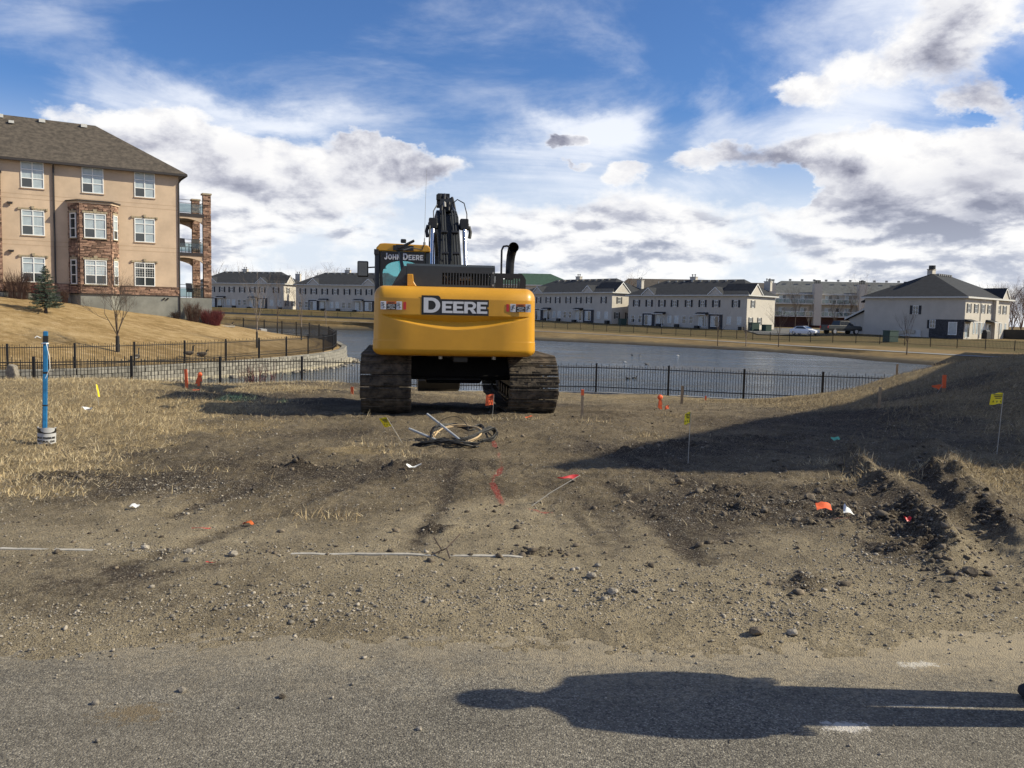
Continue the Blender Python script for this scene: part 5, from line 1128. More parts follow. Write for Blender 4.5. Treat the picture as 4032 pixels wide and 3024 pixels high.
def canopy(h, mx, w_=2.4):
    q = MB(); q.prism([(-1.3, 2.55), (0, 2.95), (0, 2.55)], -w_/2, w_/2, 'x', M=mx); q.build('canopy', M['th_roof'], h)
    q = MB(); q.bb(-w_/2-.05, w_/2+.05, -1.36, -1.25, 2.45, 2.62, M=mx); q.build('fascia', M['offwhite'], h)
    q = MB(); q.bb(w_/2-.14, w_/2-.02, -1.2, -1.08, 0, 2.5, M=mx); q.build('porch_post', M['offwhite'], h)
def slider(h, mx, blind=False): add_window(h, mx, 1.75, 2.05, 2, (), fr=.08, blind=lambda i, j: (i == 1) == blind)
EAVE, RIDGE = 6.15, 9.35
def townhouse(label, left, right, base, depth=11.0, bricks=2, group='rows of townhouses across the pond', mirror=False):
    dx, dy = right[0]-left[0], right[1]-left[1]; L = math.hypot(dx, dy); rz = math.atan2(dy, dx)
    h = thing('townhouse', label, 'house', (left[0], left[1], base), rz, group)
    w = MB(); w.bb(0, L, 0, depth, -1.5, EAVE); w.build('wall', M['th_wall'], h)
    q = MB(); hip(q, -.5, L+.5, -.5, depth+.5, EAVE+.12, RIDGE, L*.20, L*.86); rf_ = q.build('roof', M['th_roof'], h)
    q = MB(); q.bb(-.5, L+.5, -.56, -.46, EAVE-.12, EAVE+.10); q.bb(L+.46, L+.56, -.46, depth+.5, EAVE-.12, EAVE+.10); q.bb(-.56, -.46, -.46, depth+.5, EAVE-.12, EAVE+.10); q.bb(-.46, L+.46, -.46, .0, EAVE-.10, EAVE-.05); q.build('gutter', M['offwhite'], h)
    f = lambda t_: t_*L
    for k, t_ in enumerate((.075, .19, .305, .415, .535, .65, .76, .915)): upper_window(h, face_mx(f(t_), -.01, 3.95))
    for (t_, flip) in ((.19, 1), (.76, -1)):
        w = MB(); w.bb(f(t_)-1.45, f(t_)+1.45, -.35, -.001, 2.75, EAVE-.001) if False else w.bb(f(t_-.055), f(t_+.055), -.06, -.002, 2.60, 2.75); w.build('band', M['offwhite'], h)
        bx_ = t_ - .0; w = MB(); w.bb(f(bx_-.055), f(bx_+.055), -.10, -.001, -1.0, 2.60); w.build('stone_face', M['dark_brick'], h)
        slider(h, face_mx(f(bx_)-.1, -.14, .25), blind=flip > 0)
        t2 = t_ + .105*flip; canopy(h, face_mx(f(t2), 0, 0)); slider(h, face_mx(f(t2), -.02, .25))
        gable(h, f(t_), -.5, EAVE+.12, 3.0, 1.25, 3.0)
        w = MB(); w.bb(f(t_+.058*flip)-.02, f(t_+.058*flip)+.02, -.06, -.002, 0, EAVE-.2); w.build('downspout', M['offwhite'], h)
    for t_, bl in ((.045, 0), (.112, 0), (.375, 1), (.435, 1), (.50, 0), (.56, 0), (.865, 1), (.945, 1)): add_window(h, face_mx(f(t_), -.012, .75), .9, 1.45, 1, (.5,) if not bl else (), fr=.06, blind=lambda i, j, b=bl: bool(b))
    # right-hand end with its gable
    for yy_, z in ((2.2, 3.95), (1.6, .8), (5.0, .8)): upper_window(h, face_mx(L+.01, yy_, z, R(90)))
    if True:
        gable(h, L+.5, 2.6, EAVE+.12, 4.6, 1.9, 6.0, R(90))
    chimney(h, L*.43, depth*.55, RIDGE, rf_); chimney(h, L-1.0, depth*.9, RIDGE-.9, rf_); chimney(h, 1.5, depth*.8, RIDGE-1.2, rf_, 1)
    vb = MB(); vb.box((0, 0, 0), (.4, .4, .3)); vm = vb.mesh('roof_vent', M['steel'])
    for k in range(9): inst('roof_vent', vm, rf_, (L*(.24+.07*k), depth/2-.6, RIDGE-.25))
    for t_ in (.30, .46, .62, .97):
        w = MB(); w.box((f(t_), -.5, -.1), (.75, .75, 1.0)) if t_ in (.62, .97) else w.box((f(t_), -.9, .3), (.9, .5, .6)); w.build('yard_box', M['grill'], h)
    return h
TH = []
TH.append(townhouse('beige townhouse row at far left with dark roof, end meeting the stone balcony pillar', (-80.0, 215.0), (-56.5, 210.0), 2.2))
TH.append(townhouse('beige townhouse row just left of the excavator cab beyond the lake', (-52.0, 204.0), (-28.0, 198.0), 1.9))
TH.append(townhouse('beige townhouse row right beside the excavator counterweight beyond the water', (2.2, 196.0), (20.2, 175.5), .7))
TH.append(townhouse('beige townhouse row in the middle right, nearest full row facing the water', (23.4, 174.0), (42.6, 156.0), .1))
# the corner house on the right, turned so that its lit front shows
CH = thing('townhouse', 'large corner townhouse at right with its blank shaded side towards the water', 'house', (66.9, 126.6, -.45), R(42.0))
w = MB(); w.bb(0, 18.5, 0, 15.3, -1.5, 6.2); w.build('wall', M['th_wall'], CH)
q = MB(); hip(q, -.5, 19, -.5, 15.8, 6.32, 10.15, 6.5, 12.5); rfc = q.build('roof', M['th_roof'], CH)
q = MB(); q.bb(-.5, 19, -.56, -.46, 6.05, 6.30); q.bb(-.56, -.46, -.46, 15.8, 6.05, 6.30); q.bb(-.46, 19, -.46, 0, 6.08, 6.12); q.build('gutter', M['offwhite'], CH)
chimney(CH, 7.0, 8.0, 10.2, rfc, 3); w = MB(); w.tube([(6.2, 7.6, 10.8), (6.2, 7.6, 11.4)], .5, 14); w.build('satellite_dish', M['iron'], rfc)
for k in range(7): w = MB(); w.box((7.2+.8*k, 7.0, 10.0), (.4, .4, .3)); w.build('roof_vent', M['steel'], rfc)
for t_ in (1.4, 4.2, 7.0, 9.6, 13.6, 16.2): upper_window(CH, face_mx(t_, -.01, 3.95))
for t_ in (3.7, 4.9, 6.8, 7.9, 13.2, 15.0, 17.0): add_window(CH, face_mx(t_, -.012, .75), .7, 1.75, 1, (), fr=.06, blind=lambda i, j: True)
canopy(CH, face_mx(1.3, 0, 0), 2.6); canopy(CH, face_mx(9.7, 0, 0), 2.6); slider(CH, face_mx(1.2, -.02, .2)); slider(CH, face_mx(9.8, -.02, .2)); gable(CH, 15.0, -.5, 6.32, 3.2, 1.5, 4.0)
w = MB(); w.tube([(6.0, -.5, 6.0), (5.9, -.08, 5.7), (5.9, -.08, .2), (6.4, -.5, .1)], .06, 6); w.build('downspout', M['offwhite'], CH)
w = MB(); w.bb(11.4, 11.5, -3.2, -.1, 0, 6.0) if False else w.bb(11.0, 12.0, -.5, -.001, -1, 6.1); w.build('wall_step', M['th_wall'], CH)
# its shaded side (local x = 0), seen from the water
upper_window(CH, face_mx(-.01, 7.2, 3.6, R(-90))); upper_window(CH, face_mx(-.07, 4.55, 1.5, R(-90)), shut=False)
w = MB(); w.bb(-.06, -.001, .02, 5.0, -1.0, 2.85); w.build('stone_face', M['dark_brick'], CH)
add_window(CH, face_mx(-.08, 1.6, .55, R(-90)), 1.25, 1.95, 1, (), fr=.09, blind=lambda i, j: True)
w = MB(); w.bb(-.06, -.061, 5.2, 5.21, 1.4, 2.7) if False else w.bb(-.10, -.0, 5.02, 5.32, 1.45, 2.75); w.build('shutter', M['shutter'], CH)
w = MB(); w.bb(-.20, -.002, 6.2, 9.3, -.6, 1.15); w.build('meter_panel', M['offwhite'], CH)
for yy_, z in ((9.0, .8), (8.2, 1.0), (7.4, .9), (6.4, -.1)): w = MB(); w.bb(-.36, -.205, yy_-.4, yy_+.4, z-.3, z+.25); w.build('meter_box', M['steel'], CH)
# garage lean-to at the left end of that side
w = MB(); w.prism([(15.302, -1.5), (18.5, -1.5), (18.5, 2.72), (15.302, 4.28)], 1.5, 10, 'x'); w.build('wing_wall', M['th_wall'], CH)
q = MB(); slab(q, [(1.0, 15.31, 4.6), (10.5, 15.31, 4.6), (10.5, 19.0, 2.75), (1.0, 19.0, 2.75)], .25); q.build('wing_roof', M['th_roof'], CH)
q = MB(); q.add([(.85, 15.31, 4.45), (.98, 15.31, 4.45), (.98, 19.05, 2.55), (.85, 19.05, 2.55), (.85, 15.31, 4.72), (.98, 15.31, 4.72), (.98, 19.05, 2.85), (.85, 19.05, 2.85)], [(0, 1, 2, 3), (7, 6, 5, 4), (0, 4, 5, 1), (1, 5, 6, 2), (2, 6, 7, 3), (3, 7, 4, 0)]); q.build('fascia', M['offwhite'], CH)
w = MB(); w.bb(4, 11, 15.303, 17.2, 2.9, 5.6); w.build('wing_wall', M['th_wall'], CH); q = MB(); slab(q, [(3.6, 15.31, 6.9), (11.4, 15.31, 6.9), (11.4, 17.7, 5.65), (3.6, 17.7, 5.65)], .2); q.build('wing_roof', M['th_roof'], CH)
w = MB(); w.tube([(1.45, 18.55, 2.6), (1.45, 18.0, 2.2), (1.42, 17.6, 2.0), (1.42, 17.6, -.5)], .06, 6); w.build('downspout', M['offwhite'], CH)
w = MB(); w.bb(16.5, 23, -4.5, -4.38, -.8, 1.55); w.bb(16.4, 16.55, -4.36, 0, -.8, 1.5); o = w.build('privacy_screen', M['grill'], CH)

# --- blocks further back
def backblock(label, loc, rz, L, D, H, rise, roofm, wallm, ra=.15, group=None):
    b = thing('apartment_block', label, 'building', loc, rz, group); w = MB(); w.bb(0, L, 0, D, -2, H); w.build('wall', wallm, b)
    q = MB(); hip(q, -.6, L+.6, -.6, D+.6, H+.1, H+rise, L*ra, L*(1-ra), .3); r_ = q.build('roof', roofm, b)
    q = MB(); q.bb(-.7, L+.7, -.75, -.61, H-.25, H+.1); q.build('gutter', M['offwhite'], b); return b, r_
GB, gr_ = backblock('long grey roofed apartment block with stair towers and white balconies behind the parked cars', (64.0, 214.0, 1.2), R(-3), 42, 12, 7.4, 3.4, M['th_roof2'], M['th_wall'], .10)
w = MB(); w.bb(0, 42, -.10, -.001, -2, 1.7); w.build('brick_base', M['red_brick'], GB)
for tx in (.0, 11.3, 22.2, 33.0):
    w = MB(); w.bb(tx-.9, tx+.9, -2.2, -.002, -.4 if tx else -2, 9.9); w.build('stair_tower', M['th_wall'], GB)
    for k in range(4): w = MB(); w.tube([(tx-.6+.4*k, -1.0, 9.9), (tx-.6+.4*k, -1.0, 10.5)], .12, 6); w.tube([(tx-.6+.4*k, -1.0, 10.5), (tx-.6+.4*k, -1.0, 10.8)], .2, 6); w.build('chimney_vent', M['iron'], GB)
for x0, x1 in ((1.0, 10.3), (12.3, 21.2), (23.2, 32.0), (34, 41)):
    for z in (1.9, 5.0):
        w = MB(); w.bb(x0, x1, -1.9, -.11, z-.22, z); d_ = w.build('balcony_deck', M['offwhite'], GB)
        w = MB(); w.bb(x0, x1, -1.9, -1.86, z+.1, z+1.05); w.build('glass_panel', M['rail_glass'], d_)
        w = MB(); w.bb(x0, x1, -1.93, -1.85, z+1.05, z+1.12)
        for k in range(6): xx_ = x0+(x1-x0)*k/5; w.bb(xx_-.04, xx_+.04, -1.93, -1.85, z, z+1.05)
        w.build('railing', M['white'], d_)
        for xx_ in (x0+2.2, x1-1.8): slider(GB, face_mx(xx_, -.02, z+.05))
        add_window(GB, face_mx((x0+x1)/2, -.02, z+1.0), .9, 1.1, 1, (), blind=lambda i, j: False)
for k in range(12): w = MB(); w.box((6+3*k, 4.3, 11.0), (.5, .5, .45)); w.build('roof_vent', M['steel'], gr_)
DB, _ = backblock('tall dark brown flat roofed block rising behind the grey apartment roof', (62.0, 262.0, 1), R(-6), 58, 14, 9.3, 3.2, M['tan_roof'], mat('taupe_wall', (.22, .19, .15), .9), .02)
for k in range(8): add_window(DB, face_mx(3+6.8*k, -.02, 6.2), 1.6, 1.5, 2, (), blind=lambda i, j: False)
BB, _ = backblock('tan roofed apartment block showing only its roof above the middle townhouses', (30.0, 262.0, 1), R(-4), 38, 14, 8.5, 4.6, M['tan_roof'], mat('tan_wall', (.36, .31, .25), .9), .14)
for k in range(5): add_window(BB, face_mx(4+7*k, -.02, 5.6), 1.4, 1.4, 2, (), blind=lambda i, j: False)
GR, _ = backblock('building with a dark green hip roof rising behind the excavator exhaust', (-6.0, 262.0, 1), R(0), 25, 16, 10.2, 3.9, M['green_roof'], M['th_wall'], .30)
for k in range(4): add_window(GR, face_mx(3+6*k, -.02, 7.0), 1.5, 1.5, 2, (), blind=lambda i, j: False)
LB, _ = backblock('pale grey roofed row house peeking between the two left townhouse rows', (-60.0, 245.0, 2), R(2), 46, 12, 6.3, 3.8, M['th_roof2'], M['th_wall'], .1)
for k in range(6): add_window(LB, face_mx(4+7*k, -.02, 3.9), 1.0, 1.3, 2, (), blind=lambda i, j: False)
# neighbours just outside the picture on the right; their shadows reach into it
SB = thing('apartment_block', 'tan stucco apartment block standing close to the right of the dirt lot', 'building', (-.55, 0, 0))
SBP = [(14.45, 8.95), (40, 8.95), (48, 20), (35.5, 36.2)]
w = MB(); w.prism(SBP, -.5, 9.2, 'z'); w.build('wall', M['stucco'], SB)
w = MB(); w.prism([(14.40, 8.9), (40.1, 8.9), (48.1, 20), (35.5, 36.3)], 9.2, 9.5, 'z'); w.build('parapet', M['dark_trim'], SB)
ab_ = math.atan2(36.2-8.95, 35.5-14.45)
for k in range(8):
    for z in (1.2, 4.0, 6.8): add_window(SB, face_mx(14.45+(2.5+4*k)*math.cos(ab_)-.01, 8.95+(2.5+4*k)*math.sin(ab_)+.01, z, ab_+math.pi), 1.24, 1.5, 2, (.38,), blind=lambda i, j: j > 0)
NB, _ = backblock('beige hip roofed house on the right shore close to the footpath', (57.6, 90.0, -1.3), R(57.2-180), 21.4, 12, 6.2, 3.2, M['th_roof'], M['th_wall'], .25)
for k in range(4):
    for z in (.8, 3.9): add_window(NB, face_mx(2.5+4.6*k, -.02, z), .9, 1.3, 2, (.5,), blind=lambda i, j: False)
# ================================================================ trees and shrubs
def bare_tree(name, label, loc, h, trunk_r, seed, m='bark', lean=0.0, wrap=False, spread=1.0, first=.28, depth=5, n0=5, group=None, twig=.35):
    rg = random.Random(seed); root = thing(name, label, 'tree', loc, rg.uniform(0, 6), group); tk = MB(); cr = MB()
    def branch(p, d, L, r, lv):
        pts = [p]; q = Vector(p); dd = Vector(d).normalized(); nseg = 3
        for i in range(nseg):
            dd = (dd + Vector((rg.uniform(-1, 1), rg.uniform(-1, 1), rg.uniform(-.3, .9)))*.12).normalized(); q = q + dd*L/nseg; pts.append(tuple(q))
        cr.tube(pts, [r, r*.85, r*.68, r*.5], 5 if lv < 2 else 3, caps=False)
        if lv >= depth: return
        n = rg.randint(2, 4) if lv else n0
        for i in range(n):
            t_ = rg.uniform(.35, 1.0) if i else 1.0; k = min(2, int(t_*3)); a, b = Vector(pts[k]), Vector(pts[k+1]); o = a.lerp(b, t_*3-k if t_ < 1 else 1)
            side = dd.orthogonal().normalized(); side.rotate(Matrix.Rotation(rg.uniform(0, 2*math.pi), 3, dd)); ang = rg.uniform(.3, .75)*spread
            branch(o, dd*math.cos(ang)+side*math.sin(ang)+Vector((0, 0, .12)), L*rg.uniform(.55, .8), max(r*.55, .0025), lv+1)
    th_ = h*first; tk.tube([(0, 0, -.1), (.01*h*lean, 0, th_*.5), (.03*h*lean, 0, th_)], [trunk_r*1.25, trunk_r, trunk_r*.85], 8, caps=False)
    tk.build('trunk', M[m], root, smooth=60)
    for i in range(n0):
        a = 2*math.pi*i/n0 + rg.uniform(-.4, .4); ang = rg.uniform(.12, .62)*spread if i else .05
        z = th_*rg.uniform(.80, 1.0); branch((.03*h*lean*z/th_, 0, z), (math.cos(a)*math.sin(ang), math.sin(a)*math.sin(ang), math.cos(ang)), (h-th_)*rg.uniform(.42, .55), trunk_r*.42, 1)
    cr.build('crown', M[m], root)
    if wrap: w = MB(); w.tube([(0, 0, .02), (.005, 0, min(1.0, th_*.9))], trunk_r*1.5, 10); w.build('trunk_guard', M['wrap'], root)
    return root
bare_tree('bare_tree', 'bare multi branched tree with dark wrapped trunk on the lawn beside the concrete foundation', (-20.44, 44.0, lawn_z(-20.44, 44)), 3.4, .062, 4, wrap=True, spread=1.0, first=.27, n0=6, depth=6)
for k, (x, y, h, sd, lab) in enumerate(((-15.63, 52.0, 4.4, 11, 'slender bare sapling on the lawn nearest the curved fence end'), (-19.9, 72.0, 5.0, 12, 'thin bare birch by the back of the lawn standing before the water'), (-15.9, 64.0, 4.6, 13, 'thin bare sapling at the right tip of the lawn'))):
    bare_tree('bare_tree', lab, (x, y, lawn_z(x, y)), h, .04, sd, m='bark_pale' if k != 1 else 'bark', wrap=True, spread=.7, first=.36, depth=4, n0=5, group='saplings with black trunk guards on the lawn')
bank_t = [((1548-1106)/1838, 108, 4.6, 21, 'small bushy bare tree on the far bank before the middle townhouses', 1.0), ((1609-1106)/1838, 106, 3.2, 22, 'small bare sapling on the far bank right of the bushy bare tree', .7), (-.2195, 176, 3.6, 23, 'thin staked sapling on the far shore left of the excavator cab', .6), (.312, 103, 5.0, 24, 'bare sapling by the footpath before the lit townhouse end', .7), (.463, 84, 4.2, 29, 'thin bare sapling by the footpath before the corner townhouse', .6)]
for u, d, h, sd, lab, spd in bank_t:
    d = max(d, float(ti(u, D_SH))+2.5); bare_tree('bare_tree', lab, (u*d, d, far_z(u*d, d)-.05), h, .05, sd, m='bark_pale' if sd in (22, 23) else 'bark', spread=spd, first=.33, depth=4, n0=6, group='saplings along the far bank')
for (px, d, h, sd, lab) in ((1713, 196, 9, 31, 'bare tree before the left end of the grey apartment block'), (1742, 178, 5.0, 32, 'small pale bare tree behind the white car'), (1797, 150, 6.5, 33, 'bare tree standing just in front of the pickup truck'), (1850, 176, 10.5, 34, 'white barked birch behind the pickup truck beside the corner house'), (1829, 182, 8, 35, 'bare tree before the middle stair tower of the grey apartments')):
    x = (px-1106)/1838*d; bare_tree('bare_tree', lab, (x, d, far_z(x, d)), h, .10 if sd != 32 else .07, sd, m='bark_pale' if sd in (32, 34) else 'bark', spread=.8, first=.28, depth=4, n0=6, group='bare trees around the parking street')
k = 0
for (px, d, h) in ((2108, 172, 8), (2130, 190, 9.5), (2150, 165, 9), (2165, 150, 8), (2182, 172, 9.5), (2200, 160, 9), (2215, 150, 8.5), (2232, 165, 9), (2172, 205, 10.5)):
    x = (px-1106)/1838*d; k += 1; bare_tree('bare_tree', 'bare brown tree in the thicket at the far right behind the corner townhouse', (x, d, far_z(x, d)-.3), h, .16, 40+k, m='twig_brown', spread=.9, first=.18, depth=5, n0=7, group='thicket of bare trees at the far right')
k = 0
for (px, d, h) in ((470, 262, 13), (500, 280, 14), (530, 270, 13), (655, 290, 14), (690, 280, 14), (712, 285, 15), (730, 280, 14), (1345, 262, 13.5)):
    x = (px-1106)/1838*d; k += 1; bare_tree('bare_tree', ('distant bare tree rising between the two townhouse rows right of the excavator' if px > 1000 else 'distant bare tree rising over the gap between the left townhouse rows' if px > 600 else 'distant bare tree rising over the far left townhouse roof beside the balcony pillar'), (x, d, 2.0), h, .2, 60+k, m='twig_brown', spread=1.0, first=.3, depth=4, n0=6, group='distant bare trees behind the townhouses')
# spruce
sp_loc = (-26.3, 48.0, lawn_z(-26.3, 48.0)); SPR = thing('spruce_tree', 'small blue green spruce on the lawn in front of the apartment building', 'tree', sp_loc)
w = MB(); w.tube([(0, 0, -.1), (0, 0, .35), (0, 0, 2.4)], [.10, .075, .012], 8, caps=False); w.build('trunk', M['bark'], SPR, smooth=60)
NV, NF = [], []; rg = np.random.default_rng(3); zc = .38
SH_ = 2.62
while zc < SH_:
    f = (zc-.3)/(SH_-.3); rad = (1-f)**.82*1.02+.03; nb = int(7+9*(1-f))
    for b in range(nb):
        a = rg.uniform(0, 2*np.pi); L = rad*rg.uniform(.68, 1.08); droop = rg.uniform(-.10, .22) - .25*(1-f)
        for s_ in range(int(6+26*L)):
            t_ = (s_+rg.uniform(0, 1))/(6+26*L); p = np.array([math.cos(a)*L*t_, math.sin(a)*L*t_, zc+droop*L*t_+.16*L*t_*t_])
            for q_ in range(5):
                dirn = np.array([math.cos(a), math.sin(a), .35])*rg.uniform(.2, .9) + rg.normal(0, .75, 3); dirn /= np.linalg.norm(dirn); ln = rg.uniform(.05, .12)*(1-.3*f); sd = np.cross(dirn, rg.normal(0, 1, 3)); sd = sd/np.linalg.norm(sd)*.011
                i0 = len(NV); NV += [p-sd, p+sd, p+dirn*ln]; NF.append((i0, i0+1, i0+2))
    zc += .085 + .05*(1-f)
np_mesh('crown', np.array(NV), np.array(NF), M['needle'], SPR)
def stick_bush(name, label, loc, n, h, rad, m, seed, cat='bush', lean=.5):
    rg_ = random.Random(seed); root = thing(name, label, cat, loc); q = MB()
    for i in range(n):
        a = rg_.uniform(0, 6.28); r0 = rad*math.sqrt(rg_.random())*.6; x, y = r0*math.cos(a), r0*math.sin(a)*.6; L = h*rg_.uniform(.6, 1.05); dx, dy = lean*math.cos(a)*rg_.uniform(.2, 1)*rad, lean*math.sin(a)*rg_.uniform(.2, 1)*rad*.6
        p1 = (x+dx*.35, y+dy*.35, L*.5); q.tube([(x, y, -.05), p1, (x+dx, y+dy, L)], [.012, .009, .004], 3, caps=False)
        for k_ in range(3): t_ = rg_.uniform(.3, .9); b = (x+dx*t_, y+dy*t_, L*t_); q.tube([b, (b[0]+rg_.uniform(-.2, .2), b[1]+rg_.uniform(-.12, .12), b[2]+L*rg_.uniform(.15, .35))], [.007, .003], 3, caps=False)
    q.build('stems', M[m], root); return root
def abp(x, y): p = ab_world(x, y, 0); return (p.x, p.y, lawn_z(p.x, p.y))
stick_bush('dogwood_bush', 'red stemmed leafless bush at the foot of the balcony concrete base', abp(1.9, -.7), 300, 1.0, .95, 'twig_red', 1)
stick_bush('leafless_bush', 'grey brown leafless bush left of the red bush by the balcony base', abp(.7, -.6), 120, 1.25, .7, 'twig_brown', 2)
stick_bush('leafless_bush', 'tall brown leafless bush against the stone band at the left picture edge', abp(-9.4, -.9), 170, 1.55, .95, 'twig_brown', 3)
stick_bush('leafless_bush', 'reddish leafless bush partly behind the spruce by the foundation', abp(-8.2, -.8), 120, 1.0, .7, 'twig_red', 4)
stick_bush('leafless_bush', 'low orange brown shrub in the corner beside the stone bay', abp(-6.85, -.5), 60, .8, .3, 'twig_brown', 5)
stick_bush('leafless_bush', 'low dark shrub at the right end of the concrete foundation', abp(-.35, -.45), 50, .45, .4, 'bark', 6)
stick_bush('reed_clump', 'thin reddish stems growing before the block wall behind the near fence', (-9.3, 31.2, -1.6), 40, 1.2, .9, 'twig_red', 8, cat='plant')
w = MB(); w.box((-20.0, 59.6, lawn_z(-20.0, 59.6)+.03), (1.0, .35, .10), rot=Matrix.Rotation(.5, 4, 'Z')); tag(w.build('concrete_slab', M['kerb']), 'small pale concrete slab on the lawn right of the red bush', 'slab')
hw = thing('headwall', 'white concrete outfall headwall at the back of the lawn by the water', 'wall', (-22.6, 77.0, -.55), R(20)); w = MB(); w.bb(-.25, .25, -1.6, 1.6, -1.4, .55); w.build('wall_face', M['offwhite'], hw); w = MB(); w.tube([(-.1, -.6, .25), (-.34, -.6, .25)], .3, 14); w.build('outlet_pipe', M['engine_rust'], hw)

# ================================================================ birds
def ball(q, c, r, n=10, m=7):
    rings = []
    vs = [(c[0], c[1], c[2]-r[2])]
    for j in range(1, m):
        p = -math.pi/2+math.pi*j/m
        for i in range(n): a = 2*math.pi*i/n; vs.append((c[0]+r[0]*math.cos(p)*math.cos(a), c[1]+r[1]*math.cos(p)*math.sin(a), c[2]+r[2]*math.sin(p)))
    vs.append((c[0], c[1], c[2]+r[2])); fs = [(0, 1+(i+1) % n, 1+i) for i in range(n)]
    for j in range(m-2):
        for i in range(n): fs.append((1+j*n+i, 1+j*n+(i+1) % n, 1+(j+1)*n+(i+1) % n, 1+(j+1)*n+i))
    e = 1+(m-2)*n; fs += [(e+i, e+(i+1) % n, len(vs)-1) for i in range(n)]; q.add(vs, fs)
def goose(label, loc, rz, up=True, sc=1.0, legs=True):
    g = thing('goose', label, 'goose', loc, rz, 'geese on the lawn'); g.scale = (sc,)*3; b = .34 if legs else .12
    q = MB(); q.tube([(-.42, 0, b+.10), (-.30, 0, b+.09), (-.12, 0, b+.05), (.08, 0, b+.05), (.22, 0, b+.10), (.27, 0, b+.17)], [.02, .08, .15, .165, .12, .06], 14); q.build('body', M['goose_brown'], g, smooth=80)
    q = MB(); ball(q, (.20, 0, b+.06), (.10, .115, .12)); ball(q, (-.25, 0, b+.0), (.16, .09, .07)); q.build('breast', M['goose_white'], g, smooth=80)
    n = [(.20, 0, b+.14), (.27, 0, b+.28), (.27, 0, b+.44), (.28, 0, b+.54), (.32, 0, b+.585)] if up else [(.20, 0, b+.12), (.26, 0, b+.22), (.29, 0, b+.30), (.33, 0, b+.33)]
    q = MB(); q.tube(n, [.065, .045, .036, .036, .04][:len(n)], 10); h = n[-1]; ball(q, (h[0]+.02, 0, h[2]+.0), (.062, .042, .045)); q.tube([(h[0]+.06, 0, h[2]-.005), (h[0]+.13, 0, h[2]-.015)], [.025, .01], 8); hd_ = q.build('neck', M['goose_black'], g, smooth=80)
    q = MB(); ball(q, (h[0]+.0, 0, h[2]-.02), (.03, .046, .03)); q.build('cheek_patch', M['goose_white'], hd_, smooth=80)
    if legs:
        for sy in (-.06, .06): q = MB(); q.tube([(.0, sy, b-.08), (.0, sy, .02)], .014, 6); q.prism([(-.02, sy-.04), (.09, sy-.05), (.09, sy+.05), (-.02, sy+.04)], 0, .015, 'z'); q.build('leg', M['goose_black'], g)
goose('goose standing upright with raised neck behind the curved lawn fence', (-16.9, 44.6, lawn_z(-16.9, 44.6)+.02), R(20)) if False else None
goose('goose standing upright with raised neck just behind the lawn fence', (-17.35, 45.6, lawn_z(-17.35, 45.6)), R(10), sc=.74)
goose('goose sitting low with its tail to the left behind the lawn fence', (-17.0, 46.6, lawn_z(-17.0, 46.6)+.02), R(5), up=False, legs=False, sc=.78)
goose('dark goose facing away at the left behind the lawn fence', (-18.9, 42.8, lawn_z(-18.9, 42.8)), R(95), sc=.72)
goose('goose resting at the back rim of the lawn before the far shore', (-23.5, 70.5, lawn_z(-23.5, 70.5)), R(0), up=False, legs=False, sc=1.0)
def duck(label, x, y, rz, m='goose_black'):
    g = thing('duck', label, 'duck', (x, y, WZ), rz, 'ducks swimming on the pond'); g.scale = (.62,)*3; q = MB(); q.tube([(-.26, 0, .10), (-.12, 0, .05), (.08, 0, .05), (.2, 0, .06)], [.02, .11, .12, .05], 10); q.build('body', M[m], g, smooth=80)
    q = MB(); ball(q, (-.05, 0, .03), (.15, .125, .07)); q.build('flank', M['goose_white'], g, smooth=80); q = MB(); q.tube([(.16, 0, .09), (.2, 0, .2), (.22, 0, .24)], [.05, .04, .05], 8); q.tube([(.24, 0, .24), (.33, 0, .23)], [.025, .015], 6); q.build('head', M['goose_black'], g, smooth=80)
for x, y, rz, mm, lab in ((9.0, 68.3, 2.6, 'goose_white', 'pale duck on the water above the first fence post right of the excavator'), (10.4, 65.8, 3.0, 'goose_brown', 'brown duck on the water right of the pale duck'), (6.8, 49.8, 3.1, 'goose_black', 'left duck of the pair swimming close behind the near fence'), (7.25, 50.3, 0.2, 'goose_black', 'right duck of the pair swimming close behind the near fence'), (11.5, 81.9, 2.0, 'goose_black', 'left of two tiny dark ducks far out on the pond'), (12.1, 81.0, 1.0, 'goose_black', 'right of two tiny dark ducks far out on the pond'), (16.1, 82.9, 0.0, 'goose_white', 'dark duck with white flank far out on the right of the pond')): duck(lab, x, y, rz, mm)

# ================================================================ vehicles
def wheel(parent, x, y, r, w_, side):
    q = MB(); q.tube([(x-w_/2, y, r), (x+w_/2, y, r)], r, 20); o = q.build('wheel', M['rubber'], parent, bevel=.03, seg=1); q = MB(); q.tube([(x+side*(w_/2-.01), y, r), (x+side*(w_/2+.015), y, r)], r*.62, 14); q.build('rim', M['rim'], o)
def body_loft(q, secs):
    n = len(secs[0]); vs = [p for s_ in secs for p in s_]; fs = [tuple(range(n-1, -1, -1)), tuple(range((len(secs)-1)*n, len(secs)*n))]
    for j in range(len(secs)-1):
        for i in range(n): fs.append((j*n+i, j*n+(i+1) % n, (j+1)*n+(i+1) % n, (j+1)*n+i))
    q.add(vs, fs)
CAR = thing('parked_car', 'white sedan parked in the street between the townhouses', 'car', (46.3, 135.5, far_z(46.3, 135.5)+.16), R(-140))
sec = lambda y, hw, zb, zm, zt: [(-hw, y, zb), (hw, y, zb), (hw*1.03, y, zm), (hw*.93, y, zt), (-hw*.93, y, zt), (-hw*1.03, y, zm)]
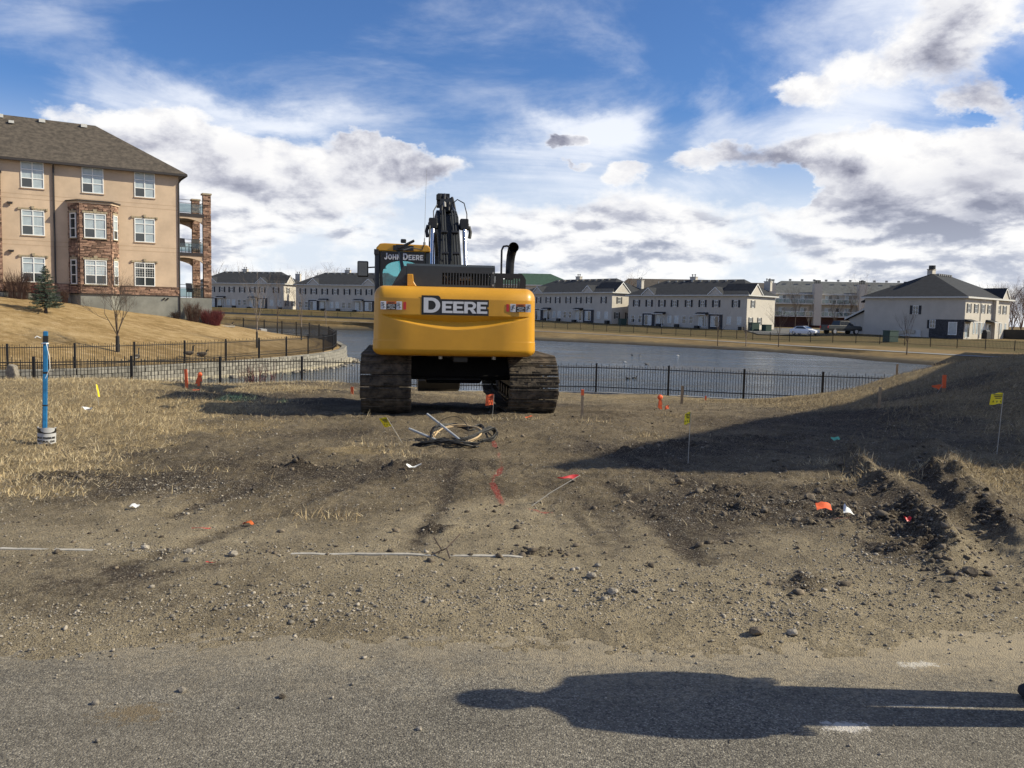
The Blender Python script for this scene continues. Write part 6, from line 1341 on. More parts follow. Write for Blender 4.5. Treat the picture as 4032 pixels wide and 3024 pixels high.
q = MB(); body_loft(q, [sec(-2.25, .72, .35, .55, .72), sec(-2.1, .85, .25, .6, .92), sec(-1.2, .9, .22, .6, .98), sec(0, .9, .2, .6, .93), sec(1.1, .9, .22, .6, .90), sec(2.0, .84, .25, .55, .76), sec(2.3, .68, .33, .5, .62)]); q.build('body', M['carwhite'], CAR, bevel=.05)
q = MB(); body_loft(q, [[(-.78, -1.75, .93), (.78, -1.75, .93), (.78, -1.74, .94), (-.78, -1.74, .94)], [(-.8, -1.0, .95), (.8, -1.0, .95), (.60, -1.0, 1.36), (-.60, -1.0, 1.36)], [(-.8, .1, .92), (.8, .1, .92), (.60, .1, 1.40), (-.60, .1, 1.40)], [(-.78, 1.15, .9), (.78, 1.15, .9), (.76, 1.14, .92), (-.76, 1.14, .92)]]); q.build('cabin', M['carwhite'], CAR, bevel=.03)
q = MB(); q.add([(-.66, -1.66, 1.0), (.66, -1.66, 1.0), (.53, -1.06, 1.34), (-.53, -1.06, 1.34)], [(0, 1, 2, 3)]); q.build('rear_window', M['pane'], CAR); q = MB(); q.add([(-.66, 1.03, 1.0), (.66, 1.03, 1.0), (.53, .2, 1.37), (-.53, .2, 1.37)], [(3, 2, 1, 0)]); q.build('windscreen', M['pane'], CAR)
for s_ in (-1, 1):
    q = MB(); q.add([(s_*.80, -1.3, 1.0), (s_*.80, .75, .98), (s_*.645, .05, 1.34), (s_*.645, -.95, 1.32)], [(0, 1, 2, 3)]); q.build('side_window', M['pane'], CAR)
    for y in (-1.35, 1.4): wheel(CAR, s_*.80, y, .32, .22, s_)
    q = MB(); q.bb(s_*.62-.12, s_*.62+.12, -2.22, -2.10, .62, .76); q.build('tail_light', M['tail'], CAR); q = MB(); q.bb(s_*.6-.14, s_*.6+.14, 2.12, 2.24, .55, .66); q.build('headlight', M['rim'], CAR)
q = MB(); q.bb(-.66, .66, -2.31, -2.2, .3, .48); q.build('bumper', M['grill'], CAR)
TR = thing('pickup_truck', 'dark grey crew cab pickup truck parked beside the corner townhouse', 'truck', (52.0, 135.2, far_z(52, 135.2)+.15), R(-72)); TR.scale = (1.1,)*3
sec = lambda y, hw, zb, zm, zt: [(-hw, y, zb), (hw, y, zb), (hw*1.02, y, zm), (hw*.97, y, zt), (-hw*.97, y, zt), (-hw*1.02, y, zm)]
q = MB(); body_loft(q, [sec(-2.9, .93, .55, .8, 1.30), sec(-1.0, .97, .5, .85, 1.30), sec(1.2, .97, .5, .85, 1.28), sec(2.6, .95, .55, .85, 1.2), sec(2.95, .86, .6, .85, 1.1)]); q.build('body', M['cardark'], TR, bevel=.05)
q = MB(); body_loft(q, [[(-.92, -1.02, 1.28), (.92, -1.02, 1.28), (.92, -1.0, 1.3), (-.92, -1.0, 1.3)], [(-.92, -.95, 1.28), (.92, -.95, 1.28), (.74, -.82, 1.92), (-.74, -.82, 1.92)], [(-.92, .6, 1.28), (.92, .6, 1.28), (.74, .55, 1.95), (-.74, .55, 1.95)], [(-.90, 1.55, 1.26), (.90, 1.55, 1.26), (.88, 1.5, 1.28), (-.88, 1.5, 1.28)]]); q.build('cabin', M['cardark'], TR, bevel=.03)
q = MB(); q.bb(-.8, .8, -2.78, -1.1, 1.29, 1.31); q.build('bed', M['grill'], TR)
q = MB(); q.add([(-.78, 1.42, 1.35), (.78, 1.42, 1.35), (.66, .66, 1.90), (-.66, .66, 1.90)], [(3, 2, 1, 0)]); q.build('windscreen', M['tint'], TR)
for s_ in (-1, 1):
    for (a, b) in ((-.85, -.12), (-.05, .95)): q = MB(); q.add([(s_*.925, a, 1.36), (s_*.925, b, 1.36), (s_*.775, min(b, .55), 1.86), (s_*.775, max(a, -.8), 1.86)], [(0, 1, 2, 3)]); q.build('side_window', M['tint'], TR)
    for y in (-1.85, 1.85): wheel(TR, s_*.86, y, .42, .27, s_)
    q = MB(); q.bb(s_*.82-.09, s_*.82+.09, -2.97, -2.88, .85, 1.2); q.build('tail_light', M['tail'], TR); q = MB(); q.bb(s_*.7-.16, s_*.7+.16, 2.86, 2.98, .88, 1.06); q.build('headlight', M['rim'], TR)
    q = MB(); q.bb(s_*1.0-.02, s_*1.14, 1.0, 1.1, 1.30, 1.48) if s_ > 0 else q.bb(-1.14, -.98, 1.0, 1.1, 1.30, 1.48); q.build('wing_mirror', M['cardark'], TR)
q = MB(); q.bb(-.85, .85, 2.9, 3.05, .5, .75); q.build('bumper', M['rim'], TR)
lp = thing('street_lamp', 'street lamp with a curved arm at the far right edge above the bare trees', 'lamp', (100.5, 172, 0)); q = MB(); q.tube([(0, 0, 0), (0, 0, 5.6), (.4, 0, 7.6), (1.6, 0, 9.3), (3.2, 0, 9.9), (4.4, 0, 9.9)], [.12, .1, .09, .08, .07, .06], 8, caps=False); q.build('pole', M['steel'], lp, smooth=60); q = MB(); q.box((4.7, 0, 9.85), (.8, .25, .15)); q.build('lamp_head', M['steel'], lp)
for k, (px, d, lab) in enumerate(((1920, 116, 'dark green utility cabinet on the grass by the far fence before the corner house'), (1624, 153, 'dark utility box beside the lit townhouse end wall, left of two'), (1652, 152, 'low utility box beside the lit townhouse end wall, right of two'), (1341, 172, 'black utility box at the lit end of the townhouse right of the excavator'))):
    x = (px-1106)/1838*d; c = thing('utility_cabinet', lab, 'cabinet', (x, d, far_z(x, d)), .4); q = MB(); s_ = 1.0 if k < 2 else .8; q.bb(-.8*s_, .8*s_, -.6, .6, 0, 1.5*s_); q.build('housing', M['plastic_green'], c, bevel=.04); q = MB(); q.bb(-.84*s_, .84*s_, -.64, .64, 1.5*s_, 1.58*s_); q.build('lid', M['plastic_green'], c)
bbq = thing('barbecue', 'covered black barbecue and garden things on the patio of the corner townhouse', 'barbecue', (71.0, 128.0, -.4), R(42)); q = MB(); q.bb(-.8, .8, -.4, .4, 0, .95); q.build('cart', M['grill'], bbq, bevel=.05); q = MB(); q.tube([(-.7, 0, 1.05), (.7, 0, 1.05)], .32, 12); q.build('hood', M['grill'], bbq)

# ================================================================ flags, stakes and litter on the lot
def flagset(label, base, tip, kind, m, size=(.10, .08), group=None, marks=False, rz=0.0, wire_bend=0.0):
    """a wire pin from base up to tip with a plastic flag at its top"""
    f = thing('marker_flag', label, 'flag', base, 0, group); b = Vector((0, 0, -.03)); t_ = Vector(tip)-Vector(base); q = MB()
    q.tube([b, b.lerp(t_, .5)+Vector((wire_bend, 0, 0)), t_], .0035, 5); q.build('wire_pin', M['wire'], f)
    w_, h_ = size; q = MB(); n = 6; ax = (t_-b).normalized(); side = Vector((math.cos(rz), math.sin(rz), 0)); vs, fs = [], []
    for i in range(n+1):
        for j in range(4):
            u, v = i/n, j/3
            p = t_ - ax*h_*v*(1.0 if kind != 'tri' else (1-.75*u)) + side*w_*u + Vector((0, .012*math.sin(u*5+v*2), -.010*u*u+.006*math.sin(u*6)))
            vs.append(tuple(p))
    for i in range(n):
        for j in range(3): fs.append((i*4+j, i*4+j+1, (i+1)*4+j+1, (i+1)*4+j))
    q.add(vs, fs); me_ = q.build('flag_sheet', m, f, smooth=80)
    if marks:
        k_ = MB(); fl = Vector((0, -.016, 0))
        for r_, (a, c) in enumerate(((.12, .82), (.12, .75), (.22, .66))):
            p = t_ - ax*h_*(.16+.15*r_) + side*w_*(a+c)/2 + fl; k_.box(p, (w_*(c-a), .002, h_*.07), rot=Matrix.Rotation(rz, 4, 'Z'))
        for c in (.2, .5, .8):
            p = t_ - ax*h_*.76 + side*w_*c + fl; k_.box(p, (w_*.035, .002, h_*.16), rot=Matrix.Rotation(rz, 4, 'Z')); k_.box(p-ax*h_*.05, (w_*.10, .002, h_*.06), rot=Matrix.Rotation(rz, 4, 'Z'))
        k_.build('print_marks', M['decal_black'], f)
def P3(x, y, dz=0.0): return (x, y, gz(x, y)+dz)
GF = 'utility marker flags on wire pins'
x, y = 5.62, 9.75; flagset('big square yellow marker flag with black print on the grassy mound at right', P3(x, y), P3(x+.03, y, .72), 'sq', M['flag_yellow'], (-.145, .125), GF, True)
x, y = 1.99, 9.44; flagset('yellow marker flag on a long thin wire at the tip of the big shadow', P3(x, y), P3(x+.02, y+.05, .56), 'sq', M['flag_yellow'], (-.085, .125), GF, True, rz=.5)
x, y = -1.32, 10.38; b_ = P3(x, y); flagset('yellow marker flag hanging as a diamond from a leaning wire left of the cable pile', b_, (x-.20, y-.05, b_[2]+.31), 'sq', M['flag_yellow'], (-.11, .13), GF, True, rz=-.35)
x, y = -6.65, 13.64; flagset('narrow yellow marker flag in the dry grass at left', P3(x, y), P3(x-.05, y, .36), 'sq', M['flag_yellow'], (.045, .19), GF, False, rz=1.2)
x, y = -.30, 13.35; flagset('orange marker flag standing before the dark gap under the excavator', P3(x, y), P3(x+.02, y, .36), 'sq', M['orange'], (-.125, .17), GF, True)
x, y = .13, 6.9; b_ = P3(x, y); flagset('red pennant on a wire bent far over beside the red paint line', b_, (x+.46, y+.18, b_[2]+.24), 'tri', M['flag_red'], (-.19, .07), GF, False, rz=.2, wire_bend=-.02)
x, y = 8.35, 16.7; b_ = P3(x, y); flagset('orange flag drooping low in the shaded grass near the tall orange stake', b_, (x+.12, y, b_[2]+.18), 'tri', M['orange'], (-.2, .12), GF, False)
x, y = 2.79, 15.0; flagset('small orange flag low on the dirt right of the excavator', P3(x, y), P3(x, y, .10), 'sq', M['orange'], (-.07, .06), GF, False)
def stake(label, x, y, h, w_=.045, top=None, ribbon=False, full=None, lean=0.0, group='survey stakes on the lot'):
    s_ = thing('survey_stake', label, 'stake', P3(x, y), 0, group); s_.rotation_euler = (0, lean, 0); q = MB(); q.add([(-w_/2, -.008, 0), (w_/2, -.008, 0), (w_/2, .008, 0), (-w_/2, .008, 0), (-w_/2, -.008, h), (w_/2, -.008, h), (w_/2, .008, h), (-w_/2, .008, h), (0, -.006, -.12), (0, .006, -.12)], [(4, 5, 6, 7), (0, 1, 5, 4), (1, 2, 6, 5), (2, 3, 7, 6), (3, 0, 4, 7), (0, 8, 1), (2, 9, 3), (1, 8, 9, 2), (3, 9, 8, 0)]); q.build('lath', full or M['wood'], s_)
    if top: q = MB(); q.bb(-w_/2-.003, w_/2+.003, -.011, .011, h-top, h+.003); q.build('painted_tip', M['orange'], s_)
    if ribbon:
        q = MB(); r_ = random.Random(int(x*100)); q.bb(-w_/2-.012, w_/2+.012, -.02, .02, h-.10, h-.05)
        for k in range(3): dx = r_.uniform(-.08, .08); q.add([(dx*.2-.02, -.02, h-.06), (dx*.2+.02, -.022, h-.06), (dx+.035, -.03, h-.2-.05*k), (dx-.02, -.035, h-.21-.05*k)], [(0, 1, 2, 3)]); 
        ball(q, (.0, -.01, h-.06), (.055, .04, .05), 7, 5); q.build('ribbon', M['orange'], s_)
stake('bright orange leaning lath stake before the near fence at left', -6.79, 17.7, .40, .06, full=M['orange'], lean=-.06)
stake('wooden stake with an orange ribbon knot beside the leaning orange lath', -6.62, 18.0, .37, .05, ribbon=True)
stake('small orange topped stake left of the excavator track', -3.64, 19.3, .16, .06, full=M['orange'])
stake('wooden lath with orange tip just right of the right excavator track', 1.11, 13.3, .46, .04, top=.09)
stake('wooden stake tied with an orange ribbon before the near fence right of the excavator', 2.85, 16.3, .34, .035, ribbon=True)
stake('plain wooden lath standing before the near fence right of the ribboned stake', 4.6, 22.9, .50, .07)
stake('wooden lath at the left foot of the grassy mound', 6.6, 15.2, .38, .045)
stake('wooden lath sticking up on the far end of the mound before the water', 11.0, 24.3, .34, .06)
stake('tall narrow orange stake in the shaded grass on the mound', 8.6, 16.9, .34, .07, top=.26)
stake('two small orange whiskers stake at the fence foot', 7.05, 30.8, .16, .06, full=M['orange'])
def sheet(name, label, cat, x, y, w_, d_, m, seed, dz=.012, amp=.02, tri=False, rz=0.0, tilt=0.0):
    r_ = random.Random(seed); q = MB(); n = 5; vs = []
    for i in range(n+1):
        for j in range(n+1): u, v = i/n-.5, j/n-.5; k_ = (1-.8*(j/n)) if tri else 1; vs.append((u*w_*k_, v*d_, amp*(r_.random()+math.sin(u*5+seed)*.5)+tilt*v*d_))
    q.add(vs, [(i*(n+1)+j, (i+1)*(n+1)+j, (i+1)*(n+1)+j+1, i*(n+1)+j+1) for i in range(n) for j in range(n)]); o = q.build(name, m, smooth=60); o.location = P3(x, y, dz); o.rotation_euler = (0, 0, rz); return tag(o, label, cat)
sheet('flag_scrap', 'orange flag lying flat on the churned dirt clods', 'flag', 2.53, 6.76, .115, .075, M['orange'], 1, dz=.09, rz=-.15, tilt=.5, amp=.012)
sheet('paper_scrap', 'white triangular scrap lying right of the flat orange flag', 'litter', 2.68, 6.66, .095, .10, M['paper'], 2, tri=True, dz=.06, tilt=.5)
sheet('paper_scrap', 'small white paper scrap on the dirt below the blue pole', 'litter', -2.93, 6.55, .065, .045, M['paper'], 3, tilt=.2, dz=.02, amp=.012)
sheet('plastic_scrap', 'white and dark crumpled litter in the dry grass right of the blue pole', 'litter', -6.05, 12.05, .15, .05, M['paper'], 4, dz=.10, amp=.03, tilt=.3)
sheet('plastic_scrap', 'crumpled pale plastic on the dark clod below the cable pile', 'litter', -.98, 8.55, .15, .06, M['paper'], 5, dz=.05, amp=.025)
sheet('wrapper', 'small green wrapper on the shaded dirt at right', 'litter', 4.26, 11.08, .10, .07, M['green_w'], 6, tilt=.4, dz=.04)
sheet('plastic_scrap', 'crumpled white litter on the mound edge before the fence', 'litter', 11.0, 27.6, .32, .12, M['paper'], 7, dz=.10, amp=.08)
sheet('flag_scrap', 'crumpled orange scrap on the dirt left of centre', 'litter', -1.93, 6.2, .08, .04, M['decal_orange'], 8, amp=.02, dz=.015)
sheet('ribbon_scrap', 'thin red ribbon strip on the dirt left of the orange scrap', 'litter', -2.19, 5.95, .13, .010, M['flag_red'], 9, amp=.006, rz=.2)
sheet('ribbon_scrap', 'short red ribbon strip below the buried kerb at left', 'litter', -1.82, 5.1, .06, .010, M['flag_red'], 10, amp=.006, rz=.3)
sheet('ribbon_scrap', 'small red scrap at the foot of the rough dirt ridge', 'litter', 3.02, 6.35, .05, .04, M['flag_red'], 11, dz=.03, tilt=.4)
sheet('ribbon_scrap', 'orange scrap at the foot of the ribboned stakes at left', 'litter', -6.45, 17.3, .14, .07, M['orange'], 12, dz=.03, amp=.008)
sheet('ribbon_scrap', 'tiny orange scrap before the right excavator track', 'litter', .28, 13.2, .12, .06, M['orange'], 13, dz=.02)
tw = MB(); x, y = -.40, 5.36; g = gz(x, y)
for pts in ([(-.10, .0, .01), (0, .02, .05), (.08, .12, .12)], [(0, .02, .05), (.03, -.10, .02)], [(-.03, .01, .04), (-.09, .10, .10)]): tw.tube([(x+a, y+b, g+c) for a, b, c in pts], .005, 5)
tag(tw.build('twig', M['bark']), 'forked dry twig lying across the buried kerb', 'twig')
# the blue marker pole with its grey sleeve
x, y = -5.43, 9.82; BPn = thing('marker_pole', 'blue square pole with black bands and a white string, leaning in the dry grass', 'pole', P3(x, y)); lean = Matrix.Rotation(R(2.1), 4, 'Y')
q = MB(); q.box((0, 0, .60), (.050, .050, 1.36)); o = q.build('post', M['blue'], BPn, bevel=.008, seg=1); o.rotation_euler = (0, R(1.6), R(24))
for z, hh in ((1.19, .085), (.80, .035), (.42, .025)): q = MB(); q.box((0, 0, z), (.055, .055, hh)); o = q.build('tape_band', M['black'], BPn, bevel=.008, seg=1); o.rotation_euler = (0, R(1.6), R(24))
q = MB(); q.box((0, 0, 1.14), (.058, .058, .012)); q.tube([(.03, -.03, 1.14), (.075, -.05, 1.0), (.085, -.05, .86), (.03, -.045, .74)], .004, 5); q.tube([(-.03, -.03, 1.2), (-.07, -.05, 1.22), (-.085, -.06, 1.2)], .006, 5); o = q.build('string', M['white'], BPn)
o.rotation_euler = (0, R(1.6), 0)
SL = thing('pipe_sleeve', 'short grey printed plastic sleeve in the grass in front of the blue pole', 'sleeve', P3(-5.33, 9.68)); r_ = .096; hh = .185; zb0 = .01
def cyl_patch(q, a0, a1, z0, z1, rad, n=24, top=None):
    vs, fs = [], []
    for i in range(n+1):
        a = R(a0+(a1-a0)*i/n); zt = z1 if top is None else z1+top*math.sin(a+1.2)
        for rr_ in (rad, rad-.004):
            vs += [(rr_*math.sin(a), -rr_*math.cos(a), z0), (rr_*math.sin(a), -rr_*math.cos(a), zt)]
    for i in range(n):
        k = i*4; fs += [(k, k+4, k+5, k+1), (k+2, k+3, k+7, k+6), (k+1, k+5, k+7, k+3), (k, k+2, k+6, k+4)]
    q.add(vs, fs)
q = MB(); cyl_patch(q, -95, 95, -.03, zb0+hh, r_, 36); q.build('sleeve', M['label_grey'], SL, smooth=50)
q = MB(); cyl_patch(q, -80, 94, zb0+.125, zb0+hh-.008, r_+.0025, 30); q.build('dark_band', M['decal_black'], SL, smooth=50)
q = MB(); c0 = 22
vs = [((r_+.007)*math.sin(R(c0)), -(r_+.007)*math.cos(R(c0)), zb0+.164)] + [((r_+.006)*math.sin(R(c0+46*math.cos(R(a)))), -(r_+.006)*math.cos(R(c0+46*math.cos(R(a)))), zb0+.164+.030*math.sin(R(a))) for a in range(0, 360, 12)]
ring = [((r_+.006)*math.sin(R(c0+t_)), -(r_+.006)*math.cos(R(c0+t_))) for t_ in range(-46, 47, 4)]
vs = []; fs = []
for i, t_ in enumerate(range(-46, 47, 4)):
    k = math.sqrt(max(0, 1-(t_/46)**2))*.030; vs += [(*ring[i], zb0+.164-k), (*ring[i], zb0+.164+k)]
q.add(vs, [(2*i, 2*i+2, 2*i+3, 2*i+1) for i in range(len(ring)-1)]); q.build('oval_patch', M['label_grey'], SL, smooth=50)
for s_, sz, z in (('HIGH PRESSURE', .031, zb0+.062), ('NATURAL GAS', .031, zb0+.022)):
    me_ = text_mesh('lettering', s_, sz, M['decal_black'], off=.0012, ext=.0005)
    for v in me_.vertices: a = v.co.x/r_ + R(8); rr_ = r_+.003+v.co.z; z0_ = v.co.y; v.co = (rr_*math.sin(a), -rr_*math.cos(a), z+z0_)
    link(bpy.data.objects.new('lettering', me_), SL)
SL.rotation_euler = (R(3), R(3), R(12))
q = MB(); q.prism([(-.12, 0), (.10, 0), (.13, .2), (.08, .42), (-.05, .46), (-.13, .3)], -.09, .09, 'y'); o = q.build('weathered_stump', M['rockm'], bevel=.03); o.location = P3(-11.9, 20.2, -.05); tag(o, 'small grey weathered post stump in the grass at the left picture edge', 'stump')

# ================================================================ stones, gravel, clods
t0 = (1+5**.5)/2; ICO = np.array([(-1, t0, 0), (1, t0, 0), (-1, -t0, 0), (1, -t0, 0), (0, -1, t0), (0, 1, t0), (0, -1, -t0), (0, 1, -t0), (t0, 0, -1), (t0, 0, 1), (-t0, 0, -1), (-t0, 0, 1)])/math.sqrt(1+t0*t0)
ICF = np.array([(0, 11, 5), (0, 5, 1), (0, 1, 7), (0, 7, 10), (0, 10, 11), (1, 5, 9), (5, 11, 4), (11, 10, 2), (10, 7, 6), (7, 1, 8), (3, 9, 4), (3, 4, 2), (3, 2, 6), (3, 6, 8), (3, 8, 9), (4, 9, 5), (2, 4, 11), (6, 2, 10), (8, 6, 7), (9, 8, 1)])
def rocks(name, xy, size, m, flat=.6, sink=.3, jit=.22, zf=None, label=None, kind='stuff'):
    n = len(xy); V = ICO[None]*(1+RNG.normal(0, jit, (n, 12, 1))); V = V*np.stack([np.ones(n), RNG.uniform(.6, 1, n), np.full(n, flat)*RNG.uniform(.7, 1.2, n)], -1)[:, None, :]
    a = RNG.uniform(0, 6.28, n); c, s = np.cos(a)[:, None], np.sin(a)[:, None]; X = V[..., 0]*c-V[..., 1]*s; Y = V[..., 0]*s+V[..., 1]*c
    z = (zf or lot_z)(xy[:, 0], xy[:, 1]); sz = np.asarray(size)[:, None]
    P = np.stack([X*sz+xy[:, :1], Y*sz+xy[:, 1:], V[..., 2]*sz+(z+np.asarray(size)*flat*(1-2*sink))[:, None]], -1).reshape(-1, 3)
    F = (ICF[None]+(np.arange(n)*12)[:, None, None]).reshape(-1, 3)
    return tag(np_mesh(name, P, F, m, attrs={'rnd': ('FLOAT', np.repeat(RNG.random(n), 12))}), kind=kind)
def scatter(n, x0, x1, y0, y1, dens):
    out = np.zeros((0, 2))
    while len(out) < n:
        p = np.stack([RNG.uniform(x0, x1, n*2), y0*(y1/y0)**RNG.random(n*2)], 1); w_ = dens(p[:, 0], p[:, 1]); p = p[RNG.random(len(p)) < w_]; out = np.concatenate([out, p])
    return out[:n]
def gd(x, y):
    n = fbm(x, y, 1.3, 3, 91)
    d = .09 + 1.1*gau(x, y, .35, 4.75, .7, .28) + .9*gau(x, y, 1.4, 4.45, .35, .18) + .5*gau(x, y, -.9, 4.5, 1.0, .3) + .5*gau(x, y, -2.2, 4.3, .6, .25) + .8*gau(x, y, -2.2, 5.4, .35, .10) + .55*gau(x, y, -2.7, 7.4, .8, .5) + .55*gau(x, y, 2.9, 5.6, .5, .5) + .25*gau(x, y, 2.0, 5.0, 1.2, .5) + .3*gau(x, y, .6, 12.5, 1.2, .5) + .35*gau(x, y, 2.3, 6.9, 1, .5)
    return np.clip(d*(.7+1.6*n), 0, 1)*(y > np.interp(x, EDGE_X, EDGE_Y)-.1)
p = scatter(34000, -4.8, 5.8, 3.75, 14, gd); rocks('gravel', p, np.clip(RNG.lognormal(-5.45, .48, len(p)), .0022, .020), M['rockm'], jit=.28)
p = scatter(1100, -4, 4, 2.3, 4.4, lambda x, y: np.clip(.10+.8*np.exp(-((y-np.interp(x, EDGE_X, EDGE_Y))/.22)**2), 0, 1)); rocks('road_grit', p, np.clip(RNG.lognormal(-5.55, .5, len(p)), .002, .012), M['rockm'], zf=lambda x, y: np.zeros_like(x), sink=.1)
p = scatter(2600, -6, 9, 4.6, 20, lambda x, y: np.clip(clodmask(x, y)*(.4+1.8*fbm(x, y, 2.2, 3, 8)), 0, 1)); rocks('dirt_clods', p, np.clip(RNG.lognormal(-4.5, .55, len(p)), .005, .045), M['clod'], flat=.6, jit=.34, sink=.42)
p = scatter(2600, -6, 9, 4.6, 20, lambda x, y: np.clip(.15+.4*fbm(x, y, .9, 3, 44), 0, 1)); rocks('soil_crumbs', p, np.clip(RNG.lognormal(-4.7, .5, len(p)), .004, .035), M['clod'], flat=.6, jit=.25)
def stone(label, x, y, r, m='rockm', zf=None, flat=.7, seed=1, name='stone'):
    rg_ = random.Random(seed); bm = bmesh.new(); bmesh.ops.create_icosphere(bm, subdivisions=2, radius=1.0)
    ax = [Vector((rg_.gauss(0, 1), rg_.gauss(0, 1), rg_.gauss(0, 1))).normalized() for _ in range(9)]; dd = [rg_.uniform(.62, .95) for _ in ax]
    for v in bm.verts:
        for a, d in zip(ax, dd):
            k = v.co.dot(a)
            if k > d: v.co -= a*(k-d)
        v.co *= 1+rg_.uniform(-.04, .04); v.co = Vector((v.co.x, v.co.y*.85, v.co.z*flat))*r
    me_ = bpy.data.meshes.new(name); bm.to_mesh(me_); bm.free(); me_.materials.append(M[m]); o = bpy.data.objects.new(name, me_); link(o); z = gz(x, y) if zf is None else zf; o.location = (x, y, z+r*flat*.55); o.rotation_euler = (0, 0, rg_.uniform(0, 6)); return tag(o, label, 'stone')
for args in (('pale grey jagged stone on the gravel below the buried kerb', .50, 4.98, 0.034), ('second grey stone just right and nearer than the jagged pale stone', .60, 4.74, 0.034), ('large dark brown stone at the asphalt edge right of centre', 1.27, 4.22, 0.041, 'clod'), ('flat brown stone beside the dark stone at the asphalt edge', 1.46, 4.24, 0.033), ('dark lump of soil at the lower rim of the big shadow', 1.64, 8.15, 0.056, 'clod'), ('small pale stone at the left end of the buried kerb rubble', -2.36, 5.42, 0.030), ('white flat stone on the kerb rubble, rightmost of its row', -1.75, 5.30, 0.033), ('pale stone lying in the middle of the kerb rubble', -2.05, 5.35, 0.028), ('grey stone lying just below the kerb rubble', -1.98, 5.14, 0.026), ('small white stone on the left dirt above the asphalt', -1.65, 4.75, 0.021), ('pale stone beside the kerb right of the forked twig', .56, 5.22, 0.023), ('dark clod at the lower end of the rough dirt ridge', 2.86, 5.16, 0.056, 'clod'), ('brown clod lump in the middle of the churned dirt', 2.62, 7.35, 0.056, 'clod'), ('dark clod left of the brown lump in the churned dirt', 2.05, 7.45, 0.046, 'clod'), ('dark clod at the top of the churned dirt', 2.85, 7.75, 0.059, 'clod'), ('clod right of the top clod in the churned dirt', 3.1, 7.6, 0.050, 'clod')):
    stone(*args, seed=len(args[0]))
for lab, x, y, r, m in (('dark pebble on the asphalt left of the shadow head', -.93, 3.42, .018, 'clod'), ('pale pebble largest of the row on the left asphalt', -1.36, 3.46, .02, 'rockm'), ('pale pebble on the asphalt by the brown stain', -1.66, 3.33, .018, 'rockm'), ('pale pebble at the lower left corner of the asphalt', -1.95, 2.62, .022, 'rockm'), ('pale pebble on the asphalt below the shadow head', -.33, 3.17, .014, 'rockm')): stone(lab, x, y, r, m, zf=0.0, seed=len(lab), name='pebble')

# ================================================================ dry grass
def blades(name, xy, h, zf, lean=.9, w0=.0045, pal=None, flatter=0.0):
    n = len(xy); z = zf(xy[:, 0], xy[:, 1]); a = RNG.uniform(0, 6.28, n); wa = RNG.normal(.4, 1.5, n)+2.2*fbm(xy[:, 0], xy[:, 1], .9, 3, 23)*2; wind = np.stack([np.cos(wa), np.sin(wa)], -1)
    ln = np.clip(RNG.normal(lean, .45, n), .05, 2.2); b = np.stack([xy[:, 0], xy[:, 1], z-.01], -1); sd = np.stack([np.cos(a), np.sin(a), 0*a], -1)*(w0*RNG.uniform(.6, 1.3, n))[:, None]
    L = h; el = np.clip(1.45-ln*.75, .08, 1.5); d1 = np.stack([wind[:, 0]*np.cos(el), wind[:, 1]*np.cos(el), np.sin(el)], -1); el2 = np.clip(el-.55*RNG.random(n), .0, 1.5); d2 = np.stack([wind[:, 0]*np.cos(el2), wind[:, 1]*np.cos(el2), np.sin(el2)], -1)
    m1 = b+d1*(L*.5)[:, None]; tp = m1+d2*(L*.55)[:, None]
    V = np.stack([b-sd, b+sd, m1-sd*.75, m1+sd*.75, tp], 1).reshape(-1, 3); F = (np.array([(0, 1, 3), (0, 3, 2), (2, 3, 4)])[None]+(np.arange(n)*5)[:, None, None]).reshape(-1, 3)
    pal = np.array(pal or [(.60, .48, .28), (.53, .41, .225), (.44, .325, .175), (.66, .55, .36), (.32, .24, .14)]); k = RNG.integers(0, len(pal), n); c = pal[k]*RNG.uniform(.75, 1.15, (n, 1)); c = np.repeat(np.concatenate([c, np.ones((n, 1))], 1), 5, 0)
    return tag(np_mesh(name, V, F, M['grass'], attrs={'tint': ('FLOAT_COLOR', c)}), kind='stuff')
def gden(x, y): return np.clip(zone(x, y)[1], 0, 1)
def leftd(x, y): return np.clip(zone(x, y)[1]*1.2-.15, 0, 1)*np.clip(.35+1.6*(fbm(x, y, 1.6, 4, 14)+.25), .08, 1)
p = scatter(230000, -17, -2.2, 6.2, 27, leftd); keep = p[:, 1] < np.interp(p[:, 0], _fx, _fy)-.1; p = p[keep]
blades('dry_grass', p, RNG.uniform(.03, .125, len(p))*(.75+.35*sst(p[:, 1], 8, 12))*(.7+1.2*np.clip(fbm(p[:, 0], p[:, 1], 1.1, 3, 52)+.3, 0, .8)), lot_z, 1.15, .0023)
p = scatter(80000, 3.9, 17, 7.2, 31, gden); blades('mound_grass', p, RNG.uniform(.04, .17, len(p))*(.7+1.2*np.clip(fbm(p[:, 0], p[:, 1], 1.1, 3, 53)+.3, 0, .8)), lot_z, 1.1, .0030, [(.34, .27, .16), (.27, .21, .12), (.22, .165, .10), (.40, .32, .19), (.17, .13, .085)])
p = scatter(62000, -5, 10, 6.3, 32, lambda x, y: np.clip(.06+.5*np.clip(zone(x, y)[1], 0, 1)+.25*sst(y, 13, 22), 0, 1)*np.clip(.5+2.2*fbm(x, y, 1.1, 3, 19), 0, 1)); ins_ = ((np.abs(p[:, 0]+1.2) < 2.1) & (p[:, 1] > 13.3) & (p[:, 1] < 18.4)); p = p[~ins_]; blades('sparse_grass', p, RNG.uniform(.025, .11, len(p)), lot_z, 1.35, .0027, [(.40, .32, .20), (.33, .26, .16), (.24, .18, .11), (.50, .42, .28)])
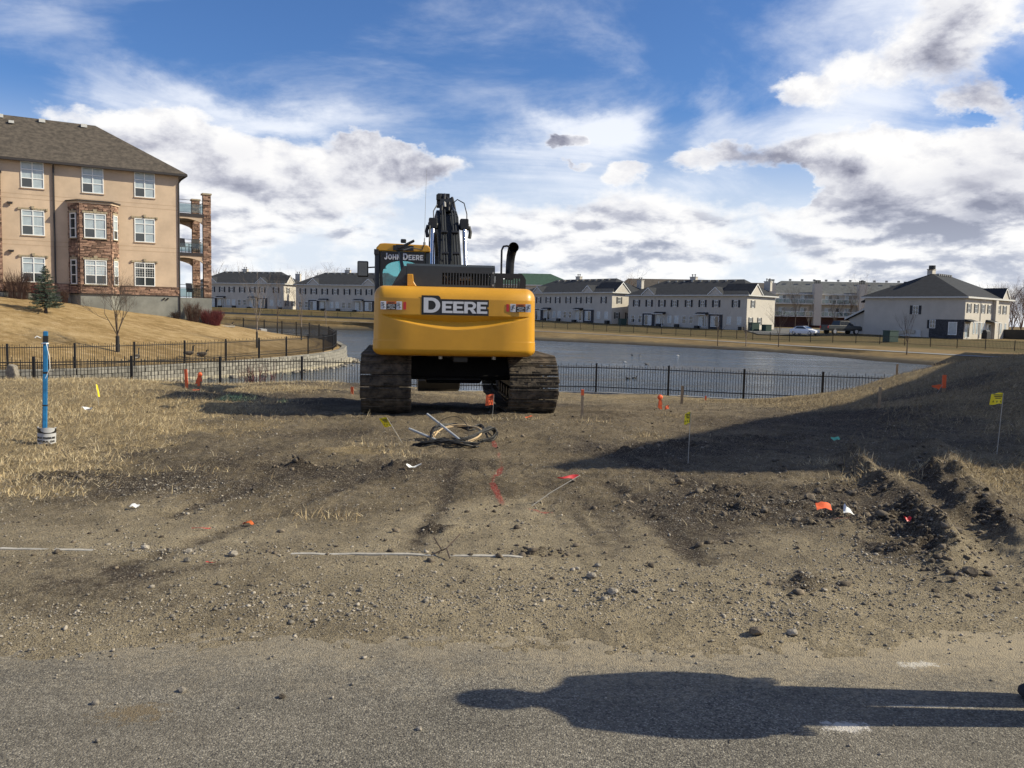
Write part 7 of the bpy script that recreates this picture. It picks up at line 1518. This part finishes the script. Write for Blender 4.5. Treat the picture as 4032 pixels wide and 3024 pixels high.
p = np.concatenate([np.stack([c[0]+RNG.normal(0, .16, 150), c[1]+RNG.normal(0, .10, 150)], 1) for c in ((-1.15, 9.5), (3.55, 9.35), (3.75, 8.9), (4.6, 9.3), (4.3, 8.6), (4.75, 9.0), (1.9, 11.4), (-.4, 12.9), (.3, 13.1), (-3.0, 8.2), (-4.6, 7.6), (-1.6, 10.1), (2.6, 13.9), (3.4, 8.4), (1.2, 12.6), (-3.9, 7.0), (-1.4, 6.4), (5.2, 8.7), (5.0, 8.0))]); blades('grass_tufts', p, RNG.uniform(.04, .13, len(p)), lot_z, .95, .0028)
def onwall(n):
    k = RNG.integers(0, len(inner)-1, n); t_ = RNG.random(n)[:, None]; q = inner[k]*(1-t_)+inner[k+1]*t_; return q
q_ = onwall(9000); q_[:, :2] += RNG.normal(0, .18, (len(q_), 2)); ok = inside(q_[:, 0], q_[:, 1], poly); q_ = q_[ok]; blades('fence_grass', q_[:, :2], RNG.uniform(.05, .16, len(q_)), LAWN, .7, .006)
q = MB(); rg_ = random.Random(9)
def shore_rocks():
    c = np.array([(a[0]+rg_.uniform(-.5, .6), a[1]-rg_.uniform(.2, .9)) for a in resample(offset_poly(wall_line[7:17], .8), .35) for _ in range(2)]); rocks('shore_rocks', c, RNG.uniform(.06, .22, len(c)), M['rockm'], zf=lambda x, y: np.full_like(x, WZ-.03))
shore_rocks()
# ================================================================ the bystander (stands just outside the right edge; a shoe and the shadow show)
PX, PY = 2.40, 3.45
PN = thing('person', 'person in dark coat and shoes standing at the right edge, casting the long shadow', 'person', (PX, PY, 0), R(90))
def skin_body(name, verts, edges, radii, m, parent, root=0, levels=2):
    me = bpy.data.meshes.new(name); me.from_pydata(verts, edges, []); o = bpy.data.objects.new(name, me); link(o)
    md = o.modifiers.new('skin', 'SKIN'); md.use_smooth_shade = True
    for i, r in enumerate(radii): me.skin_vertices[0].data[i].radius = r if isinstance(r, tuple) else (r, r); me.skin_vertices[0].data[i].use_root = (i == root)
    sb = o.modifiers.new('sub', 'SUBSURF'); sb.levels = levels; sb.render_levels = levels
    em = bpy.data.meshes.new_from_object(o.evaluated_get(DG())); em.name = name; bpy.data.objects.remove(o)
    em.materials.clear(); em.materials.append(m); em.polygons.foreach_set('use_smooth', [True]*len(em.polygons))
    r_ = bpy.data.objects.new(name, em); link(r_, parent); return r_
# local: facing +y (world -x), x across the shoulders
Vb = [(0, 0, .98), (0, .01, 1.15), (0, .0, 1.36), (0, -.01, 1.48), (0, .01, 1.56), (0, .03, 1.66), (0, .03, 1.74),
      (.19, -.01, 1.44), (.245, -.05, 1.20), (.235, -.01, 1.00), (.23, .02, .90), (-.19, -.01, 1.44), (-.245, -.05, 1.20), (-.235, -.01, 1.00), (-.23, .02, .90),
      (.095, 0, .93), (.10, .01, .50), (.105, -.02, .09), (.11, .10, .045), (-.095, 0, .93), (-.10, .01, .50), (-.105, -.02, .09), (-.11, .10, .045)]
Eb = [(0, 1), (1, 2), (2, 3), (3, 4), (4, 5), (5, 6), (3, 7), (7, 8), (8, 9), (9, 10), (3, 11), (11, 12), (12, 13), (13, 14), (0, 15), (15, 16), (16, 17), (17, 18), (0, 19), (19, 20), (20, 21), (21, 22)]
Rb = [(.15, .11), (.14, .10), (.16, .11), (.10, .09), .055, (.085, .10), (.07, .085), .06, .048, .038, .036, .06, .048, .038, .036, .085, .062, .045, .035, .085, .062, .045, .035]
skin_body('body', Vb, Eb, Rb, M['skin'], PN)
Vt = [(0, .01, 1.50), (0, 0, 1.36), (0, .0, 1.15), (0, 0, .98), (0, 0, .84), (.20, -.01, 1.43), (.25, -.05, 1.20), (.24, -.01, .97), (-.20, -.01, 1.43), (-.25, -.05, 1.20), (-.24, -.01, .97)]
skin_body('coat', Vt, [(0, 1), (1, 2), (2, 3), (3, 4), (1, 5), (5, 6), (6, 7), (1, 8), (8, 9), (9, 10)], [(.075, .085), (.165, .13), (.20, .14), (.245, .15), (.275, .155), .075, .075, .06, .075, .075, .06], M['coat'], PN, root=2)
for s in (-1, 1):
    skin_body('trouser_leg', [(s*.09, 0, .92), (s*.088, .012, .50), (s*.085, -.015, .08)], [(0, 1), (1, 2)], [.11, .092, .078], M['denim'], PN)
    q = MB(); q.prism([(-.10, .0), (.165, .0), (.185, .02), (.18, .05), (.12, .075), (.03, .12), (-.08, .125), (-.105, .05)], s*.088-.046, s*.088+.046, 'x'); q.build('shoe', M['coat'], PN, bevel=.022, smooth=60)
    hv = [(0, 0, 0), (0, .05, -.03), (.0, .09, -.05)]
    q = MB(); bx_, by_, bz_ = s*.232, -.01, .89
    for k in range(4): ox = -.027+.018*k; q.tube([(bx_+ox, by_+.02, bz_), (bx_+ox, by_+.055, bz_-.03), (bx_+ox, by_+.05, bz_-.065), (bx_+ox, by_+.03, bz_-.075+.006*abs(k-1))], [.0095, .009, .008, .006], 8)
    q.tube([(bx_-s*.03, by_-.01, bz_), (bx_-s*.045, by_+.025, bz_-.02), (bx_-s*.04, by_+.05, bz_-.04)], [.012, .010, .007], 8); q.build('fingers', M['skin'], PN, smooth=60)
q = MB(); ball(q, (0, -.012, 1.735), (.094, .108, .078), 16, 10); ball(q, (0, -.05, 1.68), (.085, .06, .08), 14, 9); q.build('hair', M['hair'], PN, smooth=80)
q = MB(); q.tube([(0, -.01, 1.47), (0, -.005, 1.53), (0, .005, 1.565)], [.10, .085, .078], 16, caps=False); q.build('collar', M['coat'], PN, smooth=60)
q = MB(); q.tube([(0, .125, 1.70), (0, .15, 1.655), (0, .13, 1.645)], [.010, .016, .012], 8); ball(q, (.09, .02, 1.67), (.012, .025, .035), 8, 6); ball(q, (-.09, .02, 1.67), (.012, .025, .035), 8, 6); q.build('face_features', M['skin'], PN, smooth=80)
for s in (-1, 1): q = MB(); ball(q, (s*.033, .118, 1.685), (.012, .008, .008), 8, 6); q.build('eye', M['decal_black'], PN)
q = MB(); q.box((0, .125, 1.61), (.045, .008, .008)); q.build('mouth', M['decal_red'], PN)
